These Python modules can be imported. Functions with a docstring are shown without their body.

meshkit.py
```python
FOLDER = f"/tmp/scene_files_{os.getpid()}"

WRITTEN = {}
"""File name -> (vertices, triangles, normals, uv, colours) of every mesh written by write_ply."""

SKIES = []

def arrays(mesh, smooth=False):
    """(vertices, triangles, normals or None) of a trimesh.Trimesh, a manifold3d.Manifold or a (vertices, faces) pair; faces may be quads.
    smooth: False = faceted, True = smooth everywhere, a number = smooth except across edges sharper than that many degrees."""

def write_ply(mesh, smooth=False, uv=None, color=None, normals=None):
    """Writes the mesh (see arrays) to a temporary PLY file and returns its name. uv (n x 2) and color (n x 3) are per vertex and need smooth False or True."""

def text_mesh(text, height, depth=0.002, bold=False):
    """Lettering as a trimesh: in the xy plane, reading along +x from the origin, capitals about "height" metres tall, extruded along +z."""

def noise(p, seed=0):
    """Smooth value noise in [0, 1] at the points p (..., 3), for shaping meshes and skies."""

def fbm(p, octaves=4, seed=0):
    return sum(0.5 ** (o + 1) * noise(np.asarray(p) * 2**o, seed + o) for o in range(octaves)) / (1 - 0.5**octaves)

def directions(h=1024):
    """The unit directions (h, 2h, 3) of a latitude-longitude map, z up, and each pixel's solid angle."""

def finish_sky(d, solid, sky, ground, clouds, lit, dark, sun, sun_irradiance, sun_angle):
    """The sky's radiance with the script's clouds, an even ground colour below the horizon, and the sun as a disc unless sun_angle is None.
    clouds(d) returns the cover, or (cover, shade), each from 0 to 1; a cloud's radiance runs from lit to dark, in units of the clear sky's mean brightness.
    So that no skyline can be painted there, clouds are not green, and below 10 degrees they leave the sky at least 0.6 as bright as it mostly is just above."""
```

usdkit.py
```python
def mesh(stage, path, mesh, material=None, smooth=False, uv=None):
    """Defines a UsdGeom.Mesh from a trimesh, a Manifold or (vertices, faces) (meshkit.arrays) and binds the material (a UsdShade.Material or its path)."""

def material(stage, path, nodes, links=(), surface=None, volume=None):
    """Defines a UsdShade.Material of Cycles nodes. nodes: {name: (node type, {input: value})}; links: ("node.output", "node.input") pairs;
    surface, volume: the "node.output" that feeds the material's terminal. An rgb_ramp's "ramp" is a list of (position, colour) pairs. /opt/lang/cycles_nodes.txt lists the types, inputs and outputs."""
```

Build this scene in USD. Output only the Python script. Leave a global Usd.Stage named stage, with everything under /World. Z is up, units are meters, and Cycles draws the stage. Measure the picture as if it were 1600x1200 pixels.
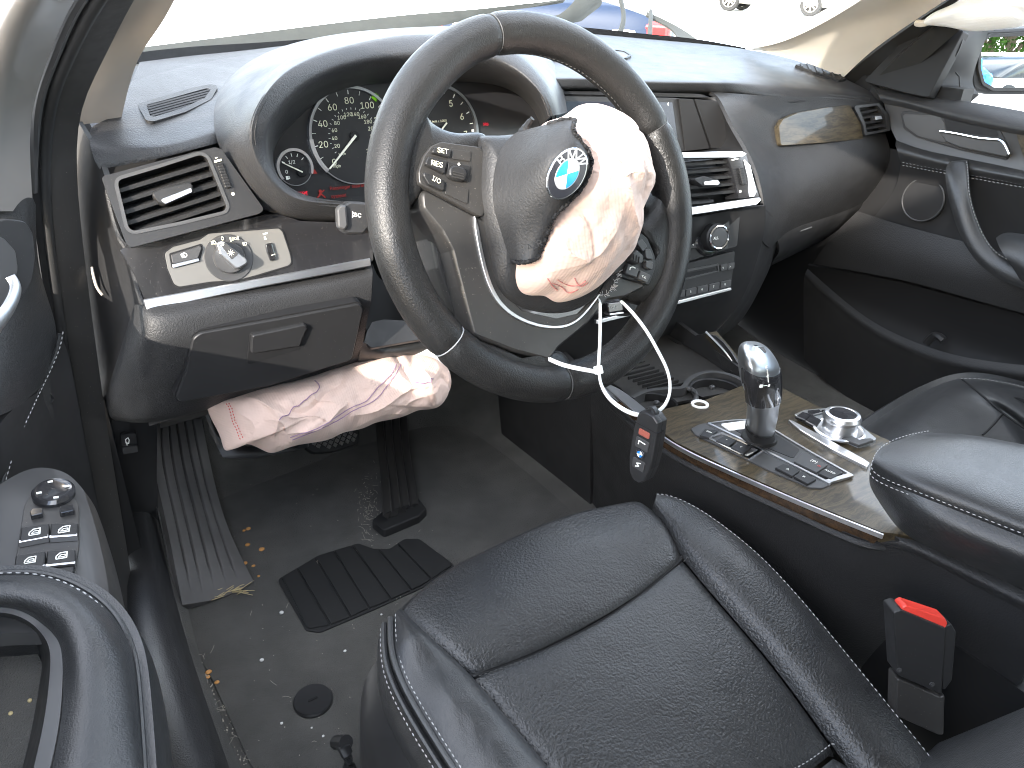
import math, random, numpy as np, trimesh, usdkit, meshkit, shapely
from shapely import affinity
from scipy.interpolate import CubicSpline, PchipInterpolator
from pxr import Usd, UsdGeom, UsdLux, UsdShade, Gf, Sdf
random.seed(7); RNG = np.random.default_rng(7)
stage = Usd.Stage.CreateInMemory()
UsdGeom.SetStageUpAxis(stage, UsdGeom.Tokens.z); UsdGeom.SetStageMetersPerUnit(stage, 1.0)
UsdGeom.Xform.Define(stage, '/World'); UsdGeom.Scope.Define(stage, '/World/Looks')

# ------------------------------------------------------------------ camera
CAM = np.array([-0.4505, -0.5813, 1.2867]); FPX = 1183.45
_y, _p, _r = map(math.radians, (35.687, 28.656, 2.810))
FWD = np.array([math.sin(_y)*math.cos(_p), math.cos(_y)*math.cos(_p), -math.sin(_p)])
RGT = np.array([math.cos(_y), -math.sin(_y), 0.0]); UPV = np.cross(RGT, FWD)
RGT, UPV = math.cos(_r)*RGT + math.sin(_r)*UPV, -math.sin(_r)*RGT + math.cos(_r)*UPV
cam = UsdGeom.Camera.Define(stage, '/World/camera')
M4 = np.eye(4); M4[0, :3] = RGT; M4[1, :3] = UPV; M4[2, :3] = -FWD; M4[3, :3] = CAM
cam.AddTransformOp().Set(Gf.Matrix4d(*M4.ravel().tolist()))
cam.CreateHorizontalApertureAttr(36.0); cam.CreateVerticalApertureAttr(27.0)
cam.CreateFocalLengthAttr(36.0*FPX/1600); cam.CreateClippingRangeAttr(Gf.Vec2f(0.02, 500))
EXPOSURE = 2.9
cam.GetPrim().CreateAttribute('exposure', Sdf.ValueTypeNames.Float).Set(EXPOSURE)

# ------------------------------------------------------------------ sky and sun
SUN = np.array([-1.0, -0.60, 0.44]); SUN /= np.linalg.norm(SUN)      # towards the sun: low on the driver's side
elev, rotn = math.asin(SUN[2]), math.atan2(SUN[0], SUN[1])
dome = UsdLux.DomeLight.Define(stage, '/World/sky')
skym = usdkit.material(stage, '/World/Looks/sky', {
    's': ('sky_texture', {'sky_type': 'single_scattering', 'sun_disc': False, 'sun_elevation': elev, 'sun_rotation': rotn}),
    'g': ('texture_coordinate', {}), 'mp': ('mapping', {'scale': (1.6, 1.6, 4.0)}),
    'n': ('noise_texture', {'scale': 1.7, 'detail': 6, 'roughness': 0.55}),
    'r': ('rgb_ramp', {'ramp': [(0.42, (0, 0, 0)), (0.66, (1, 1, 1))]}),
    'm': ('mix_color', {'b': (10.5, 10.6, 10.9)}),
    'b': ('background_shader', {'strength': 0.15})},
    [('g.generated', 'mp.vector'), ('mp.vector', 'n.vector'), ('n.fac', 'r.fac'), ('r.color', 'm.fac'), ('s.color', 'm.a'), ('m.result', 'b.color')], surface='b.background')
UsdShade.MaterialBindingAPI.Apply(dome.GetPrim()).Bind(skym)
dome.GetPrim().SetCustomDataByKey('kind', 'structure'); dome.GetPrim().SetCustomDataByKey('label', 'daylight sky'); dome.GetPrim().SetCustomDataByKey('category', 'sky')
sun = UsdLux.DistantLight.Define(stage, '/World/sun')
sun.CreateIntensityAttr(0.5); sun.CreateAngleAttr(0.5); sun.CreateNormalizeAttr(True); sun.CreateColorAttr(Gf.Vec3f(1.0, 0.93, 0.84))
zx = SUN; xx = np.cross([0, 0, 1.0], zx); xx /= np.linalg.norm(xx); yx = np.cross(zx, xx)
S4 = np.eye(4); S4[0, :3] = xx; S4[1, :3] = yx; S4[2, :3] = zx
sun.AddTransformOp().Set(Gf.Matrix4d(*S4.ravel().tolist()))

# ------------------------------------------------------------------ helpers: pixels of the photograph to points of the place
def ray(u, v): return FWD + RGT*((u-800)/FPX) - UPV*((v-600)/FPX)
def P(u, v, x=None, y=None, z=None):
    D = ray(u, v)
    t = (x-CAM[0])/D[0] if x is not None else (y-CAM[1])/D[1] if y is not None else (z-CAM[2])/D[2]
    return CAM + D*t
def nrm(v): v = np.asarray(v, float); return v/np.linalg.norm(v)
class Frame:
    """A plane in the place: origin o, normal n; local axes a (right) and b (up)."""
    def __init__(s, o, n, right=(1, 0, 0)):
        s.o = np.asarray(o, float); s.n = nrm(n); a = np.asarray(right, float); s.a = nrm(a - s.n*(a@s.n)); s.b = np.cross(s.n, s.a)
    def at(s, u, v, h=0.0):
        D = ray(u, v); t = s.n@(s.o + s.n*h - CAM)/(s.n@D); d = CAM + D*t - s.o
        return np.array([d@s.a, d@s.b])
    def ats(s, pts, h=0.0): return np.array([s.at(u, v, h) for u, v in pts])
    def w(s, q, h=0.0):
        q = np.atleast_2d(q); h = np.broadcast_to(h, (len(q),))
        return s.o + q[:, :1]*s.a + q[:, 1:2]*s.b + h[:, None]*s.n
    def px(s, u, v, h=0.0): return s.w(s.at(u, v, h), h)[0]
    def mesh(s, m):      # local (x, y, height) mesh to world
        v = np.asarray(m.vertices); return trimesh.Trimesh(s.o + v[:, :1]*s.a + v[:, 1:2]*s.b + v[:, 2:3]*s.n, m.faces, process=False)

def spl(pts, n, closed=False, soft=True):
    pts = np.asarray(pts, float)
    if closed: pts = np.vstack([pts, pts[:1]])
    d = np.r_[0, np.cumsum(np.maximum(np.linalg.norm(np.diff(pts, axis=0), axis=1), 1e-9)**0.5)]; d /= d[-1]
    t = np.linspace(0, 1, n, endpoint=not closed)
    if len(pts) == 2: return pts[0] + t[:, None]*(pts[1]-pts[0])
    if closed: return CubicSpline(d, pts, bc_type='periodic')(t)
    return (CubicSpline(d, pts, bc_type='natural') if soft else PchipInterpolator(d, pts))(t)
def even(pts, n, closed=False):
    """points evenly spaced along a polyline"""
    pts = np.asarray(pts, float)
    if closed: pts = np.vstack([pts, pts[:1]])
    d = np.r_[0, np.cumsum(np.linalg.norm(np.diff(pts, axis=0), axis=1))]
    t = np.linspace(0, d[-1], n, endpoint=not closed)
    return np.stack([np.interp(t, d, c) for c in pts.T], 1)
def gridmesh(G, wrap=False):
    r, c = G.shape[:2]; idx = np.arange(r*c).reshape(r, c)
    if wrap: idx = np.hstack([idx, idx[:, :1]])
    a, b, d, e = idx[:-1, :-1], idx[:-1, 1:], idx[1:, 1:], idx[1:, :-1]
    f = np.vstack([np.stack([a, b, d], -1).reshape(-1, 3), np.stack([a, d, e], -1).reshape(-1, 3)])
    return trimesh.Trimesh(G.reshape(-1, 3), f, process=False)
def lgrid(rows, nu=40, nv=30, soft=True):
    R = np.array([spl(r, nu) for r in rows])
    t = np.r_[0, np.cumsum(np.mean(np.linalg.norm(np.diff(R, axis=0), axis=2), axis=1)**0.6)]; t /= t[-1]
    S = (CubicSpline(t, R, bc_type='natural') if soft and len(rows) > 2 else PchipInterpolator(t, R) if len(rows) > 2 else None)
    q = np.linspace(0, 1, nv)
    return S(q) if S is not None else R[0] + q[:, None, None]*(R[1]-R[0])
def normals(G):
    du = np.gradient(G, axis=1); dv = np.gradient(G, axis=0); n = np.cross(du, dv)
    return n/np.maximum(np.linalg.norm(n, axis=2, keepdims=True), 1e-12)
def slab(G, t, facing=None):
    """A sheet given thickness t behind its visible face (the face nearer to `facing`, by default the camera)."""
    n = normals(G); to = (CAM if facing is None else np.asarray(facing)) - G
    if np.sum(n*to) < 0: G = G[:, ::-1]; n = normals(G)
    B = G - n*t; r, c = G.shape[:2]
    ring = [(0, j) for j in range(c)] + [(i, c-1) for i in range(1, r)] + [(r-1, j) for j in range(c-2, -1, -1)] + [(i, 0) for i in range(r-2, 0, -1)]
    f = gridmesh(G).faces; N = r*c; fs = [f, f[:, ::-1] + N]
    ids = np.array([i*c+j for i, j in ring]); nx = np.roll(ids, -1)
    fs += [np.stack([nx, ids, ids+N], 1), np.stack([nx, ids+N, nx+N], 1)]
    return trimesh.Trimesh(np.vstack([G.reshape(-1, 3), B.reshape(-1, 3)]), np.vstack(fs), process=False)
def sheet(rows, t=0.004, nu=40, nv=30, soft=True, facing=None): return slab(lgrid(rows, nu, nv, soft), t, facing)
def tube(path, r, n=10, closed=False, flat=1.0, up=(0, 0, 1), caps=True):
    """A tube along path; r a number or one per point; flat squeezes it along `up`."""
    p = np.asarray(path, float); m = len(p); r = np.broadcast_to(r, (m,))
    T = np.gradient(p, axis=0) if not closed else np.roll(p, -1, 0) - np.roll(p, 1, 0)
    T /= np.maximum(np.linalg.norm(T, axis=1, keepdims=True), 1e-12); u = np.asarray(up, float)
    A = np.cross(T, u); bad = np.linalg.norm(A, axis=1) < 1e-3
    if bad.any(): A[bad] = np.cross(T[bad], [1, 0.3, 0.2])
    A /= np.linalg.norm(A, axis=1, keepdims=True); B = np.cross(A, T)
    th = np.linspace(0, 2*math.pi, n, endpoint=False)
    G = p[:, None] + r[:, None, None]*(np.cos(th)[None, :, None]*A[:, None] + flat*np.sin(th)[None, :, None]*B[:, None])
    if closed: G = np.concatenate([G, G[:1]])
    g = gridmesh(G, wrap=True); v, f = list(g.vertices), list(g.faces)
    if caps and not closed:
        for k, base in ((0, 0), (m-1, (m-1)*n)):
            v.append(p[k]); c = len(v)-1
            for j in range(n):
                a, b = base+j, base+(j+1) % n; f.append([c, a, b] if k == 0 else [c, b, a])
    o = trimesh.Trimesh(np.array(v), np.array(f)[:, ::-1], process=False)
    if o.volume < 0 and not closed: o.invert()
    return o
def ccw(r):
    r = np.asarray(r, float); x, y = r.T
    return r if np.sum(x*np.roll(y, -1) - y*np.roll(x, -1)) > 0 else r[::-1]
def ring_of(poly): return ccw(np.asarray(poly.exterior.coords)[:-1])
def rpoly(pts, r, q=5):
    g = shapely.Polygon(pts).buffer(0)
    o = g.buffer(-r, quad_segs=q).buffer(2*r, quad_segs=q).buffer(-r, quad_segs=q)
    if o.geom_type != 'Polygon' or o.is_empty: return ring_of(g if g.geom_type == 'Polygon' else max(g.geoms, key=lambda s: s.area))
    return ring_of(o)
def tri(ring):
    from trimesh.creation import triangulate_polygon
    return triangulate_polygon(shapely.Polygon(ring), engine='earcut')
def plate(ring, h0, h1, bevel=0.0006, crown=0.0):
    """Local solid: outline `ring`, from height h0 to h1, its front edge bevelled."""
    ring = ccw(ring); n = len(ring); e = np.roll(ring, -1, 0) - ring; e /= np.maximum(np.linalg.norm(e, axis=1, keepdims=True), 1e-12)
    nn = np.stack([-e[:, 1], e[:, 0]], 1); m = nn + np.roll(nn, 1, 0); m /= np.maximum((m*m).sum(1, keepdims=True), 0.5)/1.0; m = m*1.0
    L, F = [np.c_[ring, np.full(n, h0)]], []
    if bevel > 0:
        L += [np.c_[ring, np.full(n, h1-bevel)], np.c_[ring+m*bevel*0.3, np.full(n, h1-bevel*0.3)], np.c_[ring+m*bevel, np.full(n, h1)]]
    else: L += [np.c_[ring, np.full(n, h1)]]
    k = np.arange(n); k2 = (k+1) % n
    for i in range(len(L)-1): F += [np.stack([i*n+k, i*n+k2, (i+1)*n+k2], 1), np.stack([i*n+k, (i+1)*n+k2, (i+1)*n+k], 1)]
    V = np.vstack(L)
    try:
        tv, tf = tri(L[-1][:, :2]); tv = np.asarray(tv); b = len(V)
        V = np.vstack([V, np.c_[tv[:, :2], np.full(len(tv), h1)], np.c_[tv[:, :2], np.full(len(tv), h0)]]); tf = np.asarray(tf)
        s = np.cross(tv[tf[:, 1], :2]-tv[tf[:, 0], :2], tv[tf[:, 2], :2]-tv[tf[:, 0], :2]).sum()
        if s < 0: tf = tf[:, ::-1]
        F += [tf+b, tf[:, ::-1]+b+len(tv)]
    except Exception: pass
    return trimesh.Trimesh(V, np.vstack(F), process=False)
def extr(poly, h0, h1):
    gs = [g for g in getattr(poly, 'geoms', [poly]) if g.area > 1e-10]
    ms = [trimesh.creation.extrude_polygon(g, h1-h0, engine='earcut') for g in gs]
    m = trimesh.util.concatenate(ms); m.apply_translation([0, 0, h0]); return m
def frame_ring(outer, inner, h0, h1): return extr(shapely.Polygon(outer).difference(shapely.Polygon(inner)), h0, h1)
def circ(c, r, n=40, k=1.0, a0=0, a1=2*math.pi):
    t = np.linspace(a0, a1, n, endpoint=abs(a1-a0-2*math.pi) > 1e-6); return np.c_[c[0]+r*np.cos(t), c[1]+k*r*np.sin(t)]
def lathe(prof, n=40):
    """Local solid of revolution about the height axis from (radius, height) pairs."""
    p = np.asarray(prof, float); t = np.linspace(0, 2*math.pi, n, endpoint=False)
    G = np.stack([p[:, :1]*np.cos(t), p[:, :1]*np.sin(t), np.repeat(p[:, 1:2], n, 1)], -1); m = gridmesh(G, wrap=True); m.invert() if m.volume < 0 else None; return m
def box(c, s, rot=None):
    m = trimesh.creation.box(s); 
    if rot is not None: m.apply_transform(rot)
    m.apply_translation(c); return m
def rbox(size, r, q=3):
    """box with rounded edges, centred"""
    import manifold3d as mf
    s = np.maximum(np.asarray(size)/2 - r, 1e-5); pts = []
    ico = trimesh.creation.icosphere(subdivisions=q-1 if q > 1 else 1, radius=r).vertices
    for i in (-1, 1):
        for j in (-1, 1):
            for k in (-1, 1): pts.append(ico + s*[i, j, k])
    h = trimesh.convex.convex_hull(np.vstack(pts)); return h
def join(ms): return trimesh.util.concatenate([m for m in ms if m is not None])
def moved(m, t): m = m.copy(); m.apply_translation(t); return m
def ribbon(path, w, h0, h1):     # local: a band of width w along a 2-D path
    return extr(shapely.LineString(path).buffer(w/2, cap_style='flat', join_style='round', quad_segs=4), h0, h1)
def text(fr, s, u, v, u2, v2, height, h=0.0, depth=0.0003, bold=False, centre=True):
    """Lettering on a plane, centred at pixel (u, v), reading towards pixel (u2, v2)."""
    m = meshkit.text_mesh(s, height, depth, bold); q = fr.at(u, v, h); d = fr.at(u2, v2, h) - q; an = math.atan2(d[1], d[0])
    lo, hi = m.bounds; m.apply_translation([-(lo[0]+hi[0])/2 if centre else 0, -height/2, 0])
    m.apply_transform(trimesh.transformations.rotation_matrix(an, [0, 0, 1])); m.apply_translation([q[0], q[1], h]); return fr.mesh(m)
def puff(fr, outline, h0, H, rings=26, n=120, power=2.2, bump=None, back=0.01, centre=None, drop=None):
    """A stuffed bag: outline in the local plane, swelling to H above h0."""
    o = spl(outline, n, closed=True); c = o.mean(0) if centre is None else np.asarray(centre)
    s = np.linspace(0, 1, rings)**0.8
    V = [];
    for k in s:
        q = c + k*(o-c); z = np.full(n, h0 + H*max(1-k**power, 0)**0.6)
        if bump is not None: z = z + bump(q, k)
        if drop is not None: z = z + drop(q)
        V.append(np.c_[q, z])
    for k in (0.93, 0.6, 0.0):
        q = c + k*(o-c); z = np.full(n, h0-back)
        if drop is not None: z = z + drop(q)
        V.append(np.c_[q, z])
    m = gridmesh(np.array(V), wrap=True)
    return fr.mesh(m)
def stitches(path, length=0.0035, gap=0.002, r=0.0005, lift=None):
    p = np.asarray(path, float); L = np.linalg.norm(np.diff(p, axis=0), axis=1).sum(); n = max(2, int(L/(length+gap))); q = even(p, 2*n+1); out = []
    for i in range(n):
        a, b = q[2*i], q[2*i] + (q[2*i+1]-q[2*i])*1.15; T = nrm(b-a); A = nrm(np.cross(T, [0.3, 0.2, 1])); B = np.cross(T, A)
        ends = [a, a+(b-a)*.5, b]; rs = [r*.5, r, r*.5]
        V = np.array([e + k*(math.cos(t)*A+math.sin(t)*B) for e, k in zip(ends, rs) for t in (0.6, 2.2, 3.7, 5.3)]).reshape(3, 4, 3)
        out.append(gridmesh(V, wrap=True))
    return join(out)

def grid_frame(G, u, v, lift=0.0):
    vv = G.reshape(-1, 3); d = vv-CAM; zz = d@FWD; k = np.argmin((800+FPX*(d@RGT)/zz-u)**2 + (600-FPX*(d@UPV)/zz-v)**2); n = normals(G).reshape(-1, 3)[k]
    n = n if n@(CAM-vv[k]) > 0 else -n; return Frame(vv[k]+n*lift, n)
# ------------------------------------------------------------------ helpers: prims
USED = {}; LOC = {}
def fresh(path):
    k = USED.get(path, 0); USED[path] = k+1
    return path if k == 0 else f'{path}_{k:03d}'
def tag(prim, **kw):
    for k, v in kw.items():
        if v: prim.SetCustomDataByKey(k, v)
def thing(name, label, cat, loc=(0, 0, 0), group=None, kind=None):
    path = fresh('/World/'+name); x = UsdGeom.Xform.Define(stage, path); x.AddTranslateOp().Set(Gf.Vec3d(*map(float, loc)))
    LOC[path] = np.asarray(loc, float); tag(x.GetPrim(), label=label, category=cat, group=group, kind=kind); return path
def part(name, mesh, m, parent, smooth=35, label=None, kind=None):
    path = fresh(parent+'/'+name); me = mesh.copy() if hasattr(mesh, 'copy') else mesh; me.vertices = np.asarray(me.vertices) - LOC[parent]
    pr = usdkit.mesh(stage, path, me, MAT[m], smooth=smooth).GetPrim(); LOC[path] = LOC[parent]; tag(pr, label=label, kind=kind)
    UsdGeom.Mesh(pr).CreateSubdivisionSchemeAttr('none'); return path
def solo(name, mesh, m, label, cat=None, group=None, kind=None, smooth=35):
    path = fresh('/World/'+name); pr = usdkit.mesh(stage, path, mesh, MAT[m], smooth=smooth).GetPrim(); LOC[path] = np.zeros(3)
    UsdGeom.Mesh(pr).CreateSubdivisionSchemeAttr('none'); tag(pr, label=label, category=cat, group=group, kind=kind); return path

# ------------------------------------------------------------------ materials
MAT = {}
def mat(name, color, rough=0.5, metal=0.0, spec=0.5, bump=None, vary=0.0, coat=0.0, emit=None, dust=0.0, sheen=0.0, aniso=0.0, roughvary=0.0, sss=0.0):
    nodes = {'g': ('geometry', {}), 'p': ('principled_bsdf', {'base_color': color, 'roughness': rough, 'metallic': metal, 'specular_ior_level': spec, 'coat_weight': coat, 'sheen_weight': sheen, 'subsurface_weight': sss})}
    links = []
    src = None
    if vary:
        nodes['vn'] = ('noise_texture', {'scale': 14.0, 'detail': 5, 'roughness': 0.65})
        lo = tuple(c*(1-vary) for c in color); hi = tuple(min(c*(1+vary), 1) for c in color)
        nodes['vr'] = ('rgb_ramp', {'ramp': [(0.3, lo), (0.7, hi)]}); links += [('g.position', 'vn.vector'), ('vn.fac', 'vr.fac')]; src = 'vr.color'
    if dust:
        nodes['dn'] = ('noise_texture', {'scale': 520.0, 'detail': 3, 'roughness': 0.7}); nodes['dr'] = ('rgb_ramp', {'ramp': [(0.66, (0, 0, 0)), (0.74, (dust, dust, dust))]})
        nodes['dl'] = ('noise_texture', {'scale': 9.0, 'detail': 3}); nodes['dq'] = ('math', {'math_type': 'multiply'}); nodes['dm'] = ('mix_color', {'a': color, 'b': (0.42, 0.38, 0.33)})
        links += [('g.position', 'dn.vector'), ('dn.fac', 'dr.fac'), ('g.position', 'dl.vector'), ('dr.color', 'dq.value1'), ('dl.fac', 'dq.value2'), ('dq.value', 'dm.fac')]
        if src: links.append((src, 'dm.a'))
        src = 'dm.result'
    if src: links.append((src, 'p.base_color'))
    if roughvary:
        nodes['rn'] = ('noise_texture', {'scale': 22.0, 'detail': 6, 'roughness': 0.7}); nodes['rr'] = ('map_range', {'from_min': 0.3, 'from_max': 0.7, 'to_min': max(rough-roughvary, 0.02), 'to_max': rough+roughvary})
        links += [('g.position', 'rn.vector'), ('rn.fac', 'rr.value'), ('rr.result', 'p.roughness')]
    if bump:
        kind, scale, strength, dist = bump
        if kind == 'grain':
            nodes['bw'] = ('noise_texture', {'scale': scale*0.5, 'detail': 2}); nodes['bm'] = ('vector_math', {'math_type': 'multiply_add', 'vector2': (0.004,)*3})
            nodes['b0'] = ('voronoi_texture', {'feature': 'smooth_f1', 'scale': scale, 'smoothness': 0.4, 'detail': 1}); hs = 'b0.distance'
            links += [('g.position', 'bw.vector'), ('bw.color', 'bm.vector1'), ('g.position', 'bm.vector3'), ('bm.vector', 'b0.vector')]
        elif kind == 'weave':
            nodes['b0'] = ('wave_texture', {'wave_type': 'bands', 'bands_direction': 'x', 'scale': scale, 'distortion': 0.4}); nodes['b1'] = ('wave_texture', {'wave_type': 'bands', 'bands_direction': 'z', 'scale': scale, 'distortion': 0.4})
            nodes['b2'] = ('math', {'math_type': 'add'}); links += [('g.position', 'b0.vector'), ('g.position', 'b1.vector'), ('b0.fac', 'b2.value1'), ('b1.fac', 'b2.value2')]; hs = 'b2.value'
        else:
            nodes['b0'] = ('noise_texture', {'scale': scale, 'detail': 5, 'roughness': 0.65}); hs = 'b0.fac'; links.append(('g.position', 'b0.vector'))
        nodes['bp'] = ('bump', {'strength': strength, 'distance': dist, 'invert': kind == 'grain'}); links += [(hs, 'bp.height'), ('bp.normal', 'p.normal')]
    if emit: nodes['p'][1].update(emission_color=emit[0], emission_strength=emit[1])
    MAT[name] = usdkit.material(stage, '/World/Looks/'+name, nodes, links, surface='p.BSDF')

mat('soft_black', (0.016, 0.016, 0.0165), 0.50, spec=0.38, bump=('grain', 520, 0.35, 0.0012), vary=0.12, roughvary=0.06)
mat('pad_black', (0.018, 0.018, 0.019), 0.46, spec=0.5, bump=('grain', 520, 0.35, 0.0012), vary=0.12, roughvary=0.05)
mat('hard_black', (0.013, 0.013, 0.0135), 0.45, spec=0.38, bump=('noise', 900, 0.12, 0.0006), roughvary=0.08, dust=0.25)
mat('hard_dusty', (0.023, 0.022, 0.021), 0.42, bump=('noise', 900, 0.12, 0.0006), roughvary=0.10, dust=0.9)
mat('recess_black', (0.010, 0.010, 0.0105), 0.6, spec=0.25)
mat('flat_black', (0.006, 0.006, 0.006), 0.95, spec=0.0)
mat('gloss_black', (0.012, 0.012, 0.013), 0.07, coat=0.6, dust=0.55)
mat('screen_black', (0.010, 0.011, 0.016), 0.12, dust=0.2)
mat('dial_black', (0.010, 0.010, 0.011), 0.38, dust=0.3)
mat('leather_seat', (0.0125, 0.0128, 0.0132), 0.37, bump=('grain', 350, 0.45, 0.0012), vary=0.10, roughvary=0.07)
mat('leather_smooth', (0.013, 0.0134, 0.014), 0.36, bump=('grain', 600, 0.22, 0.0010), vary=0.10, roughvary=0.06)
mat('leather_wheel', (0.010, 0.0097, 0.0094), 0.38, spec=0.36, bump=('grain', 620, 0.30, 0.0010), vary=0.15, roughvary=0.10, dust=0.25)
mat('leather_flap', (0.017, 0.017, 0.0175), 0.50, spec=0.36, bump=('grain', 420, 0.25, 0.0012), vary=0.10, roughvary=0.06)
mat('thread', (0.33, 0.33, 0.33), 0.7)
mat('thread_dark', (0.05, 0.05, 0.05), 0.6)
mat('thread_red', (0.50, 0.06, 0.06), 0.7)
mat('thread_mauve', (0.25, 0.16, 0.24), 0.7)
mat('carpet', (0.080, 0.077, 0.070), 0.95, spec=0.1, bump=('noise', 700, 0.8, 0.003), vary=0.25, sheen=0.15, dust=0.35)
mat('carpet_mat', (0.074, 0.071, 0.064), 0.95, spec=0.1, bump=('noise', 800, 0.8, 0.003), vary=0.25, sheen=0.12, dust=0.5)
mat('rubber', (0.016, 0.016, 0.016), 0.6, spec=0.3, bump=('noise', 500, 0.2, 0.001), dust=0.4)
mat('rubber_grey', (0.092, 0.088, 0.085), 0.62, bump=('noise', 600, 0.15, 0.001), vary=0.15, dust=0.5)
mat('chrome', (0.80, 0.80, 0.80), 0.10, metal=1.0)
mat('satin', (0.62, 0.62, 0.63), 0.30, metal=1.0)
mat('grey_metal', (0.36, 0.37, 0.38), 0.34, metal=1.0)
mat('warm_grey', (0.105, 0.102, 0.095), 0.48, vary=0.05)
mat('dark_grey', (0.036, 0.036, 0.0365), 0.45)
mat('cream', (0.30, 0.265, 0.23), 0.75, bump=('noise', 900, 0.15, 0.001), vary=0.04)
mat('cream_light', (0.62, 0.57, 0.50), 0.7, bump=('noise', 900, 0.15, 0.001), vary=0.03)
mat('body_paint', (0.20, 0.19, 0.18), 0.22, coat=0.8, metal=0.25)
mat('white_paint', (0.80, 0.80, 0.80), 0.25, coat=0.7)
mat('white_plastic', (0.78, 0.78, 0.76), 0.38)
mat('white_cloth', (0.80, 0.79, 0.77), 0.75, bump=('weave', 130, 0.15, 0.001))
mat('airbag', (0.60, 0.44, 0.37), 0.75, bump=('weave', 95, 0.16, 0.0012), vary=0.05, sheen=0.1)
mat('airbag_blood', (0.52, 0.20, 0.18), 0.75)
mat('white_ink', (0.75, 0.75, 0.70), 0.6)
mat('dial_ink', (0.75, 0.74, 0.55), 0.6)
mat('needle', (0.80, 0.78, 0.66), 0.4)
mat('red_plastic', (0.62, 0.045, 0.030), 0.35)
mat('orange_red', (0.26, 0.07, 0.05), 0.4)
mat('blue_enamel', (0.015, 0.17, 0.50), 0.12, coat=0.5)
mat('white_enamel', (0.75, 0.77, 0.78), 0.12, coat=0.5)
mat('black_enamel', (0.015, 0.016, 0.02), 0.10, coat=0.5)
mat('red_lamp', (0.1, 0.0, 0.0), 0.5, emit=((1.0, 0.03, 0.04), 0.2))
mat('red_dim', (0.1, 0.0, 0.0), 0.5, emit=((1.0, 0.05, 0.03), 0.022))
mat('green_lamp', (0.05, 0.1, 0.0), 0.5, emit=((0.30, 0.95, 0.0), 0.055))
mat('red_bright', (0.1, 0.0, 0.0), 0.5, emit=((1.0, 0.02, 0.06), 0.10))
mat('pebble', (0.50, 0.24, 0.07), 0.55, vary=0.3)
mat('pebble_white', (0.62, 0.60, 0.58), 0.6)
mat('straw', (0.42, 0.34, 0.18), 0.8)
mat('crumb', (0.40, 0.36, 0.30), 0.8)
mat('concrete', (0.50, 0.49, 0.465), 0.9, bump=('noise', 40, 0.4, 0.01), vary=0.08)
mat('blue_paint', (0.014, 0.026, 0.056), 0.5, spec=0.3)
mat('silver_paint', (0.50, 0.49, 0.46), 0.28, metal=0.6, coat=0.6)
mat('tail_red', (0.55, 0.03, 0.03), 0.15, coat=0.8)
mat('dark_glass', (0.012, 0.014, 0.016), 0.06)
mat('tyre', (0.02, 0.02, 0.02), 0.8)
mat('hood_liner', (0.032, 0.033, 0.027), 0.8, vary=0.2)
mat('bark', (0.10, 0.075, 0.05), 0.9)
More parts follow.
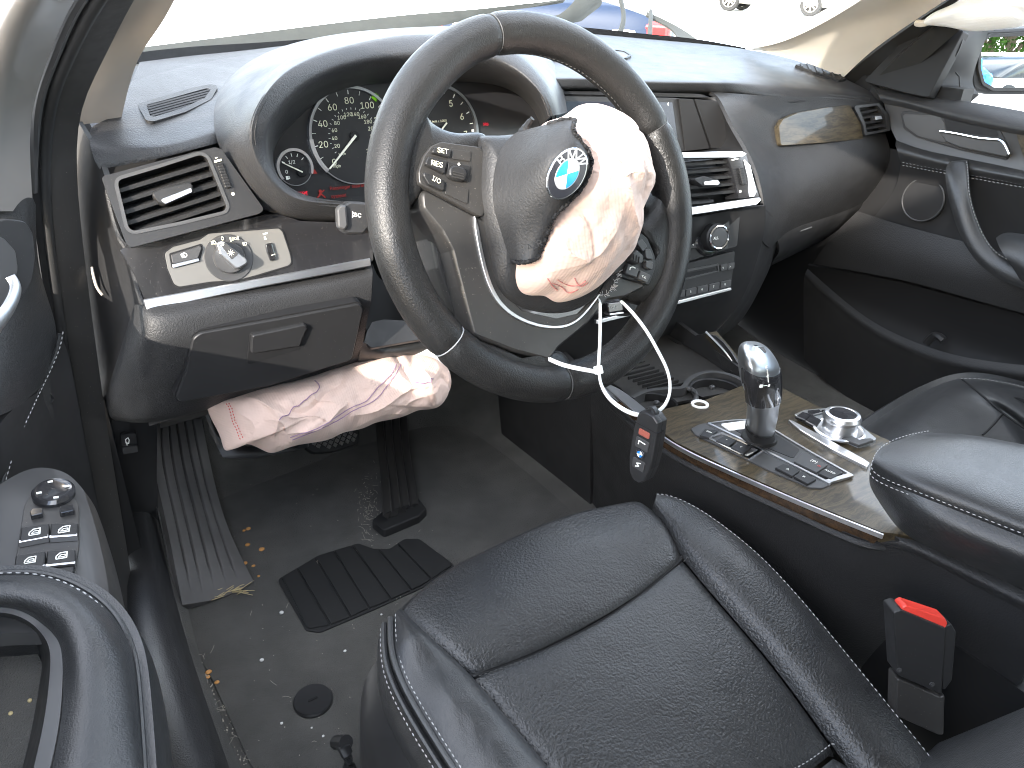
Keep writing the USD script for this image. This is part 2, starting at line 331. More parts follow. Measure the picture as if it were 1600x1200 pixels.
# woods
def wood(name, dark, light, scale, rough, axis='y', sheen=0.0):
    MAT[name] = usdkit.material(stage, '/World/Looks/'+name, {
        'g': ('geometry', {}), 'mp': ('mapping', {'scale': (1.0, 0.16, 1.0) if axis == 'y' else (0.10, 1.0, 1.0)}),
        'd': ('noise_texture', {'scale': 34.0, 'detail': 4, 'roughness': 0.6}), 'a': ('vector_math', {'math_type': 'multiply_add', 'vector2': (0.0, 0.014, 0.006)}),
        'w': ('noise_texture', {'scale': scale, 'detail': 6, 'roughness': 0.62, 'distortion': 0.6}),
        'f': ('noise_texture', {'scale': scale*6, 'detail': 3, 'roughness': 0.7}), 'mx': ('mix_float', {'fac': 0.3}),
        'r': ('rgb_ramp', {'ramp': [(0.36, dark), (0.47, tuple((a+b)/2*0.8 for a, b in zip(dark, light))), (0.56, light), (0.66, tuple(c*0.55 for c in light))]}),
        'p': ('principled_bsdf', {'roughness': rough, 'coat_weight': 0.45, 'coat_roughness': 0.05, 'specular_ior_level': 0.3})},
        [('g.position', 'd.vector'), ('d.color', 'a.vector1'), ('g.position', 'a.vector3'), ('a.vector', 'mp.vector'), ('mp.vector', 'w.vector'), ('mp.vector', 'f.vector'), ('w.fac', 'mx.a'), ('f.fac', 'mx.b'), ('mx.result', 'r.fac'), ('r.color', 'p.base_color')], surface='p.BSDF')
wood('wood', (0.008, 0.0065, 0.004), (0.052, 0.040, 0.023), 230.0, 0.35, axis='x')
wood('wood_dark', (0.008, 0.006, 0.005), (0.050, 0.028, 0.014), 170.0, 0.3, axis='x')
def pane(name, tint=(1, 1, 1), ior=1.45, rough=0.0):
    MAT[name] = usdkit.material(stage, '/World/Looks/'+name, {'t': ('transparent_bsdf', {'color': tint}), 'gl': ('glossy_bsdf', {'roughness': rough, 'color': (1, 1, 1)}), 'fr': ('fresnel', {'IOR': ior}), 'm': ('mix_closure', {})},
        [('fr.fac', 'm.fac'), ('t.BSDF', 'm.closure1'), ('gl.BSDF', 'm.closure2')], surface='m.closure')
pane('glass', (0.95, 0.97, 0.96), 1.22); pane('tinted_glass', (0.45, 0.48, 0.46)); pane('clear_cover', (0.93, 0.93, 0.93), 1.35, 0.02)
MAT['mirror'] = usdkit.material(stage, '/World/Looks/mirror', {'gl': ('glossy_bsdf', {'roughness': 0.0, 'color': (0.85, 0.88, 0.87)})}, surface='gl.BSDF')
MAT['leaf'] = usdkit.material(stage, '/World/Looks/leaf', {'o': ('geometry', {}), 'r': ('rgb_ramp', {'ramp': [(0.0, (0.03, 0.07, 0.015)), (0.6, (0.075, 0.13, 0.03)), (1.0, (0.14, 0.17, 0.035))]}), 'd': ('diffuse_bsdf', {}), 't': ('translucent_bsdf', {}), 'm': ('mix_closure', {'fac': 0.35})},
    [('o.random_per_island', 'r.fac'), ('r.color', 'd.color'), ('r.color', 't.color'), ('d.BSDF', 'm.closure1'), ('t.BSDF', 'm.closure2')], surface='m.closure')

# ================================================================== the ground and the car's shell
def px3(rows): return [[P(u, v, y=y) for u, v, y in r] for r in rows]
def pxx(rows): return [[P(u, v, x=x) for u, v, x in r] for r in rows]
def pxz(rows): return [[P(u, v, z=z) for u, v, z in r] for r in rows]
g = trimesh.Trimesh(np.array([[-160, -120, .2], [200, -120, .2], [200, 240, .2], [-160, 240, .2]], float), [[0, 1, 2], [0, 2, 3]], process=False)
solo('ground', g, 'concrete', 'pale sunlit concrete yard around the car', 'ground', kind='structure', smooth=False)

body = thing('cabin_shell', 'car shell with cream pillars, roof lining and windscreen around the cabin', 'car body', (0.375, 0.3, 0))
XC = 0.375
def mirror_x(a): a = np.array(a, float); a[..., 0] = 2*XC - a[..., 0]; return a
# windscreen: base follows the rear edge of the dashboard, top meets the roof
base = [P(222, 97, y=.60), P(380, 79, y=.73), P(600, 58, y=.82), P(860, 52, y=.86), P(1000, 58, y=.84), P(1165, 76, y=.66), P(1330, 118, y=.44)]
bx = np.array([-0.33, -0.1, 0.12, 0.375, 0.63, 0.85, 1.08]); by = np.array([.46, .70, .80, .84, .80, .70, .46])
tx = np.array([-0.24, -0.05, 0.16, 0.375, 0.59, 0.80, 0.99]); ty = np.array([-0.30, -.20, -.15, -.13, -.15, -.20, -.30])
gl = lgrid([np.c_[bx, by, np.full(7, 1.135)], np.c_[(bx+tx)/2, (by+ty)/2, np.full(7, 1.385)], np.c_[tx, ty, np.full(7, 1.58)]], 30, 14)
part('windscreen', gridmesh(gl), 'glass', body, smooth=True)
bb0 = [(214, 98, .605), (300, 88, .665), (380, 80, .715), (440, 73, .745), (520, 65, .785), (600, 59, .815), (700, 56, .835), (860, 51, .845), (1000, 61, .835), (1080, 68, .775), (1165, 78, .635)]
part('scuttle_strip', sheet(px3([bb0, [(u, v-d, y+.012) for (u, v, y), d in zip(bb0, (16, 15, 12, 9, 7, 6, 8, 11, 9, 8, 3))]]), .004, 60, 4), 'flat_black', body)
rg = lgrid([np.c_[tx, ty-.005, np.full(7, 1.575)], np.c_[tx, ty-.25, np.full(7, 1.61)], np.c_[tx, ty-1.2, np.full(7, 1.62)], np.c_[tx, ty-1.95, np.full(7, 1.55)]], 24, 20)
part('roof_lining', slab(rg, .04, facing=(.375, -.6, 1.0)), 'cream_light', body, smooth=True)
for s in (0, 1):
    f = (lambda a: a) if s == 0 else mirror_x
    rail = [(-0.245, -.18, 1.565), (-.235, -.9, 1.60), (-.25, -1.6, 1.58), (-.30, -2.1, 1.50)]
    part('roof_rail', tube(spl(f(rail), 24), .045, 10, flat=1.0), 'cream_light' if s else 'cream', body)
    bp = f([(-.40, -.80, .35), (-.43, -.78, .95), (-.35, -.74, 1.3), (-.26, -.72, 1.58)])
    part('door_pillar', tube(spl(bp, 16), [.07]*16, 12, flat=.6, up=(1, 0, 0)), 'cream', body)
# side of the rear cabin: door lining below the glass, tinted panes above, and the tail
for s in (0, 1):
    f = (lambda a: a) if s == 0 else mirror_x
    part('rear_side_panel', slab(lgrid([f([(-.50, -.75, .30), (-.50, -1.9, .30)]), f([(-.50, -.75, 1.02), (-.50, -1.9, 1.05)])], 6, 6), .05, facing=(.375, -1.2, .8)), 'soft_black', body)
    part('rear_side_glass', gridmesh(lgrid([f([(-.49, -.80, 1.02), (-.49, -1.9, 1.05)]), f([(-.27, -.76, 1.57), (-.31, -1.9, 1.53)])], 6, 6)), 'tinted_glass', body)
part('tail_panel', box((.375, -2.0, .68), (1.7, .06, .76)), 'soft_black', body)
part('rear_window', gridmesh(lgrid([[(-.45, -2.05, 1.06), (1.2, -2.05, 1.06)], [(-.28, -2.0, 1.53), (1.03, -2.0, 1.53)]], 4, 4)), 'tinted_glass', body)
# windscreen pillars inside, driver's side then passenger's side
lp = px3([[(188, 192, .42), (213, 100, .36), (250, 40, .28), (285, -25, .20), (330, -120, .06)],
          [(150, 192, .405), (178, 100, .35), (215, 20, .26), (250, -40, .18), (300, -130, .04)],
          [(120, 196, .395), (150, 100, .345), (185, 20, .25), (212, -40, .17), (262, -130, .03)]])
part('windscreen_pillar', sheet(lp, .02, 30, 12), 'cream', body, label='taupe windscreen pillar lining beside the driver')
rp = px3([[(1165, 77, .60), (1230, 62, .46), (1310, 22, .34), (1375, -20, .24), (1460, -80, .10)],
          [(1230, 88, .50), (1300, 60, .40), (1370, 22, .32), (1440, -18, .22), (1530, -80, .08)],
          [(1318, 121, .42), (1360, 82, .37), (1425, 35, .29), (1490, -8, .2), (1580, -72, .06)]])
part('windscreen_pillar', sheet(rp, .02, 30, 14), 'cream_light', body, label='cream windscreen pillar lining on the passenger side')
sl = px3([[(1318, 121, .425), (1362, 85, .372), (1428, 37, .292), (1494, -7, .2), (1584, -70, .06)], [(1345, 143, .42), (1392, 96, .36), (1448, 50, .285), (1512, 5, .2), (1600, -60, .06)]])
part('pillar_seal', sheet(sl, .012, 30, 6), 'rubber', body)
# front edge of the driver's door opening: dark flange, rubber seals and painted outer pillar
def strip(name, L, R, m, t=.012, label=None): part(name, slab(lgrid([L, R], 40, 5), t), m, body, label=label)
def pxd(pts): return [P(u, v, y=y) for u, v, y in pts]
e0 = pxd([(248, -60, .10), (205, 8, .17), (158, 100, .27), (124, 190, .34), (122, 300, .36), (138, 450, .36), (158, 600, .36), (176, 720, .37), (205, 900, .36), (226, 1060, .20), (242, 1210, .10)])
e1 = pxd([(196, -60, .08), (146, 8, .15), (100, 100, .25), (76, 180, .32), (70, 300, .34), (86, 450, .34), (108, 600, .34), (132, 720, .35), (165, 900, .34), (196, 1060, .19), (214, 1210, .09)])
e2 = pxd([(168, -60, .07), (118, 8, .14), (82, 90, .23), (56, 180, .31), (50, 300, .33), (68, 450, .33), (92, 600, .33), (118, 720, .34), (150, 900, .33), (184, 1060, .18), (204, 1210, .08)])
e3 = pxd([(150, -60, .04), (100, 8, .11), (68, 90, .20), (44, 180, .28), (44, 240, .30), (46, 300, .31)])
e4 = pxd([(-30, -60, .02), (-60, 8, .08), (-90, 90, .16), (-110, 180, .24), (-115, 240, .26), (-115, 300, .28)])
strip('door_flange', e0, e1, 'hard_dusty', .02)
part('door_seal', tube(spl(e1, 60), .006, 8), 'rubber', body)
strip('flange_gap', e1, e2, 'recess_black')
part('door_seal', tube(spl(e2[:5], 40), .005, 8), 'dark_grey', body)
op = [[P(*a[:2], y=a[2]) for a in r] for r in (
    [(160, -60, .045), (112, 8, .115), (76, 90, .205), (50, 180, .285), (47, 240, .305), (52, 330, .315)],
    [(128, -60, .02), (80, 8, .09), (40, 90, .18), (14, 180, .26), (8, 240, .28), (10, 330, .29)],
    [(100, -60, .0), (50, 8, .07), (10, 90, .16), (-14, 180, .24), (-25, 240, .26), (-30, 330, .27)],
    [(40, -60, .02), (-10, 8, .09), (-50, 90, .18), (-80, 180, .26), (-90, 240, .28), (-95, 330, .29)])]
part('outer_pillar', sheet(op, .02, 40, 16), 'body_paint', body, label='beige painted outer windscreen pillar')

# the bonnet of the same car, bent up by the crash: white panels and the dull underside edge
bon = thing('crumpled_bonnet', 'crumpled white bonnet buckled upwards beyond the windscreen', 'car bonnet', (0.375, 1.4, 0.9))
bl = [[P(180, 78, y=1.05), P(420, 48, y=1.15), P(640, 22, y=1.25), P(760, 12, y=1.3), P(890, -4, y=1.4)],
      [P(150, -20, y=1.35), P(400, -50, y=1.45), P(640, -70, y=1.55), P(760, -80, y=1.6), P(900, -90, y=1.7)],
      [P(100, -120, y=1.7), P(400, -150, y=1.8), P(640, -170, y=1.9), P(760, -180, y=2.0), P(900, -190, y=2.0)]]
part('bonnet_panel', sheet(bl, .006, 30, 12), 'white_paint', bon, smooth=True)
bu = [[P(180, 79, y=1.049), P(420, 49, y=1.149), P(640, 23, y=1.249), P(760, 13, y=1.299), P(884, -3, y=1.399)],
      [P(180, 106, y=1.00), P(420, 88, y=1.10), P(640, 52, y=1.22), P(700, 38, y=1.26), P(880, 0, y=1.385)]]
part('underside_edge', sheet(bu, .008, 30, 6), 'hood_liner', bon)
br = [[P(938, -2, y=1.45), P(1000, 18, y=1.35), P(1060, 45, y=1.25), P(1098, 70, y=1.15), P(1250, 108, y=1.0)],
      [P(980, -40, y=1.6), P(1100, -30, y=1.55), P(1120, 0, y=1.5), P(1135, 25, y=1.45), P(1300, 60, y=1.3)]]
br[1] = [P(985, -45, y=1.6), P(1060, -22, y=1.55), P(1100, 10, y=1.45), P(1128, 50, y=1.3), P(1160, 80, y=1.15)]
part('bonnet_panel', sheet(br, .006, 30, 8), 'white_paint', bon, smooth=True)
bf = [[P(1010, 18, y=1.34), P(1060, 42, y=1.245), P(1096, 68, y=1.145), P(1100, 74, y=1.14)], [P(1010, 24, y=1.33), P(1050, 46, y=1.235), P(1062, 66, y=1.14), P(1068, 74, y=1.13)]]
part('torn_edge', sheet(bf, .006, 16, 6), 'hood_liner', bon)
for n, pts, w in (('hinge_arm', [(822, 40, 1.2), (880, 28, 1.25), (908, 12, 1.3), (935, -6, 1.35)], [.010, .012, .034, .030]), ('hanging_strap', [(968, -6, 1.3), (974, 20, 1.25), (972, 42, 1.2), (962, 64, 1.14)], [.012]*4), ('stay', [(1017, 22, 1.3), (1016, 45, 1.2), (1014, 68, 1.12)], [.016]*3)):
    part(n, tube(spl(pxd(pts), 16), np.interp(np.linspace(0, 1, 16), np.linspace(0, 1, len(w)), w), 8, flat=.4, up=(0, 1, 0)), 'hood_liner', bon)

# ================================================================== floor
fl = [[(-.42, -.75, .475), (-.1, -.75, .47), (.14, -.75, .47), (.28, -.75, .52)], [(-.42, .2, .468), (-.1, .2, .458), (.2, .2, .458), (.30, .2, .50)],
      [(-.40, .50, .47), (-.1, .50, .46), (.2, .5, .462), (.32, .5, .52)], [(-.40, .66, .56), (-.1, .66, .54), (.2, .66, .54), (.34, .66, .60)], [(-.40, .84, .80), (-.1, .84, .78), (.2, .84, .78), (.36, .84, .80)]]
solo('carpet', slab(lgrid(fl, 40, 60, soft=False), .01), 'carpet', 'dark worn carpet on the driver side floor', 'carpet', kind='structure', smooth=60)
fp = [[(.46, -.75, .52), (.6, -.75, .47), (1.10, -.75, .47)], [(.46, .3, .52), (.6, .3, .46), (1.10, .3, .46)], [(.46, .60, .56), (.6, .60, .50), (1.10, .60, .50)], [(.46, .86, .80), (.6, .86, .80), (1.10, .86, .80)]]
solo('carpet', slab(lgrid(fp, 24, 40, soft=False), .01), 'carpet', 'shaded carpet on the passenger side floor', 'carpet', kind='structure', smooth=60)
fw = box((.36, .90, .76), (1.5, .04, .66)); solo('firewall', fw, 'recess_black', 'dark bulkhead behind the footwells', 'bulkhead', kind='structure')
part('side_lining', box((1.135, .48, .72), (.03, .86, .72)), 'recess_black', body)
part('side_lining', box((1.14, .34, 1.06), (.04, .30, .13)), 'recess_black', body)
part('side_lining', box((-.405, .68, .78), (.03, .58, .70)), 'recess_black', body)
# sill trim along the door opening
sill = thing('door_sill', 'scuffed black plastic sill trim under the driver door opening', 'sill', (-.38, .1, .45))
sa = [[(-.345, .62, .60), (-.362, .40, .51), (-.376, .20, .50), (-.382, -.05, .50), (-.385, -.4, .50)], [(-.36, .62, .63), (-.378, .40, .54), (-.392, .20, .53), (-.398, -.05, .53), (-.40, -.4, .53)],
      [(-.385, .62, .63), (-.40, .40, .54), (-.415, .20, .53), (-.42, -.05, .53), (-.425, -.4, .53)], [(-.42, .62, .60), (-.44, .40, .50), (-.455, .20, .48), (-.46, -.05, .48), (-.465, -.4, .48)]]
part('sill_cover', slab(lgrid(sa, 40, 14), .02), 'soft_black', sill)
part('inner_ledge', slab(lgrid([sa[0], [(-.33, .62, .48), (-.345, .40, .47), (-.362, .20, .466), (-.368, -.05, .466), (-.37, -.4, .466)]], 40, 6), .02), 'carpet_mat', sill)
kp = [[P(140, 560, y=.42), P(200, 640, y=.42), P(240, 640, y=.44)], [P(172, 660, y=.42), P(205, 660, y=.42), P(245, 660, y=.44)], [P(186, 740, y=.44), P(212, 740, y=.44), P(245, 745, y=.46)], [P(205, 830, y=.46), P(222, 830, y=.46), P(250, 850, y=.47)]]
part('kick_panel', sheet(kp, .01, 20, 20), 'hard_black', sill)
FK = Frame(P(203, 690, y=.415), (-.1, -1, .15))
part('bonnet_release', FK.mesh(plate(rpoly(FK.ats([(188, 678), (213, 675), (216, 703), (190, 708)]), .003), -.01, .004, .001)), 'recess_black', sill)
part('release_lever', FK.mesh(plate(rpoly(FK.ats([(191, 695), (214, 692), (216, 702), (191, 706)]), .002), .004, .010, .001)), 'hard_black', sill)
part('release_symbol', join([FK.mesh(ribbon(FK.ats([(200, 684), (196, 687), (197, 692), (201, 693), (202, 688), (200, 684)], .005), .0012, .0045, .005)), FK.mesh(ribbon(FK.ats([(198, 693), (199, 697)], .005), .0012, .0045, .0052))]), 'white_ink', sill)

# floor mat with its ribbed heel pad and fastener
ZM = .470
FM = Frame((0, .2, ZM), (0, 0, 1), (1, 0, 0))
mat_t = thing('floor_mat', 'black carpet floor mat with ribbed rubber heel pad and round fastener', 'floor mat', (-.1, .2, ZM))
mo = FM.ats([(270, 935), (330, 660), (450, 680), (560, 700), (735, 640), (950, 785), (760, 1000), (560, 1215), (400, 1215), (330, 1060), (285, 985)])
part('mat_carpet', FM.mesh(plate(rpoly(mo, .03), -.006, .003, .002)), 'carpet_mat', mat_t)
hp = FM.ats([(433, 906), (497, 868), (560, 849), (585, 858), (608, 858), (632, 842), (655, 842), (712, 884), (660, 918), (585, 952), (500, 988), (478, 985)], .005)
hring = rpoly(hp, .008); part('heel_pad', FM.mesh(plate(hring, .003, .0055, .001)), 'rubber', mat_t)
hpoly = shapely.Polygon(hring).buffer(-.003)
ribs = [[(438, 900), (480, 985)], [(463, 888), (516, 978)], [(492, 872), (548, 966)], [(520, 860), (577, 952)], [(548, 850), (612, 940)], [(585, 852), (644, 925)], [(620, 850), (675, 908)], [(655, 842), (715, 890)]]
for i in range(7):
    q = FM.ats([ribs[i][0], ribs[i+1][0], ribs[i+1][1], ribs[i][1]], .006); c = q.mean(0)
    s = shapely.Polygon(q).buffer(-.0016).intersection(hpoly)
    if s.geom_type == 'Polygon' and s.area > 1e-5: part('rib', FM.mesh(plate(ring_of(s), .0055, .0085, .0012)), 'rubber', mat_t)
fc = FM.at(489, 1095, .005); part('fastener', FM.mesh(moved(lathe([(0, .003), (.024, .003), (.0245, .006), (.023, .0085), (.019, .0080), (0, .0078)], 40), (fc[0], fc[1], 0))), 'hard_black', mat_t)
part('fastener_slot', FM.mesh(plate(rpoly(np.array([[-.006, -.0015], [.006, -.0015], [.006, .0015], [-.006, .0015]])+fc, .0008), .0078, .0092, .0005)), 'recess_black', mat_t)

# pedals and foot rest
rest = thing('foot_rest', 'grey ribbed rubber foot rest at the left of the footwell', 'foot rest', (-.28, .45, .47))
ra = [[P(240, 655, y=.66), P(262, 655, y=.66), P(288, 655, y=.66), P(315, 655, y=.66)], [P(240, 720, y=.555), P(268, 720, y=.555), P(300, 720, y=.555), P(330, 730, y=.555)], [P(256, 800, y=.445), P(285, 800, y=.445), P(320, 800, y=.445), P(352, 812, y=.445)], [P(285, 945, y=.302), P(318, 940, y=.302), P(360, 928, y=.305), P(396, 908, y=.310)]]
RG = lgrid(ra, 151, 40)
nz = normals(RG); nz *= np.sign(np.sum(nz*(CAM-RG)))
sg = np.linspace(0, 1, 151)
groove = sum(np.exp(-((sg-c)/.013)**2) for c in (.17, .33, .49, .65, .81))
fade = np.clip((np.linspace(1, 0, 40)-.06)/.1, 0, 1)
RG2 = RG - nz*(groove[None, :, None]*fade[:, None, None]*.007)
part('rest_pad', slab(RG2, .02), 'rubber_grey', rest, smooth=50)
part('rest_side', sheet([[P(232, 770, y=.50), P(256, 800, y=.49)], [P(236, 870, y=.42), P(262, 850, y=.44)], [P(245, 905, y=.40), P(268, 900, y=.38)]], .012, 8, 14), 'hard_black', rest)
acc = thing('accelerator_pedal', 'dusty black ribbed accelerator pedal hinged at the floor', 'pedal', (0, .36, .47))
aa = [[P(585, 640, y=.56), P(608, 640, y=.56), P(636, 640, y=.56)], [P(590, 700, y=.475), P(612, 700, y=.475), P(640, 700, y=.475)], [P(596, 760, y=.395), P(620, 756, y=.395), P(648, 752, y=.395)], [P(598, 806, y=.325), P(625, 798, y=.33), P(655, 788, y=.335)]]
AG = lgrid(aa, 49, 30); na = normals(AG); na *= np.sign(np.sum(na*(CAM-AG))); s2 = np.linspace(0, 1, 49)
AG = AG - na*(sum(np.exp(-((s2-c)/.03)**2) for c in (.25, .5, .75))[None, :, None]*.0035) + na*(.008*np.sin(math.pi*s2)**.5)[None, :, None]
part('pedal_pad', slab(AG, .012), 'hard_dusty', acc, smooth=50)
fo = Frame((0, .33, ZM), (0, 0, 1)); part('pedal_hinge', fo.mesh(plate(rpoly(fo.ats([(580, 818), (600, 802), (655, 783), (667, 800), (655, 812), (600, 835)], .01), .006), .002, .018, .005)), 'rubber', acc)
part('pedal_arm', tube([P(612, 780, y=.37), P(610, 700, y=.51), P(605, 620, y=.62)], .012, 8), 'recess_black', acc)
brk = thing('brake_pedal', 'worn brake pedal pad with diamond tread half hidden under the knee airbag', 'pedal', (-.1, .5, .6))
FB = Frame(P(520, 690, y=.50), (0.05, -.75, .66))
bo = rpoly(FB.ats([(478, 700), (490, 708), (520, 706), (560, 694), (562, 672), (540, 660), (480, 672)]), .006)
part('pedal_pad', FB.mesh(plate(bo, -.012, 0, .003)), 'rubber', brk)
bp_ = shapely.Polygon(bo).buffer(-.003); cc = np.asarray(bp_.centroid.coords)[0]
for i in range(-5, 6):
    for j in range(-3, 4):
        c = cc + np.array([(i+(j % 2)*.5)*.0115, j*.0065]); d = shapely.Polygon(c+np.array([[.0045, 0], [0, .0045], [-.0045, 0], [0, -.0045]]))
        if bp_.contains(d): part('tread_stud', FB.mesh(plate(ring_of(d), 0, .0022, .0006)), 'rubber_grey', brk)
part('pedal_arm', tube([FB.w([[0, 0]], -.012)[0], FB.w([[0.0, .03]], -.03)[0], P(540, 600, y=.70)], .012, 8), 'recess_black', brk)

# ================================================================== dashboard
dash = thing('dashboard', 'black padded dashboard with dials, air vents, light switch and centre controls', 'dashboard', (0.375, .4, 1.0))
core = trimesh.creation.extrude_polygon(shapely.Polygon([(.44, .84), (.40, .95), (.44, 1.08), (.60, 1.12), (.84, 1.125), (.86, .66), (.66, .70)]), 1.40, engine='earcut')
cv = np.asarray(core.vertices); core.vertices = np.c_[cv[:, 2]-.325, cv[:, 0], cv[:, 1]]
part('inner_body', core, 'recess_black', dash)
pad = px3([
 [(218, 97, .60), (300, 87, .66), (380, 79, .71), (440, 72, .74), (520, 64, .78), (600, 58, .81), (700, 55, .83), (860, 50, .84), (1000, 60, .83), (1080, 67, .77), (1165, 77, .63), (1240, 93, .53), (1318, 122, .42), (1372, 150, .36)],
 [(204, 130, .51), (290, 125, .54), (375, 118, .57), (440, 110, .59), (520, 100, .62), (600, 90, .64), (700, 85, .67), (860, 72, .70), (1000, 78, .69), (1090, 86, .65), (1175, 95, .55), (1250, 110, .47), (1325, 130, .40), (1374, 152, .357)],
 [(180, 178, .42), (270, 178, .43), (350, 165, .44), (430, 145, .47), (520, 130, .50), (600, 120, .52), (700, 110, .55), (860, 104, .53), (1000, 108, .51), (1090, 112, .48), (1185, 117, .44), (1265, 128, .41), (1335, 142, .375), (1378, 155, .352)],
 [(140, 205, .385), (250, 212, .375), (335, 193, .385), (420, 175, .41), (520, 160, .44), (600, 148, .46), (700, 140, .47), (865, 124, .43), (1000, 128, .415), (1100, 130, .40), (1190, 133, .385), (1278, 140, .37), (1345, 148, .358), (1382, 158, .348)],
 [(142, 232, .358), (248, 230, .348), (335, 208, .36), (420, 190, .39), (520, 175, .42), (600, 165, .44), (700, 155, .45), (865, 136, .43), (1000, 140, .42), (1108, 142, .405), (1196, 148, .372), (1285, 152, .355), (1348, 157, .345), (1386, 163, .340)],
 [(156, 264, .350), (250, 247, .342), (338, 224, .352), (420, 210, .40), (520, 200, .46), (600, 190, .5), (700, 180, .52), (865, 144, .50), (1000, 148, .50), (1112, 150, .48), (1200, 158, .372), (1290, 158, .355), (1350, 162, .345), (1388, 168, .340)]])
part('dashboard_pad', sheet(pad, .012, 150, 60, soft=False), 'pad_black', dash, smooth=60)
# demister outlets at both ends of the pad
def slatbox(fr, ring, n, m_slat, parent, depth=.02, dirn=None, thick=.0022, name='slat', tilt=.0, top=.001):
    """slats across the opening, clipped to its outline, each a part"""
    pg = shapely.Polygon(ring); (x0, y0, x1, y1) = pg.bounds; d = np.array(dirn if dirn is not None else (1.0, 0.0)); d = d/np.linalg.norm(d); e = np.array([-d[1], d[0]])
    c = np.array([(x0+x1)/2, (y0+y1)/2]); pr = (np.asarray(ring)-c)@e; lo, hi = pr.min(), pr.max()
    for i in range(n):
        k = lo + (hi-lo)*(i+.8)/(n+.6)
        ln = shapely.LineString([c+e*k-d*.5, c+e*k+d*.5]).intersection(pg)
        if ln.is_empty or ln.length < .004: continue
        q = np.asarray(max(getattr(ln, 'geoms', [ln]), key=lambda s: s.length).coords)
        p0, p1 = q[0], q[-1]; V = []
        for p in (p0, p1):
            V += [np.r_[p + e*(-thick), top-.001], np.r_[p + e*thick*.2, top], np.r_[p+e*(thick+tilt), top-depth], np.r_[p+e*(-thick*.6+tilt), top-depth]]
        b = trimesh.Trimesh(np.array(V), [[0, 1, 5], [0, 5, 4], [1, 2, 6], [1, 6, 5], [2, 3, 7], [2, 7, 6], [3, 0, 4], [3, 4, 7], [0, 2, 1], [0, 3, 2], [4, 5, 6], [4, 6, 7]], process=False)
        b.fix_normals(); part(name, fr.mesh(b), m_slat, parent, smooth=False)
PADG = lgrid(pad, 150, 60, False)
FD = grid_frame(PADG, 278, 162)
do = rpoly(FD.ats([(214, 166), (240, 158), (300, 140), (336, 133), (340, 140), (330, 158), (290, 178), (236, 194), (228, 190)]), .006)
di = rpoly(FD.ats([(229, 167), (255, 160), (300, 147), (326, 140), (329, 143), (320, 156), (285, 172), (240, 186), (235, 184)]), .003)
dm = part('demister_outlet', FD.mesh(frame_ring(do, di, -.008, .0025)), 'soft_black', dash)
part('outlet_recess', FD.mesh(plate(di, -.02, .0006, 0)), 'recess_black', dm)
slatbox(FD, di, 5, 'hard_black', dm, depth=.004, dirn=FD.at(326, 141)-FD.at(232, 166), thick=.0016, top=.0030)
FD2 = grid_frame(PADG, 1288, 117, -.002)
do2 = rpoly(FD2.ats([(1240, 105), (1262, 104), (1296, 116), (1322, 127), (1310, 129), (1270, 117)]), .003)
dm2 = part('demister_outlet', FD2.mesh(plate(do2, -.004, .006, .001)), 'recess_black', dash)
slatbox(FD2, do2, 6, 'soft_black', dm2, depth=.005, dirn=FD2.at(1290, 125)-FD2.at(1280, 105), thick=.003, top=.0085)
FSP = grid_frame(PADG, 925, 77, -.002)
sr = rpoly(FSP.ats([(840, 66), (905, 70), (975, 73), (985, 80), (978, 84), (900, 84), (840, 84)], .012), .012)
part('top_speaker_cover', FSP.mesh(plate(sr, -.004, .004, .001)), 'dark_grey', dash)
part('top_speaker_rim', FSP.mesh(frame_ring(rpoly(shapely.Polygon(sr).buffer(.004).exterior.coords[:-1], .003), sr, -.004, .0055)), 'soft_black', dash)

# instrument hood: outer skin, padded lip and inner funnel down to the dials
hood = px3([
 [(600, 352, .30), (520, 348, .29), (462, 342, .285), (405, 322, .29), (362, 268, .31), (338, 215, .35), (345, 140, .48), (405, 88, .60), (500, 58, .68), (640, 43, .72), (770, 47, .70), (840, 76, .62), (890, 130, .52), (900, 170, .50)],
 [(600, 340, .262), (515, 336, .258), (455, 327, .255), (412, 300, .256), (378, 250, .265), (368, 195, .29), (390, 130, .37), (440, 86, .46), (520, 62, .52), (640, 45, .56), (765, 52, .54), (828, 82, .47), (868, 135, .38), (878, 178, .36)],
 [(600, 322, .245), (515, 318, .240), (458, 308, .238), (424, 282, .236), (398, 240, .235), (394, 195, .235), (420, 140, .25), (470, 98, .28), (545, 70, .31), (640, 54, .33), (758, 62, .33), (815, 90, .30), (855, 138, .26), (868, 180, .25)],
 [(600, 318, .25), (518, 314, .248), (466, 302, .246), (434, 278, .244), (414, 240, .242), (414, 200, .24), (438, 158, .25), (486, 120, .27), (555, 95, .29), (640, 84, .30), (750, 86, .30), (806, 108, .28), (846, 148, .25), (860, 182, .245)],
 [(600, 318, .30), (520, 316, .30), (470, 306, .30), (436, 280, .30), (420, 244, .30), (424, 210, .30), (450, 172, .31), (500, 138, .32), (570, 118, .33), (650, 110, .33), (740, 112, .33), (800, 128, .32), (838, 160, .31), (852, 190, .30)],
 [(600, 322, .372), (525, 320, .372), (478, 310, .372), (440, 282, .372), (428, 250, .372), (434, 222, .372), (460, 190, .372), (510, 150, .372), (575, 132, .372), (650, 128, .372), (735, 128, .372), (795, 140, .372), (832, 170, .372), (845, 200, .372)]])
part('instrument_hood', sheet(hood, .004, 120, 70, soft=False), 'pad_black', dash, smooth=70)
seam = px3([[(338, 140, .47), (348, 120, .50), (358, 100, .56), (385, 80, .68)]])[0]
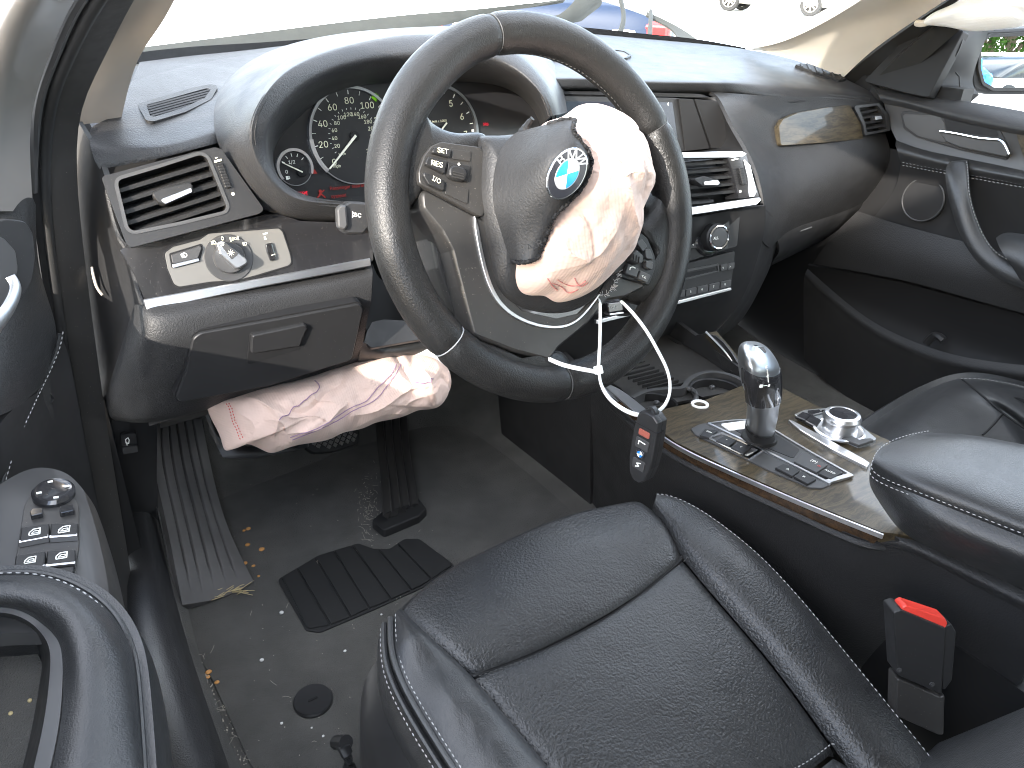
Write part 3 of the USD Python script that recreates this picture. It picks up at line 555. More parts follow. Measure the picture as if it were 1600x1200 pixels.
# dial plate
FC_ = Frame(P(560, 230, y=.366), (0, -.97, .24))
clu = part('instrument_cluster', FC_.mesh(plate(rpoly(FC_.ats([(405, 330), (425, 235), (455, 185), (520, 140), (650, 118), (800, 130), (860, 200), (860, 330)]), .01), -.01, 0, 0)), 'dial_black', dash)
def dial(cu, cv, ru, marks, r=None, ring_w=.0030, lit=(0, 360)):
    c = FC_.at(cu, cv); R = abs(FC_.at(cu-ru, cv)[0]-c[0]) if r is None else r
    part('dial_face', FC_.mesh(moved(lathe([(0, 0), (R, 0), (R, .001), (0, .001)], 56), (c[0], c[1], 0))), 'dial_black', clu)
    return c, R
def arc(c, r, a0, a1, w, n=48):
    t = np.radians(np.linspace(a0, a1, n)); return np.c_[c[0]+r*np.cos(t), c[1]+r*np.sin(t)], w
def dtext(s, p, h, m='dial_ink', z=.0016, bold=False):
    q = meshkit.text_mesh(s, h, .0002, bold); lo, hi = q.bounds; q.apply_translation([p[0]-(lo[0]+hi[0])/2, p[1]-h/2, z]); return FC_.mesh(q)
def dtick(c, r0, r1, a, w, z=.0016):
    t = math.radians(a); d = np.array([math.cos(t), math.sin(t)]); return FC_.mesh(ribbon([c+d*r0, c+d*r1], w, z, z+.0003))
# speedometer
c, R = dial(553, 213, 70, None)
print('speedo R', R)
part('dial_rim', FC_.mesh(ribbon(arc(c, R, -140, -40, 0)[0], .0012, 0, .003)), 'grey_metal', clu)
part('dial_rim', FC_.mesh(ribbon(arc(c, R, -40, 180, 0)[0], .0035, 0, .005)), 'grey_metal', clu)
part('dial_rim', FC_.mesh(ribbon(arc(c, R, 180, 222, 0)[0], .0052, 0, .006)), 'satin', clu)
sp = lambda mph: 222 - mph*(264/160)
part('scale_numbers', join([dtext(str(k), c + R*.735*np.array([math.cos(math.radians(sp(k))), math.sin(math.radians(sp(k)))]), .0078) for k in range(0, 161, 20)]), 'dial_ink', clu)
part('scale_ticks', join([dtick(c, R*.86, R*.945, sp(k), .0010 if k % 20 == 0 else .0007) for k in range(0, 161, 10)]), 'white_ink', clu)
part('inner_numbers', join([dtext(str(k), c + R*.46*np.array([math.cos(math.radians(sp(k*.6214))), math.sin(math.radians(sp(k*.6214)))]), .0046) for k in range(20, 261, 20)] + [dtext('km/h', c+R*np.array([-.34, -.34]), .0030), dtext('mph', c+R*np.array([-.50, -.58]), .0036)]), 'dial_ink', clu)
part('inner_ticks', join([dtick(c, R*.55, R*.59, sp(k*.6214), .0006) for k in range(10, 261, 10)]), 'white_ink', clu)
def needle(c, a, L, back=.3, w=.0022):
    t = math.radians(a); d = np.array([math.cos(t), math.sin(t)]); s = np.array([-d[1], d[0]])
    part('needle', FC_.mesh(plate(np.array([c-d*L*back+s*w*.5, c-d*L*back-s*w*.5, c+d*L-s*w*.25, c+d*L+s*w*.25]), .004, .0055, .0004)), 'needle', clu)
    part('needle_hub', FC_.mesh(moved(lathe([(0, .001), (.006, .001), (.006, .0042), (.0045, .005), (0, .005)], 24), (c[0], c[1], 0))), 'recess_black', clu)
needle(c, 222, R*.93, .02, .0034)
# fuel gauge
c2, R2 = dial(460, 262, 27, None)
part('dial_rim', FC_.mesh(ribbon(arc(c2, R2, -25, 215, 0)[0], .0034, 0, .004)), 'satin', clu); part('dial_rim', FC_.mesh(ribbon(arc(c2, R2, 215, 335, 0)[0], .001, 0, .002)), 'grey_metal', clu)
part('scale_ticks', join([dtick(c2, R2*.62, R2*.8, a, .0009) for a in (40, 68, 96, 122, 150)]), 'white_ink', clu)
part('scale_numbers', join([dtext('1/2', c2+R2*np.array([-.12, .32]), .0042), dtext('0', c2+R2*np.array([-.52, -.18]), .0042)]), 'white_ink', clu)
needle(c2+R2*np.array([.35, -.28]), 150, R2*1.25, .02, .0018)
part('fuel_symbol', join([FC_.mesh(plate(np.array([[-.0020, -.0022], [.0012, -.0022], [.0012, .0022], [-.0020, .0022]])+c2+R2*np.array([-.52, -.52]), .001, .0016, 0)), FC_.mesh(ribbon(np.array([[.0012, -.001], [.0026, -.0014], [.0028, .0010], [.0016, .0018]])+c2+R2*np.array([-.52, -.52]), .0007, .001, .0016))]), 'white_ink', clu)
# rev counter
c3, R3 = dial(690, 207, 66, None, r=R)
c3 = FC_.at(686, 205)
part('dial_rim', FC_.mesh(ribbon(arc(c3, R, -40, 222, 0)[0], .0035, 0, .005)), 'grey_metal', clu)
tc = lambda k: 222 - k*(264/8)
part('scale_numbers', join([dtext(str(k), c3 + R*.70*np.array([math.cos(math.radians(tc(k))), math.sin(math.radians(tc(k)))]), .0082) for k in range(0, 9)] + [dtext('1/min x 1000', c3+R*np.array([.0, .22]), .0030)]), 'dial_ink', clu)
part('scale_ticks', join([dtick(c3, R*.84, R*.93, tc(k/2), .0012 if k % 2 == 0 else .0008) for k in range(0, 17)]), 'white_ink', clu)
part('scale_marks', join([dtick(c3, R*.86, R*.93, a, .003) for a in (-3, -9, -15)]), 'white_ink', clu)
needle(c3, 222, R*.9, .28)
# warning lamps and message
def fcp(pts, z=.0016): return FC_.ats(pts, z)
part('turn_arrow', FC_.mesh(plate(fcp([(580, 152), (588, 145), (588, 148), (591.5, 148), (591.5, 156), (588, 156), (588, 159)]), .001, .0018, 0)), 'green_lamp', clu)
part('brake_warning', join([text(FC_, '((!))', 473, 303, 490, 301, .0052, .0016, bold=True), FC_.mesh(ribbon(fcp([(468, 308), (480, 299)]), .0016, .0015, .002))]), 'red_bright', clu)
part('warning_text', text(FC_, 'SRS', 759, 194, 775, 194, .0036, .0016, bold=True), 'red_bright', clu)
part('warning_triangle', FC_.mesh(plate(fcp([(488, 272), (496, 271), (491, 264)]), .001, .0016, 0)), 'red_dim', clu)
part('message_text', join([text(FC_, 'Passenger restraint', 515, 294.5, 570, 289, .0042, .0016, centre=False), text(FC_, 'system!', 517, 307, 570, 302, .0042, .0016, centre=False)]), 'red_dim', clu)
a0 = fcp([(498, 306), (503, 300), (508, 306)]); part('restraint_symbol', join([FC_.mesh(ribbon(fcp([(496, 309), (502, 303), (509, 309)]), .0016, .001, .0016)), FC_.mesh(moved(lathe([(0, 0), (.0022, 0), (.0022, .0006), (0, .0006)], 16), (*FC_.at(500, 299), .001))), FC_.mesh(ribbon(fcp([(498, 304), (507, 297)]), .0012, .001, .0016))]), 'red_dim', clu)

# left air vent
F1 = Frame(P(265, 310, y=.285), (-.10, -.93, .36))
vo = F1.ats([(158, 277), (250, 252), (335, 231), (345, 234), (412, 328), (405, 334), (300, 362), (205, 387), (198, 382)]); vi = F1.ats([(183, 283), (250, 263), (312, 243), (322, 247), (354, 325), (350, 330), (280, 347), (206, 362), (201, 358)])
vro, vri = rpoly(vo, .004), rpoly(vi, .006)
vent = part('air_vent', F1.mesh(frame_ring(vro, vri, -.012, .004)), 'hard_black', dash)
part('vent_bezel', F1.mesh(frame_ring(rpoly(shapely.Polygon(vri).buffer(.0035).exterior.coords[:-1], .006), vri, .003, .0052)), 'dark_grey', vent)
part('vent_recess', F1.mesh(join([plate(vri, -.06, -.045, 0), frame_ring(rpoly(shapely.Polygon(vri).buffer(.006).exterior.coords[:-1], .006), vri, -.06, -.004)])), 'recess_black', vent)
vd = F1.at(322, 262)-F1.at(190, 302)
slatbox(F1, vri, 5, 'hard_black', vent, depth=.020, dirn=vd, thick=.0034, tilt=.003, top=-.003)
tabq = F1.ats([(235, 302), (252, 294), (296, 284), (302, 290), (301, 302), (258, 321), (248, 318)], .004)
vt = part('vent_tab', F1.mesh(plate(rpoly(tabq, .004), -.012, .006, .003)), 'hard_black', vent)
part('tab_edge', F1.mesh(plate(rpoly(F1.ats([(250, 312), (299, 293), (301, 301), (258, 320)], .005), .002), .002, .0078, .0015)), 'satin', vt)
wq = F1.ats([(338, 256), (348, 254), (362, 292), (352, 296)], .004)
vw = part('vent_wheel', F1.mesh(plate(rpoly(wq, .002), -.004, .007, .002)), 'hard_black', vent)
for i in range(9):
    a = F1.at(338+i*1.65, 258+i*4.4, .007); b = F1.at(348+i*1.65, 256+i*4.4, .007)
    part('wheel_tooth', F1.mesh(ribbon([a, b], .0009, .005, .0082)), 'recess_black', vw)
part('wheel_mark', F1.mesh(join([ribbon(F1.ats([(336, 247), (340, 246)], .004), .001, .0038, .0046), moved(lathe([(0, 0), (.0018, 0), (.0018, .0005), (0, .0005)], 16), (*F1.at(364, 303, .004), .004)), ribbon(F1.ats([(335, 253), (346, 250)], .004), .0022, .0038, .006)])), 'dial_ink', vent)

# glossy switch panel with its metal strip
F2 = Frame(P(330, 420, y=.268), (-.06, -.94, .34))
gp = F2.ats([(186, 389), (300, 361), (415, 335), (436, 334), (470, 345), (520, 347), (580, 342), (584, 408), (420, 436), (228, 472), (210, 430)])
part('gloss_panel', F2.mesh(plate(rpoly(gp, .003), -.02, 0, .0012)), 'gloss_black', dash)
st = F2.ats([(224, 468), (400, 436), (578, 403), (580, 416), (400, 450), (229, 486)], .004)
part('metal_strip', F2.mesh(plate(rpoly(st, .0015), -.01, .006, .0025)), 'satin', dash)
sw = part('light_switch_panel', F2.mesh(plate(rpoly(F2.ats([(257, 396), (270, 386), (312, 375), (326, 365), (372, 362), (436, 357), (441, 362), (453, 398), (455, 410), (450, 415), (400, 430), (370, 438), (330, 440), (280, 448), (272, 444), (262, 420)]), .004), -.004, .0016, .0006)), 'warm_grey', dash)
part('panel_gap', F2.mesh(plate(rpoly(shapely.Polygon(ring_of(shapely.Polygon(F2.ats([(257, 396), (270, 386), (312, 375), (326, 365), (372, 362), (436, 357), (441, 362), (453, 398), (455, 410), (450, 415), (400, 430), (370, 438), (330, 440), (280, 448), (272, 444), (262, 420)])))).buffer(.0014).exterior.coords[:-1], .004), -.004, .0008, 0)), 'recess_black', sw)
kc = F2.at(358, 403, .003); kr = abs(F2.at(318, 400, .003)[0]-kc[0]); print('knob r', kr)
part('knob_dish', F2.mesh(moved(lathe([(0, 0), (kr, 0), (kr, .0025), (kr*.97, .0035), (kr*.68, .0028), (0, .0028)], 56), (kc[0], kc[1], 0))), 'dark_grey', sw)
kn = part('light_knob', F2.mesh(moved(lathe([(0, 0), (kr*.66, 0), (kr*.66, .006), (kr*.62, .008), (0, .008)], 56), (kc[0], kc[1], .002))), 'dark_grey', sw)
gq = F2.ats([(336, 380), (346, 376), (383, 404), (385, 412), (372, 420), (366, 420), (342, 398)], .012)
part('knob_grip', F2.mesh(plate(rpoly(gq, .003), .008, .020, .003)), 'satin', kn)
part('grip_inlay', F2.mesh(plate(rpoly(F2.ats([(345, 383), (352, 380), (373, 397), (362, 406)], .020), .0015), .014, .0206, .0003)), 'dark_grey', kn)
part('grip_mark', F2.mesh(join([ribbon(F2.ats([(341, 381), (350, 379)], .02), .001, .0195, .0209), ribbon(F2.ats([(346, 384), (350, 382)], .021), .0011, .0205, .0211), moved(lathe([(0, 0), (.0018, 0), (.0018, .0003), (0, .0003)], 14), (*F2.at(361, 395, .021), .0206))] + [ribbon([F2.at(361, 395, .021)+.0024*np.array([math.cos(t), math.sin(t)]), F2.at(361, 395, .021)+.0036*np.array([math.cos(t), math.sin(t)])], .0006, .0205, .0211) for t in np.arange(8)*math.pi/4])), 'dial_ink', kn)
fog = part('lamp_button', F2.mesh(plate(rpoly(F2.ats([(267, 398), (300, 388), (313, 383), (315, 388), (309, 404), (270, 413)], .004), .002), .001, .0055, .0012)), 'dark_grey', sw)
part('button_edge', F2.mesh(plate(rpoly(F2.ats([(269, 413), (310, 403), (312, 408), (270, 419)], .004), .0008), .001, .0048, .0008)), 'satin', fog)
part('button_recess', F2.mesh(plate(rpoly(F2.ats([(264, 396), (300, 385), (316, 380), (317, 390), (312, 409), (268, 420)], .002), .002), -.001, .0022, 0)), 'recess_black', sw)
def lampsym(fr, u, v, du, h, s, rev=False):
    c = fr.at(u, v, h); d = fr.at(u+10, v+du, h)-c; d /= np.linalg.norm(d); e = np.array([-d[1], d[0]]); k = -1 if rev else 1
    pts = [c+s*(k*x*d+y*e) for x, y in ((0.05, -.5), (.05, .5), (.3, .5), (.6, .32), (.72, 0), (.6, -.32), (.3, -.5), (.05, -.5))]
    o = [ribbon(pts, s*.16, h, h+.0003)] + [ribbon([c+s*(k*-.12*d+y*e), c+s*(k*-.6*d+(y-.1)*e)], s*.13, h, h+.0003) for y in (-.35, -.05, .25, .5)]
    return fr.mesh(join(o))
part('lamp_symbol', lampsym(F2, 287, 399, -3, .0056, .0046), 'white_ink', fog)
part('knob_symbols', join([lampsym(F2, 333, 379, -2, .0046, .0036), lampsym(F2, 382, 381, -2, .0046, .0036), text(F2, '0', 347.5, 372.5, 357, 370.5, .0040, .0046), text(F2, '\u2261D0\u2261', 366, 373, 376, 371, .0030, .0046)]), 'dial_ink', sw)
dw = part('dimmer_wheel', F2.mesh(plate(rpoly(F2.ats([(414, 381), (424, 379), (431, 403), (430, 406), (422, 408), (416, 392)], .003), .0015), .001, .0055, .002)), 'gloss_black', sw)
part('wheel_notch', F2.mesh(ribbon(F2.ats([(424, 399), (430, 397)], .006), .0008, .005, .0060)), 'dial_ink', dw)
part('dimmer_symbol', join([text(F2, 'B', 414.5, 372, 424, 369.5, .0035, .0018), F2.mesh(ribbon(F2.ats([(411, 366), (418, 364)], .002), .0016, .0016, .002))]), 'white_ink', sw)

# knee panel under the switches with its drawer, end cap
knee = px3([[(168, 608, .36), (190, 540, .315), (210, 478, .285), (226, 478, .262), (400, 448, .262), (580, 412, .262)], [(165, 622, .355), (188, 556, .305), (212, 505, .272), (236, 500, .245), (400, 472, .243), (582, 432, .245)],
            [(166, 630, .352), (186, 580, .30), (210, 545, .268), (240, 535, .240), (400, 510, .236), (580, 468, .24)], [(168, 640, .35), (186, 610, .31), (210, 590, .275), (250, 580, .250), (410, 550, .245), (572, 508, .25)],
            [(172, 650, .352), (190, 635, .325), (214, 625, .295), (255, 618, .268), (415, 583, .262), (566, 540, .268)], [(180, 657, .36), (200, 656, .34), (222, 655, .32), (262, 648, .295), (418, 607, .288), (562, 562, .29)], [(186, 650, .40), (204, 655, .39), (226, 655, .38), (265, 650, .36), (420, 610, .36), (562, 566, .36)]])
part('knee_panel', sheet(knee, .006, 90, 50, soft=False), 'soft_black', dash, smooth=60)
FKN = Frame(P(430, 540, y=.236), (-.04, -.985, -.17))
dq = rpoly(FKN.ats([(300, 525), (312, 517), (430, 496), (560, 472), (566, 480), (548, 560), (420, 600), (270, 628), (288, 580)]), .008)
dr = part('drawer', FKN.mesh(plate(dq, -.012, .0045, .003)), 'hard_black', dash)
part('drawer_gap', FKN.mesh(plate(rpoly(shapely.Polygon(dq).buffer(.0018).exterior.coords[:-1], .008), -.012, .0012, 0)), 'recess_black', dash)
hq = FKN.ats([(392, 521), (474, 504), (479, 508), (466, 538), (390, 550)], .005)
part('handle_recess', FKN.mesh(plate(rpoly(FKN.ats([(390, 520), (478, 502), (468, 545), (385, 570)], .004), .004), .002, .0052, .0005)), 'recess_black', dr)
part('drawer_handle', FKN.mesh(plate(rpoly(hq, .003), .003, .010, .003)), 'hard_black', dr)
endc = [[P(128, 200, x=-.338), P(160, 275, x=-.335), P(188, 350, x=-.333)], [P(120, 300, x=-.338), P(172, 370, x=-.333), P(210, 440, x=-.328)], [P(130, 450, x=-.338), P(180, 470, x=-.333), P(215, 520, x=-.326)], [P(150, 560, x=-.338), P(180, 570, x=-.333), P(200, 560, x=-.33)], [P(160, 640, x=-.338), P(166, 630, x=-.336), P(172, 620, x=-.335)]]
part('end_cap', sheet([[P(122, 190, y=.38), P(150, 240, y=.36), P(165, 280, y=.335)], [P(118, 300, y=.385), P(155, 310, y=.36), P(185, 372, y=.30)], [P(130, 420, y=.385), P(175, 430, y=.34), P(222, 476, y=.28)], [P(140, 540, y=.385), P(180, 520, y=.345), P(205, 545, y=.295)], [P(156, 630, y=.385), P(162, 620, y=.375), P(170, 612, y=.36)]], .006, 16, 30), 'hard_black', dash)
part('cap_rim', tube(spl(px3([[(165, 282, .333), (188, 372, .296), (200, 392, .288), (216, 450, .28), (226, 480, .272)]])[0], 30), .0035, 8), 'soft_black', dash)
part('cap_scuff', tube(spl(px3([[(143, 417, .358), (147, 435, .354), (152, 450, .35), (160, 461, .345)]])[0], 14), .0016, 6), 'crumb', dash)

# trim below the knee panel, broken clips, open pocket beside the column
low = px3([[(250, 648, .36), (330, 625, .33), (430, 600, .31), (560, 562, .30), (640, 548, .30), (740, 520, .32)], [(250, 660, .37), (330, 637, .335), (430, 612, .315), (560, 575, .305), (640, 562, .305), (740, 540, .33)], [(255, 662, .46), (330, 640, .46), (430, 612, .46), (560, 575, .46), (640, 562, .46), (740, 540, .46)]])
part('lower_trim', sheet(low, .006, 50, 10, soft=False), 'hard_dusty', dash)
poc = px3([[(582, 412, .262), (600, 440, .33), (640, 445, .36), (740, 430, .36)], [(580, 470, .255), (600, 490, .34), (640, 492, .37), (740, 470, .37)], [(570, 510, .262), (590, 530, .33), (640, 530, .36), (740, 500, .36)]])
part('pocket_wall', sheet(poc, .005, 24, 16), 'recess_black', dash)
part('pocket_lip', sheet(px3([[(566, 535, .268), (600, 540, .275), (660, 532, .29), (730, 515, .31)], [(562, 552, .275), (600, 552, .27), (660, 546, .285), (735, 525, .30)], [(560, 566, .288), (600, 562, .285), (660, 556, .30), (740, 538, .31)]]), .005, 30, 8), 'hard_dusty', dash)
FPC = Frame(P(620, 522, y=.275), (0, -.6, .8))
part('pocket_flap', FPC.mesh(plate(rpoly(FPC.ats([(568, 535), (576, 505), (600, 500), (690, 505), (725, 500), (722, 520), (580, 545)]), .004), -.003, .002, .001)), 'hard_black', dash)
for i in range(5):
    u = 258+i*14; v = 647-i*5.2; FQ = Frame(P(u, v, y=.345), (-.1, -.9, .3))
    part('trim_clip', FQ.mesh(plate(rpoly(FQ.ats([(u-6, v+1), (u+6, v-4), (u+7, v), (u-5, v+6)]), .001), -.004, .004, .001)), 'dark_grey' if i else 'grey_metal', dash)
part('broken_edge', sheet(px3([[(232, 660, .35), (280, 645, .34), (330, 627, .33)], [(233, 666, .35), (282, 650, .34), (332, 632, .33)]]), .004, 10, 4), 'hard_black', dash)

# ---- centre of the dashboard: display, vents, climate and audio controls
F3 = Frame(P(1110, 330, y=.205), (-.17, -.93, .32))
def q3(pts, h=0.0): return F3.ats(pts, h)
# right flank of the centre and passenger's side
pas = px3([
 [(1108, 143, .415), (1160, 147, .375), (1210, 150, .362), (1290, 153, .352), (1350, 158, .344), (1392, 163, .340)],
 [(1122, 152, .38), (1170, 172, .35), (1216, 182, .345), (1290, 172, .342), (1350, 168, .338), (1398, 180, .335)],
 [(1142, 190, .33), (1184, 215, .325), (1222, 222, .330), (1295, 205, .330), (1355, 192, .330), (1408, 205, .328)],
 [(1168, 235, .275), (1205, 262, .285), (1240, 262, .300), (1310, 240, .305), (1370, 222, .308), (1420, 220, .318)],
 [(1186, 280, .235), (1212, 300, .262), (1245, 300, .278), (1315, 278, .285), (1372, 258, .290), (1415, 240, .312)],
 [(1194, 330, .215), (1214, 345, .255), (1238, 335, .275), (1300, 315, .292), (1360, 292, .302), (1404, 268, .320)],
 [(1190, 375, .225), (1206, 385, .268), (1226, 366, .292), (1285, 342, .315), (1345, 318, .326), (1390, 290, .335)]])
part('passenger_panel', sheet(pas, .006, 90, 60), 'soft_black', dash, smooth=60)
gb = px3([[(1214, 374, .283), (1236, 358, .298), (1290, 336, .318), (1345, 312, .33), (1380, 294, .338)], [(1218, 388, .287), (1244, 366, .298), (1300, 342, .318), (1352, 316, .33), (1384, 296, .34)],
          [(1212, 402, .30), (1242, 386, .31), (1290, 362, .33), (1340, 335, .345), (1374, 310, .352)], [(1205, 415, .36), (1236, 400, .37), (1285, 375, .39), (1330, 345, .40), (1360, 318, .40)]])
part('glove_box', sheet(gb, .006, 40, 20), 'hard_black', dash)
part('glove_box_edge', tube(spl(px3([[(1234, 366, .30), (1250, 361, .302), (1268, 355, .306)]])[0], 10), .0016, 6), 'satin', dash)
part('glove_box_catch', tube(spl(px3([[(1203, 387, .30), (1220, 380, .305), (1236, 372, .306)]])[0], 10), .0022, 6), 'hard_black', dash)
flank = px3([[(1194, 325, .216), (1212, 345, .256), (1216, 372, .29)], [(1188, 375, .222), (1200, 392, .27), (1206, 410, .31)], [(1172, 430, .225), (1182, 440, .27), (1188, 450, .31)], [(1150, 480, .228), (1155, 490, .27), (1158, 500, .31)], [(1116, 520, .235), (1118, 525, .27), (1120, 530, .31)], [(1075, 548, .24), (1076, 550, .27), (1080, 552, .31)]])
part('centre_flank', sheet(flank, .006, 16, 40), 'soft_black', dash, smooth=60)
# front of the centre
cf = px3([[(850, 335, .25), (950, 330, .235), (1070, 340, .215), (1160, 325, .208), (1196, 322, .208)], [(850, 400, .25), (950, 400, .235), (1070, 395, .216), (1150, 385, .21), (1192, 372, .212)], [(850, 490, .25), (950, 480, .235), (1066, 470, .222), (1140, 455, .216), (1176, 428, .22)],
          [(850, 545, .262), (950, 530, .25), (1060, 500, .235), (1120, 482, .225), (1152, 478, .225)], [(850, 600, .29), (950, 580, .28), (1050, 540, .26), (1090, 535, .245), (1116, 518, .236)], [(850, 640, .33), (950, 610, .32), (1040, 575, .29), (1062, 560, .265), (1078, 548, .242)]])
part('centre_panel', sheet(cf, .006, 40, 40, soft=False), 'hard_black', dash, smooth=60)
# display recess
rec = px3([[(865, 146, .43), (1000, 150, .42), (1085, 152, .405), (1122, 152, .385)], [(865, 170, .44), (1000, 165, .44), (1090, 165, .43), (1140, 185, .345)], [(865, 230, .44), (1000, 225, .44), (1095, 215, .42), (1160, 225, .30)], [(865, 250, .36), (1000, 248, .34), (1100, 240, .32), (1176, 250, .262)]])
part('display_recess', sheet(rec, .006, 40, 30), 'recess_black', dash)
FDI = Frame(P(1000, 195, y=.40), (-.10, -.97, .2))
dis = part('display', FDI.mesh(plate(rpoly(FDI.ats([(862, 150), (1062, 153), (1072, 236), (862, 246)]), .004), -.02, 0, .001)), 'hard_black', dash)
part('display_glass', FDI.mesh(plate(rpoly(FDI.ats([(868, 158), (1050, 160), (1060, 231), (868, 238)]), .002), -.002, .0012, .0003)), 'screen_black', dis)
part('display_text', text(FDI, '6', 1044, 162, 1054, 162, .0052, .0014), 'white_ink', dis)
FDJ = Frame(P(1100, 200, y=.375), (-.25, -.96, .12))
part('display_side', FDJ.mesh(plate(FDJ.ats([(1060, 154), (1082, 155), (1108, 232), (1070, 236)]), -.02, .002, .001)), 'recess_black', dash)
part('display_side', FDJ.mesh(plate(FDJ.ats([(1085, 155), (1120, 158), (1158, 230), (1112, 232)]), -.02, .001, .001)), 'recess_black', dash)
# vent row
top = q3([(840, 268), (1030, 243), (1065, 238), (1160, 236), (1168, 240), (1160, 246), (1065, 247), (1020, 254), (840, 282)], .004)
cv_ = part('centre_vent', F3.mesh(plate(rpoly(q3([(840, 270), (1060, 240), (1164, 238), (1184, 300), (1187, 312), (1060, 332), (840, 352)]), .003), -.06, -.035, 0)), 'recess_black', dash)
part('upper_trim', F3.mesh(plate(rpoly(top, .001), -.02, .004, .0015)), 'satin', cv_)
part('lower_trim', F3.mesh(plate(rpoly(q3([(840, 350), (1010, 333), (1065, 326), (1186, 308), (1187, 314), (1180, 321), (1065, 339), (1010, 346), (840, 365)], .004), .002), -.02, .008, .003)), 'satin', cv_)
vra = rpoly(q3([(850, 290), (1060, 247), (1138, 245), (1152, 300), (1150, 306), (1070, 322), (850, 348)]), .002)
slatbox(F3, vra, 6, 'hard_black', cv_, depth=.022, dirn=q3([(1150, 280)])[0]-q3([(1064, 287)])[0], thick=.0032, tilt=.003, top=-.002)
tb = part('vent_tab', F3.mesh(plate(rpoly(q3([(1080, 280), (1098, 275), (1120, 282), (1124, 287), (1118, 291), (1096, 292)], .004), .002), -.01, .008, .002)), 'hard_black', cv_)
part('tab_edge', F3.mesh(plate(rpoly(q3([(1099, 284), (1120, 281), (1124, 286), (1120, 290), (1099, 290)], .008), .0015), .004, .011, .002)), 'satin', tb)
part('gloss_bezel', F3.mesh(plate(rpoly(q3([(1136, 246), (1165, 240), (1184, 300), (1186, 308), (1154, 310), (1150, 290), (1142, 262)], .002), .002), -.03, .003, .001)), 'gloss_black', cv_)
part('chrome_bezel', F3.mesh(plate(rpoly(q3([(1160, 245), (1172, 258), (1182, 300), (1178, 308), (1170, 308), (1168, 280)], .004), .002), .0, .005, .0015)), 'chrome', cv_)
vw2 = part('vent_wheel', F3.mesh(plate(rpoly(q3([(1152, 262), (1160, 261), (1164, 288), (1158, 290)], .004), .0015), -.004, .008, .002)), 'hard_black', cv_)
for i in range(7):
    part('wheel_tooth', F3.mesh(ribbon(q3([(1152+i*.8, 264+i*3.8), (1160+i*.7, 263+i*3.8)], .008), .0009, .006, .0092)), 'recess_black', vw2)
part('wheel_mark', F3.mesh(join([moved(lathe([(0, 0), (.0022, 0), (.0022, .0006), (0, .0006)], 12), (*F3.at(1157, 299, .004), .0032)), ribbon(q3([(1144, 250), (1152, 248)], .004), .002, .003, .006)])), 'white_ink', cv_)
# climate panel
F4 = Frame(P(1110, 400, y=.207), (-.17, -.95, .24))
def q4(pts, h=0.0): return F4.ats(pts, h)
clim = part('climate_panel', F4.mesh(plate(rpoly(q4([(850, 372), (1060, 350), (1155, 335), (1150, 385), (1060, 412), (850, 432)]), .004), -.01, .003, .001)), 'hard_black', dash)
cc4 = F4.at(1111, 370, .006); r4 = abs(F4.at(1089, 370, .006)[0]-cc4[0]); print('climate knob r', r4)
part('knob_ring', F4.mesh(moved(lathe([(0, 0), (r4*1.08, 0), (r4*1.08, .005), (r4*.95, .008), (r4*.78, .008), (0, .006)], 48), (cc4[0]-.002, cc4[1]-.001, 0))), 'gloss_black', clim)
k4 = part('climate_knob', F4.mesh(moved(lathe([(0, 0), (r4*.82, 0), (r4*.78, .018), (r4*.70, .020), (0, .020)], 48), (cc4[0], cc4[1], .004))), 'hard_black', clim)
part('knob_chrome', F4.mesh(moved(lathe([(r4*.62, .018), (r4*.70, .018), (r4*.70, .0235), (r4*.64, .0245), (r4*.58, .0235), (r4*.58, .019)], 48), (cc4[0], cc4[1], .004))), 'chrome', k4)
part('knob_cap', F4.mesh(moved(lathe([(0, .018), (r4*.57, .018), (r4*.56, .0232), (r4*.50, .0240), (0, .0240)], 40), (cc4[0], cc4[1], .004))), 'dark_grey', k4)
part('knob_print', text(F4, 'ALL', 1119, 372, 1129, 370.5, .0042, .0282), 'white_ink', k4)
for i, (u, v, w, s) in enumerate([(1131, 352, 16, 'm'), (1131, 367, 16, 'A/C'), (1129, 384, 15, 'w'), (1084, 362, 14, ''), (1083, 382, 16, 'v'), (1040, 372, 20, 'OFF'), (1015, 378, 18, '')]):
    b = part('climate_button', F4.mesh(plate(rpoly(q4([(u-w/2, v-4.5), (u+w/2, v-7), (u+w/2, v+4.5), (u-w/2, v+7)], .004), .0012), .001, .0055, .001)), 'dark_grey', clim)
    if s: part('button_print', text(F4, s, u, v, u+10, v-1.5, .0032, .0056), 'white_ink', b)
# audio panel
au = part('audio_panel', F4.mesh(plate(rpoly(q4([(850, 440), (1062, 414), (1148, 392), (1140, 455), (1060, 474), (850, 500)]), .003), -.012, .002, .001)), 'hard_black', dash)
part('disc_slot', F4.mesh(plate(rpoly(q4([(940, 452), (1071, 427), (1117, 418), (1118, 422), (1072, 433), (940, 459)], .002), .0008), .0, .0026, 0)), 'recess_black', au)
part('slot_frame', F4.mesh(frame_ring(rpoly(q4([(930, 450), (1068, 422), (1122, 412), (1123, 424), (1068, 438), (930, 466)], .002), .001), rpoly(q4([(935, 452), (1070, 425), (1120, 415), (1121, 423), (1070, 435), (935, 461)], .002), .001), .0, .0036)), 'dark_grey', au)
for i, (u, s) in enumerate([(1130, '<'), (1141, '>')]):
    b = part('audio_button', F4.mesh(plate(rpoly(q4([(u-5, 414-i*2), (u+5.5, 411.5-i*2), (u+5, 421-i*2), (u-5, 424-i*2)], .002), .001), .0, .005, .001)), 'dark_grey', au)
    part('button_print', text(F4, s, u, 418-i*2, u+10, 416-i*2, .0036, .0052), 'white_ink', b)
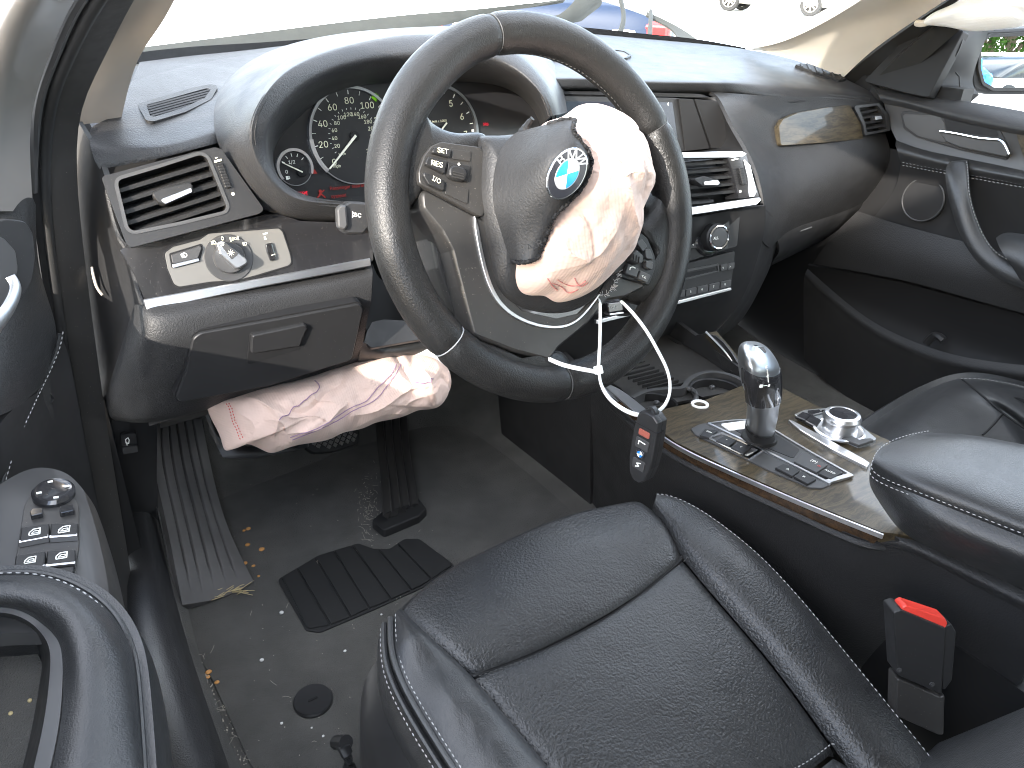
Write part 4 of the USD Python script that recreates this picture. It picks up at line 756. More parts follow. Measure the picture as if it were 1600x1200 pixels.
for i in range(9):
    u = 1133 - i*18.0; v = 443 + i*3.9
    b = part('audio_button', F4.mesh(plate(rpoly(q4([(u-8.2, v-2.5), (u+8.2, v-6.2), (u+7.6, v+4.0), (u-8.8, v+7.6)], .002), .001), .0, .005, .001)), 'dark_grey', au)
    part('button_print', text(F4, str(8-i) if i < 8 else 'o', u, v+1, u+10, v-1.3, .0034, .0052), 'white_ink', b)
part('audio_strip', F4.mesh(plate(rpoly(q4([(930, 500), (1060, 469), (1140, 449), (1141, 453), (1060, 474), (930, 506)], .002), .0008), -.002, .006, .0012)), 'satin', au)
# passenger trim and outer vent
FW = Frame(P(1285, 195, y=.333), np.cross(P(1345, 190, y=.326)-P(1220, 205, y=.328), P(1290, 160, y=.342)-P(1290, 225, y=.318)))
if FW.n@(CAM-FW.o) < 0: FW = Frame(FW.o, -FW.n)
wt = rpoly(FW.ats([(1215, 198), (1222, 186), (1245, 176), (1290, 168), (1326, 164), (1346, 200), (1348, 217), (1290, 223), (1218, 228)]), .006)
FW = Frame(FW.o + FW.n*.0045, FW.n)
wt = rpoly(FW.ats([(1215, 198), (1222, 186), (1245, 176), (1290, 168), (1326, 164), (1346, 200), (1348, 217), (1290, 223), (1218, 228)]), .006)
part('wood_inlay', FW.mesh(plate(wt, -.03, .003, .0015)), 'wood', dash)
F5 = Frame(P(1364, 187, y=.315), nrm((-.25, -.92, .28)))
v5 = rpoly(F5.ats([(1332, 166), (1372, 161), (1386, 180), (1390, 204), (1350, 212), (1347, 196)]), .003)
v5i = rpoly(F5.ats([(1340, 169), (1369, 165), (1381, 181), (1385, 202), (1353, 207), (1350, 192)]), .002)
ov = part('air_vent', F5.mesh(frame_ring(v5, v5i, -.02, .003)), 'hard_black', dash)
part('vent_recess', F5.mesh(plate(v5i, -.04, -.02, 0)), 'recess_black', ov)
slatbox(F5, v5i, 4, 'hard_black', ov, depth=.014, dirn=F5.at(1384, 190)-F5.at(1350, 196), thick=.0028, tilt=.002, top=-.002)
part('vent_tab', F5.mesh(plate(rpoly(F5.ats([(1366, 182), (1376, 181), (1378, 186), (1367, 188)], .004), .001), -.008, .006, .0015)), 'satin', ov)

# ================================================================== steering column and wheel
RAKE = math.radians(24)
W = Frame((0, 0, 1.08), (0, -math.cos(RAKE), math.sin(RAKE)))
def qw(pts, h=0.0): return W.ats(pts, h)
col = thing('steering_column', 'black steering column shroud with stalks behind the wheel', 'steering column', (0, .15, 1.0))
cp = W.w([[0, 0], [0, 0]], [-.05, -.24])
part('column_shroud', W.mesh(moved(rbox((.115, .125, .17), .022), (0, -.01, -.14))), 'hard_black', col, smooth=40)
part('shroud_lower', W.mesh(moved(rbox((.135, .05, .15), .016), (0, -.085, -.15))), 'hard_dusty', col, smooth=40)
part('steering_shaft', tube([cp[0], W.w([[0, 0]], 0.0)[0]], .045, 24), 'recess_black', col)
# indicator stalk
FS = Frame(P(548, 340, y=.135), (-.25, -.93, .26))
sk = part('indicator_stalk', tube(spl([P(545, 342, y=.14), P(580, 340, y=.15), P(640, 342, y=.17), P(700, 350, y=.19)], 20), np.linspace(.019, .016, 20), 14, flat=.85), 'hard_black', col)
part('stalk_head', FS.mesh(plate(rpoly(FS.ats([(530, 322), (545, 314), (572, 316), (578, 330), (578, 352), (566, 366), (540, 366), (530, 358)]), .005), -.02, .010, .005)), 'hard_black', sk)
part('stalk_button', FS.mesh(plate(rpoly(FS.ats([(525, 327), (531, 320), (540, 320), (543, 352), (538, 360), (527, 356)], .01), .003), .0, .017, .004)), 'dark_grey', sk)
part('stalk_print', join([text(FS, 'BC', 559, 336, 569, 337, .0040, .0102), FS.mesh(ribbon(FS.ats([(550.5, 330.5), (554.5, 335.5), (550.5, 339.5), (550.5, 330.5)], .0102), .0006, .0102, .0106))]), 'white_ink', sk)
st2 = part('adjust_lever', W.mesh(moved(lathe([(0, 0), (.012, 0), (.015, .004), (.013, .012), (0, .014)], 24), (*W.at(643, 358, -.06), -.06))), 'hard_black', col)
part('shroud_cover', W.mesh(plate(rpoly(qw([(633, 330), (650, 322), (675, 345), (690, 385), (650, 378)], -.055), .006), -.075, -.055, .003)), 'hard_black', col)
wip = part('wiper_stalk', tube(spl([P(1000, 470, y=.10), P(975, 480, y=.13), P(930, 470, y=.16)], 12), .013, 12), 'hard_black', col)
FT = Frame(P(970, 480, y=.075), (-.25, -.93, .26))
part('start_switch', FT.mesh(plate(rpoly(FT.ats([(946, 473), (969, 471), (971, 484), (948, 488)]), .002), -.02, .006, .002)), 'gloss_black', col)
part('switch_print', text(FT, 'TRIM', 957, 480, 967, 478.5, .0032, .0063), 'white_ink', col)
part('switch_edge', FT.mesh(plate(rpoly(FT.ats([(948, 489), (971, 486), (971, 489), (949, 492)]), .0008), -.01, .007, .001)), 'satin', col)
part('switch_knob', FT.mesh(moved(lathe([(0, 0), (.009, 0), (.009, .014), (.007, .017), (0, .017)], 24), (*FT.at(984, 476), -.005))), 'dark_grey', col)

wheel = thing('steering_wheel', 'black leather steering wheel turned slightly right with torn centre cover', 'steering wheel', (0, 0, 1.08))
Rw, rw = .1692, .0190
def ang(u, v): q = W.at(u, v, rw); return math.atan2(q[1], q[0])
sa_ = [ang(786, 46), ang(1032, 200), ang(896, 602), ang(707, 546)]   # seams, clockwise from the top
sa_ = [a % (2*math.pi) for a in sa_]
def rim_seg(a0, a1, label=None):
    if a1 > a0: a1 -= 2*math.pi
    n = max(16, int(abs(a1-a0)*36)); T = np.linspace(a0, a1, n); ph = np.linspace(0, 2*math.pi, 22, endpoint=False)
    t = np.linspace(0, 1, n); pin = 1 - .09*np.exp(-np.minimum(t, 1-t)*abs(a1-a0)/.018)
    G = []
    for a, k in zip(T, pin):
        thick = 1.0 + .10*math.exp(-((((a-math.radians(128)+math.pi) % (2*math.pi))-math.pi)/.3)**2) + .10*math.exp(-((((a-math.radians(10)+math.pi) % (2*math.pi))-math.pi)/.3)**2)
        rr = Rw + rw*k*thick*1.0*np.cos(ph) - (thick-1)*.012; zz = rw*k*thick*1.04*np.sin(ph)
        G.append(np.c_[rr*math.cos(a), rr*math.sin(a), zz])
    m = gridmesh(np.array(G), wrap=True)
    if m.volume < 0: m.invert()
    return W.mesh(m)
for i in range(4):
    part('rim_leather', rim_seg(sa_[i]-.004, sa_[(i+1) % 4]+.004), 'leather_wheel', wheel, smooth=70)
for a in sa_:
    ph = np.linspace(0, 2*math.pi, 24, endpoint=False); k = .93
    p = np.c_[(Rw+rw*k*np.cos(ph))*math.cos(a), (Rw+rw*k*np.cos(ph))*math.sin(a), rw*k*1.04*np.sin(ph)]
    part('rim_seam', tube(W.o + p[:, :1]*W.a + p[:, 1:2]*W.b + p[:, 2:3]*W.n, .0006, 6, closed=True), 'thread' if a == sa_[3] else 'thread_dark', wheel)
# stitching round the inside of the rim
for i in range(4):
    a0, a1 = sa_[i], sa_[(i+1) % 4]
    if a1 > a0: a1 -= 2*math.pi
    T = np.linspace(a0-.05, a1+.05, 90); q = np.c_[(Rw-rw*1.0)*np.cos(T), (Rw-rw*1.0)*np.sin(T)]
    part('rim_stitching', stitches(W.w(q, -.002), .0030, .0022, .0006), 'thread_dark', wheel, kind='stuff')
# leather flare from the rim to the spoke at the left, and at the right
def puffw(pts, h0, H, m, name, par=wheel, power=3, n=80, back=.02, **k): return part(name, puff(W, qw(pts, h0+H*.5), h0, H, rings=18, n=n, power=power, back=back, **k), m, par, smooth=60)
puffw([(652, 150), (668, 176), (690, 196), (725, 205), (765, 208), (775, 240), (760, 262), (690, 260), (655, 305), (640, 332), (612, 350), (596, 300), (598, 235), (615, 180)], -.006, .016, 'leather_wheel', 'spoke_leather')
puffw([(1040, 290), (1056, 330), (1058, 390), (1046, 455), (1015, 478), (985, 462), (1005, 440), (1018, 400), (1004, 372), (1000, 350), (1018, 330)], -.006, .016, 'leather_wheel', 'spoke_leather')
puffw([(690, 520), (742, 528), (800, 552), (858, 566), (880, 548), (900, 575), (880, 592), (800, 590), (735, 570), (700, 548)], -.008, .018, 'leather_wheel', 'spoke_leather')
# Y-shaped lower spoke and back cover
outer = [(655, 290), (738, 334), (762, 346), (768, 400), (782, 450), (815, 482), (868, 494), (902, 486), (940, 448), (985, 405), (1012, 420), (1006, 450), (975, 466), (948, 470), (918, 506), (872, 544), (858, 564), (800, 549), (738, 525), (718, 448), (704, 392), (688, 362), (658, 326)]
ro = rpoly(qw(outer, .008), .006)
lower = part('lower_spoke', W.mesh(plate(ro, -.022, .010, .006)), 'hard_dusty', wheel, smooth=40)
part('spoke_back', W.mesh(plate(rpoly(qw([(640, 330), (668, 332), (700, 372), (716, 420), (734, 470), (742, 535), (728, 530), (700, 488), (678, 420), (670, 372)], -.02), .005), -.05, -.014, .006)), 'hard_dusty', wheel, smooth=40)
inl = spl(qw([(742, 338), (750, 385), (764, 440), (786, 478), (825, 503), (870, 511), (902, 500), (938, 458)], .012), 60)
wd = np.interp(np.linspace(0, 1, 60), [0, .06, .35, .6, 1], [.0016, .0042, .0042, .0032, .0022])
L_ = []; dd = np.gradient(inl, axis=0); dd /= np.linalg.norm(dd, axis=1, keepdims=True); nn_ = np.c_[-dd[:, 1], dd[:, 0]]
part('silver_inlay', W.mesh(plate(np.vstack([inl+nn_*wd[:, None]*.5, (inl-nn_*wd[:, None]*.5)[::-1]]), .006, .0125, .0010)), 'satin', wheel)
inner = qw([(755, 340), (766, 346), (776, 400), (790, 440), (820, 468), (868, 482), (900, 476), (935, 450), (940, 456), (902, 496), (868, 506), (825, 498), (790, 474), (770, 440), (758, 390)], .012)
part('inner_trim', W.mesh(plate(rpoly(inner, .003), -.01, .0095, .004)), 'gloss_black', wheel)
part('hub_well', W.mesh(plate(rpoly(qw([(752, 225), (900, 190), (1010, 230), (1015, 360), (960, 440), (880, 488), (810, 470), (772, 400)], -.01), .02), -.05, -.012, .004)), 'recess_black', wheel)
# left switch pad
padl = part('switch_pad', W.mesh(plate(rpoly(qw([(655, 287), (654, 268), (662, 244), (674, 228), (690, 221), (748, 229), (757, 236), (757, 338), (750, 338)], .014), .004), -.01, .014, .002)), 'hard_dusty', wheel)
part('pad_side', W.mesh(plate(rpoly(qw([(746, 230), (762, 226), (766, 300), (758, 340), (748, 334)], .010), .002), -.012, .0125, .002)), 'hard_black', padl)
H = .0145
def wbtn(pts, m='hard_black', h1=.0185, name='switch_button', par=None, bev=.0016, r=.0015): return part(name, W.mesh(plate(rpoly(qw(pts, h1), r), .012, h1, bev)), m, par or padl)
b1 = wbtn([(674, 238), (680, 229), (706, 233), (703, 246)]); part('button_print', text(W, 'SET', 692, 235.5, 702, 237.5, .0042, .0187), 'dial_ink', b1)
b2 = wbtn([(664, 256), (670, 244), (699, 251), (695, 272)]); part('button_print', text(W, 'RES', 683, 256, 693, 258.5, .0046, .0187), 'dial_ink', b2)
b3 = wbtn([(662, 275), (662, 268), (695, 284), (694, 299), (670, 288)]); part('button_print', text(W, 'I/O', 682, 281, 692, 286, .0040, .0187), 'dial_ink', b3)
wbtn([(707, 233), (736, 237), (735, 252), (706, 248)], 'hard_dusty', .0152, 'blank_plate', bev=.0004); wbtn([(697, 285), (732, 297), (731, 319), (696, 303)], 'hard_dusty', .0152, 'blank_plate', bev=.0004)
b4 = wbtn([(701, 253), (735, 259), (731, 285), (700, 274)], 'hard_black', .0165, 'rocker_frame', bev=.0008)
b5 = wbtn([(703, 262), (711, 257), (727, 262), (731, 272), (727, 283), (712, 280), (702, 274)], 'hard_black', .0215, 'rocker', b4, .003, .003)
for k in range(3): part('rocker_rib', W.mesh(ribbon(qw([(708, 268+k*4), (725, 272+k*4)], .022), .0008, .020, .0222)), 'hard_dusty', b5)
part('rocker_print', join([text(W, '+', 717, 256, 727, 258, .0042, .0167), text(W, '-', 715, 282, 725, 285, .0042, .0167)]), 'white_ink', b4)
# right switch pad
padr = part('switch_pad', W.mesh(plate(rpoly(qw([(1000, 362), (1012, 372), (1024, 400), (1024, 420), (1014, 446), (965, 432), (952, 420), (975, 392)], .014), .004), -.01, .014, .002)), 'hard_black', wheel)
for k, pts in enumerate(([(994, 378), (1003, 372), (1012, 384), (1005, 394)], [(1008, 390), (1016, 388), (1022, 406), (1010, 404)], [(1010, 407), (1022, 409), (1019, 422), (1009, 418)], [(982, 411), (999, 420), (995, 434), (977, 427)], [(1001, 422), (1018, 430), (1011, 442), (997, 436)])):
    b = wbtn(pts, 'dark_grey', .0185, par=padr)
rk = wbtn([(989, 396), (996, 390), (1007, 400), (1004, 412), (996, 413), (986, 407)], 'dark_grey', .022, 'rocker', padr, .003, .002)
for k in range(3): part('rocker_rib', W.mesh(ribbon(qw([(991+k*4, 397+k*2), (990+k*4, 407+k*2)], .0225), .0008, .020, .0230)), 'hard_black', rk)
part('phone_symbol', W.mesh(ribbon(qw([(984, 422), (985, 418), (989, 417), (993, 419)], .0188), .001, .0185, .0190)), 'white_ink', padr); part('voice_symbol', text(W, '<<', 1006, 432, 1014, 437, .0036, .0187), 'white_ink', padr)
# torn airbag cover: base left on the hub, folded flap carrying the emblem
base = [(760, 218), (764, 206), (800, 204), (836, 206), (850, 240), (838, 300), (812, 360), (800, 420), (812, 452), (850, 470), (900, 470), (935, 452), (955, 428), (966, 440), (940, 472), (905, 490), (862, 492), (812, 476), (786, 446), (776, 400), (764, 340), (757, 290)]
part('cover_base', puff(W, qw(base, .022), .004, .026, rings=20, n=110, power=4, back=.02, centre=W.at(800, 320, .022)), 'leather_flap', wheel, smooth=50)
FLH = .075
def flap_h(q):     # folded-out flap: rises over the bag towards the emblem
    e = (q[:, 0]-W.at(775, 330, .05)[0])/.075; return .026 + .072*np.clip(e, 0, 1.3)**1.1 + .012*np.clip((q[:, 1]-.02)/.08, -1, 1)
frows = [[(806, 208, .040), (832, 200, .052), (862, 192, .066), (890, 186, .080), (899, 188, .084)],
         [(790, 222, .034), (825, 214, .056), (862, 206, .080), (888, 202, .094), (897, 206, .097)],
         [(776, 252, .030), (812, 246, .056), (855, 240, .090), (895, 232, .104), (919, 236, .100)],
         [(770, 290, .030), (806, 284, .056), (850, 278, .086), (890, 274, .100), (921, 270, .096)],
         [(772, 325, .030), (805, 318, .054), (842, 312, .076), (872, 312, .086), (897, 308, .088)],
         [(782, 360, .030), (806, 352, .050), (832, 346, .064), (852, 345, .072), (866, 340, .076)],
         [(792, 390, .032), (808, 386, .046), (826, 382, .056), (840, 378, .062), (852, 376, .064)],
         [(800, 408, .034), (809, 410, .044), (820, 410, .052), (830, 408, .056), (838, 405, .058)]]
fr_ = [[W.px(u, v, h) for u, v, h in r] for r in frows]
FG = lgrid(fr_, 60, 70)
flap = part('cover_flap', slab(FG, .0035), 'leather_flap', wheel, smooth=60)
# frayed cut edge along the flap's free border
edge = np.vstack([FG[0, 30:], FG[:, -1], FG[-1, ::-1]])
ev = even(edge, 240) + np.c_[RNG.normal(0, .0005, (240, 3))]
part('flap_edge', tube(ev, .0016*(1+.5*RNG.random(240)), 6), 'recess_black', flap)
part('torn_tab', tube(spl([W.px(815, 212, .03), W.px(822, 198, .034), W.px(832, 185, .04)], 10), np.linspace(.007, .004, 10)*(1+.3*RNG.random(10)), 6, flat=.5), 'recess_black', wheel)
part('torn_strip', sheet([[W.px(952, 432, .03), W.px(968, 425, .034)], [W.px(935, 460, .022), W.px(950, 460, .026)]], .004, 8, 10), 'leather_flap', wheel)
fz = [tube([p, p + RNG.normal(0, .002, 3) + W.n*.003], .0003, 4) for p in even(np.array([W.px(968, 424, .034), W.px(958, 446, .030), W.px(948, 460, .027), W.px(934, 461, .024)]), 40)]
part('fray', join(fz), 'thread', wheel, kind='stuff')
part('cover_print', text(Frame(W.px(833, 385, .0655), nrm(np.cross(W.px(850, 380, .066)-W.px(815, 392, .052), W.px(836, 370, .068)-W.px(832, 395, .060)))*np.sign(np.dot(np.cross(W.px(850, 380, .066)-W.px(815, 392, .052), W.px(836, 370, .068)-W.px(832, 395, .060)), CAM-W.o))), 'AIR', 835, 383, 845, 379, .0060, .0003), 'dark_grey', flap)
# emblem on the flap
ec = W.px(884, 270, .103)
FE = Frame(ec, nrm(W.n*.78 + W.a*(-.40) + W.b*(-.22) + nrm(CAM-ec)*.25), right=W.a)
def eu(u, v): return FE.at(u, v)
maj = eu(907, 232) - eu(862, 309); 
e_ax = maj/np.linalg.norm(maj); e_pr = np.array([e_ax[1], -e_ax[0]])
hw = eu(915, 262)-eu(852, 280); a_len = np.linalg.norm(maj)/2; b_len = a_len*.66
ecn = (eu(907, 232)+eu(862, 309))/2 + e_pr*0.0005
def ell(k, kk=None, n=56, a0=0, a1=2*math.pi, full=True):
    t = np.linspace(a0, a1, n, endpoint=not full); return ecn + k*(np.cos(t)[:, None]*e_ax*a_len + np.sin(t)[:, None]*e_pr*b_len)
em = part('emblem', FE.mesh(plate(ell(1.0), -.006, .003, .0015)), 'chrome', flap)
part('emblem_ring', FE.mesh(plate(ell(.92), .0, .0036, .0006)), 'black_enamel', em)
part('emblem_inner_ring', FE.mesh(plate(ell(.60), .0, .0040, .0004)), 'satin', em)
rot0 = math.atan2(*( (eu(895, 247)-ecn)@np.stack([e_pr, e_ax], 1) )) + .0
def quad_sec(i):
    a = -.62 + i*math.pi/2; t = np.linspace(a, a+math.pi/2, 16)
    return np.vstack([ecn, ecn + .555*(np.cos(t)[:, None]*e_ax*a_len + np.sin(t)[:, None]*e_pr*b_len)])
for i in range(4): part('emblem_quarter', FE.mesh(plate(quad_sec(i), .001, .0044, .0002)), ('white_enamel', 'blue_enamel')[i % 2], em)
for s, a in (('B', -1.15), ('M', -.42), ('W', .42)):
    p = ecn + .75*(math.cos(a)*e_ax*a_len + math.sin(a)*e_pr*b_len); q = meshkit.text_mesh(s, .0075, .0003, True); lo, hi = q.bounds; q.apply_translation([-(lo[0]+hi[0])/2, -.00375, 0])
    ta = ecn + .75*(math.cos(a+.1)*e_ax*a_len + math.sin(a+.1)*e_pr*b_len) - p; q.apply_transform(trimesh.transformations.rotation_matrix(math.atan2(ta[1], ta[0]), [0, 0, 1])); q.apply_translation([p[0], p[1], .0037]); part('emblem_letter', FE.mesh(q), 'satin', em)

# ================================================================== airbags
ab = thing('driver_airbag', 'crumpled pale pink driver airbag burst out of the steering wheel', 'airbag', tuple(W.w([[.03, 0]], .03)[0]))
AO = [(872, 183), (905, 170), (930, 153), (958, 156), (990, 174), (1010, 198), (1022, 235), (1029, 275), (1016, 312), (1008, 356), (1004, 380), (985, 410), (958, 440), (932, 460), (893, 469), (872, 460), (842, 456), (824, 428), (828, 385), (842, 340), (848, 280), (850, 225)]
aq = qw(AO, .045)
ridges = [((905, 195), (1020, 360), .010), ((945, 165), (1015, 250), .007), ((905, 260), (1025, 285), .006), ((868, 330), (925, 420), .011), ((885, 440), (985, 345), .005), ((840, 420), (900, 460), .006), ((960, 180), (1010, 300), .006), ((870, 390), (890, 465), .006)]
def crease(q, fr, hgt, lst, w0=.010):
    z = np.zeros(len(q))
    for a, b, w in lst:
        p0, p1 = fr.at(*a, hgt), fr.at(*b, hgt); d = p1-p0; L = np.linalg.norm(d); d = d/L; t = (q-p0)@d/L; s = (q-p0)@np.array([-d[1], d[0]])
        s = s + .006*np.sin(t*7+w*900)
        z += w*np.exp(-np.abs(s)/w0*1.2)*np.clip(np.sin(np.clip(t, 0, 1)*math.pi), 0, 1)**.5*np.where(s > 0, 1.0, .75)
    return z
def abump(q, k):
    p = np.c_[q*34, np.full(len(q), 3.1)]; w = (meshkit.fbm(p, 4, 3)-.5)
    fold = np.abs(meshkit.noise(np.c_[q*26+5, np.full(len(q), 1.7)], 9)-.5)
    return (w*.015 - (fold < .09)*(.09-fold)*.03)*min(1, (1-k)*6+.25) + crease(q, W, .09, ridges)*min(1, (1-k)*5+.15)
bag = part('cloth_bag', puff(W, aq, .020, .070, rings=90, n=300, power=2.6, bump=abump, back=.022, centre=W.at(905, 315, .05)), 'airbag', ab, smooth=70)
vent_line = [W.px(u, v, h) for u, v, h in ((925, 195, .093), (945, 245, .102), (968, 290, .098), (988, 330, .082), (992, 370, .060))]
bl_q = [(868, 448), (880, 456), (892, 462), (905, 452), (915, 445), (922, 448), (900, 444), (885, 446), (875, 440)]
def surf_pt(u, v):
    best = None; vv = np.asarray(BAGV); d = (vv-CAM); zz = d@FWD; uu = 800+FPX*(d@RGT)/zz; v2 = 600-FPX*(d@UPV)/zz
    k = np.where((uu-u)**2+(v2-v)**2 < 36)[0]; k = k if len(k) else np.argsort((uu-u)**2+(v2-v)**2)[:6]; return CAM + (vv[k[np.argmin(zz[k])]]-CAM)*.998
BAGV = puff(W, aq, .020, .070, rings=90, n=300, power=2.6, bump=abump, back=.022, centre=W.at(905, 315, .05)).vertices
for pts in ([(866, 448), (878, 455), (890, 463), (904, 458)], [(874, 442), (890, 452), (908, 450), (918, 444)], [(858, 440), (864, 452), (872, 458)], [(898, 440), (912, 452), (922, 446)]):
    part('blood_mark', tube(spl([surf_pt(*p) for p in pts], 24), .0008*(.6+RNG.random(24)), 6, flat=.5), 'airbag_blood', ab)

knb = thing('knee_airbag', 'pale pink knee airbag hanging crumpled below the dashboard', 'airbag', tuple(P(520, 620, y=.30)))
FKB = Frame(P(520, 625, y=.29), (-.05, -.86, .51))
KO = [(328, 630), (345, 618), (410, 600), (470, 590), (560, 560), (640, 545), (700, 560), (716, 588), (709, 618), (692, 636), (664, 640), (640, 650), (596, 660), (575, 669), (545, 676), (520, 687), (470, 696), (440, 706), (425, 707), (398, 695), (378, 697), (358, 704), (350, 686), (338, 660)]
kr_ = [((400, 615), (440, 700), .016), ((345, 625), (362, 700), .006), ((440, 690), (545, 640), .012), ((545, 650), (690, 600), .014), ((560, 668), (700, 628), .010), ((620, 655), (700, 590), .010), ((655, 570), (690, 640), .010), ((425, 640), (520, 668), .007), ((370, 620), (395, 690), .007), ((470, 600), (520, 640), .005), ((600, 560), (640, 610), .006), ((660, 585), (676, 630), .005), ((410, 655), (470, 700), .010)]
kq = FKB.ats(KO, .03)
def kbump(q, k):
    p = np.c_[q*24, np.full(len(q), 7.7)]; w = (meshkit.fbm(p, 4, 21)-.5)
    w2 = meshkit.noise(np.c_[q*11, np.full(len(q), 4.4)], 33)-.5; rid = np.abs(meshkit.noise(np.c_[q*np.array([30, 17])+meshkit.noise(np.c_[q*9, q[:, :1]*0], 5)[:, None]*2, np.full(len(q), 9.1)], 41)-.5)
    return (w*.026 + w2*.036 - np.clip(.13-rid, 0, 1)*.045)*min(1, (1-k)*6+.35) + crease(q, FKB, .05, kr_, .013)*min(1, (1-k)*6+.25)
kmesh = puff(FKB, kq, .0, .058, rings=90, n=340, power=3, bump=kbump, back=.035, centre=FKB.at(520, 632, .03))
part('cloth_bag', kmesh, 'airbag', knb, smooth=70)
BAGV = kmesh.vertices
def onbag(pts, n=60): return np.array([surf_pt(*p) for p in even(spl(np.array(pts, float), 40), n)])
def smoothp(p, k=5):
    q = np.pad(p, ((k, k), (0, 0)), mode='edge'); return np.array([q[i:i+2*k+1].mean(0) for i in range(len(p))])
part('red_seam', stitches(smoothp(onbag([(349, 626), (356, 650), (365, 675), (372, 692)]), 3), .0024, .0014, .0007), 'thread_red', knb, kind='stuff')
part('red_seam', stitches(smoothp(onbag([(353, 625), (360, 650), (369, 674), (377, 690)]), 3), .0024, .0014, .0007), 'thread_red', knb, kind='stuff')
for pts in ([(455, 688), (500, 672), (545, 645), (590, 610), (618, 580), (624, 562)], [(458, 692), (505, 675), (550, 649), (595, 614), (623, 582), (629, 562)], [(490, 588), (503, 600), (500, 610), (470, 632), (440, 655)], [(650, 592), (670, 594), (682, 588)]):
    part('seam_thread', tube(smoothp(onbag(pts), 3), .00065, 5), 'thread_mauve', knb)
part('card_flap', slab(lgrid([[P(610, 567, y=.292), P(680, 545, y=.285), P(700, 556, y=.28)], [P(618, 561, y=.29), P(660, 566, y=.28), P(690, 572, y=.272)]], 10, 4), .0012), 'white_cloth', knb)
part('module_tray', sheet(px3([[(318, 640, .36), (325, 640, .36), (334, 640, .36)], [(336, 690, .345), (345, 690, .34), (356, 690, .34)], [(350, 716, .33), (400, 716, .325), (475, 700, .33)], [(352, 712, .35), (400, 708, .36), (475, 692, .36)]]), .012, 24, 16), 'hard_black', knb)

# ================================================================== cable ties and key
t1 = thing('cable_tie', 'white cable tie looped tight round the lower wheel spoke', 'cable tie', tuple(W.px(935, 578, .025)))
def wp(l): return [W.px(u, v, h) for u, v, h in l]
def strap(pts, w=.0042, n=60, th=.30): return tube(spl(pts, n), w/2, 8, flat=th*1.0, up=W.n)
part('tie_strap', strap(wp([(938, 474, .016), (938, 500, .020), (937, 540, .025), (935, 574, .030)])), 'white_plastic', t1)
part('tie_strap', strap(wp([(858, 561, .010), (880, 570, .018), (905, 576, .026), (932, 581, .030)])), 'white_plastic', t1)
part('tie_strap', strap(wp([(938, 474, .016), (932, 466, .0), (905, 500, -.028), (870, 540, -.024), (855, 556, -.006), (858, 561, .010)])), 'white_plastic', t1)
tb_ = W.px(935, 578, .031); FTB = Frame(tb_, nrm(W.n+.4*nrm(CAM-tb_)), right=W.a)
part('tie_lock', FTB.mesh(moved(rbox((.0078, .0085, .006), .0012), (0, 0, 0))), 'white_plastic', t1)
part('lock_pawl', FTB.mesh(moved(rbox((.004, .0035, .002), .0006), (0, .0005, .003))), 'white_plastic', t1)
t2 = thing('cable_tie', 'long white cable tie loop hanging from the wheel and carrying the key', 'cable tie', tuple(W.px(1047, 600, .05)))
part('tie_strap', strap(wp([(970, 470, .012), (985, 485, .022), (1010, 517, .034), (1030, 552, .044), (1043, 580, .052), (1047, 605, .056), (1043, 625, .058), (1032, 640, .058), (1015, 648, .058)]), n=80), 'white_plastic', t2)
part('tie_strap', strap(wp([(936, 582, .034), (940, 602, .042), (952, 622, .050), (970, 637, .056), (988, 646, .060), (1004, 649, .060), (1016, 648, .056)]), n=70), 'white_plastic', t2)
part('tie_strap', strap(wp([(970, 470, .012), (978, 480, -.004), (1000, 520, -.01), (990, 545, .0), (960, 570, .022), (936, 582, .034)]), n=50), 'white_plastic', t2) if False else None
key = thing('car_key', 'black key fob with red panic button hanging from a white tie', 'key', tuple(W.px(1005, 700, .058)))
kc0 = W.px(1003, 700, .060)
up_ = np.array([0, 0, 1.0]); FKY = Frame(kc0, nrm([-.97, -.55, .10]), right=nrm([.5, -.97, 0]))
FKY = Frame(kc0, nrm([-1, -.12, .04]), right=(0, -1, 0))
prof = np.array([[-.0125, .030], [-.011, .0355], [-.004, .0385], [.006, .0385], [.0125, .034], [.0138, .018], [.0142, .0], [.0135, -.018], [.010, -.034], [.004, -.040], [-.004, -.040], [-.010, -.034], [-.0135, -.018], [-.0142, .0], [-.0138, .018]])
kshape = rpoly(prof, .003)
kb_ = part('key_body', FKY.mesh(plate(kshape, -.007, .0, .003)), 'hard_black', key); part('key_shell', FKY.mesh(plate(kshape, -.0141, -.0073, .0008)), 'hard_black', key)
part('key_gap', FKY.mesh(plate(rpoly(shapely.Polygon(kshape).buffer(-.0006).exterior.coords[:-1], .002), -.0075, -.0065, 0)), 'satin', key)
part('key_cap_line', FKY.mesh(plate(np.array([[-.0142, .0228], [.0142, .0228], [.0142, .0238], [-.0142, .0238]]), -.01, .00025, 0)), 'recess_black', key)
part('key_loop', FKY.mesh(frame_ring(circ((0, .038), .006, 28), circ((0, .038), .0035, 28), -.009, -.004)), 'hard_black', key)
def kbtn(cx, cy, w, h, m): return part('key_button', FKY.mesh(plate(rpoly(np.array([[-w/2, -h/2], [w/2, -h/2], [w/2, h/2], [-w/2, h/2]])+[cx, cy], .0012), -.002, .0012, .0006)), m, kb_)
kbtn(0, .0165, .013, .0065, 'orange_red'); kbtn(0, .0045, .016, .011, 'dark_grey'); kbtn(0, -.019, .015, .011, 'dark_grey')
part('key_symbol', join([FKY.mesh(ribbon([(-.004, .003), (-.004, .007), (.004, .0065)], .0010, .001, .0016)), FKY.mesh(ribbon([(-.003, -.022), (.001, -.020), (-.002, -.018), (.003, -.016)], .0010, .001, .0016))]), 'white_ink', kb_)
ke = part('key_emblem', FKY.mesh(plate(circ((0, -.0065), .0052, 32), -.002, .0018, .0008)), 'black_enamel', kb_)
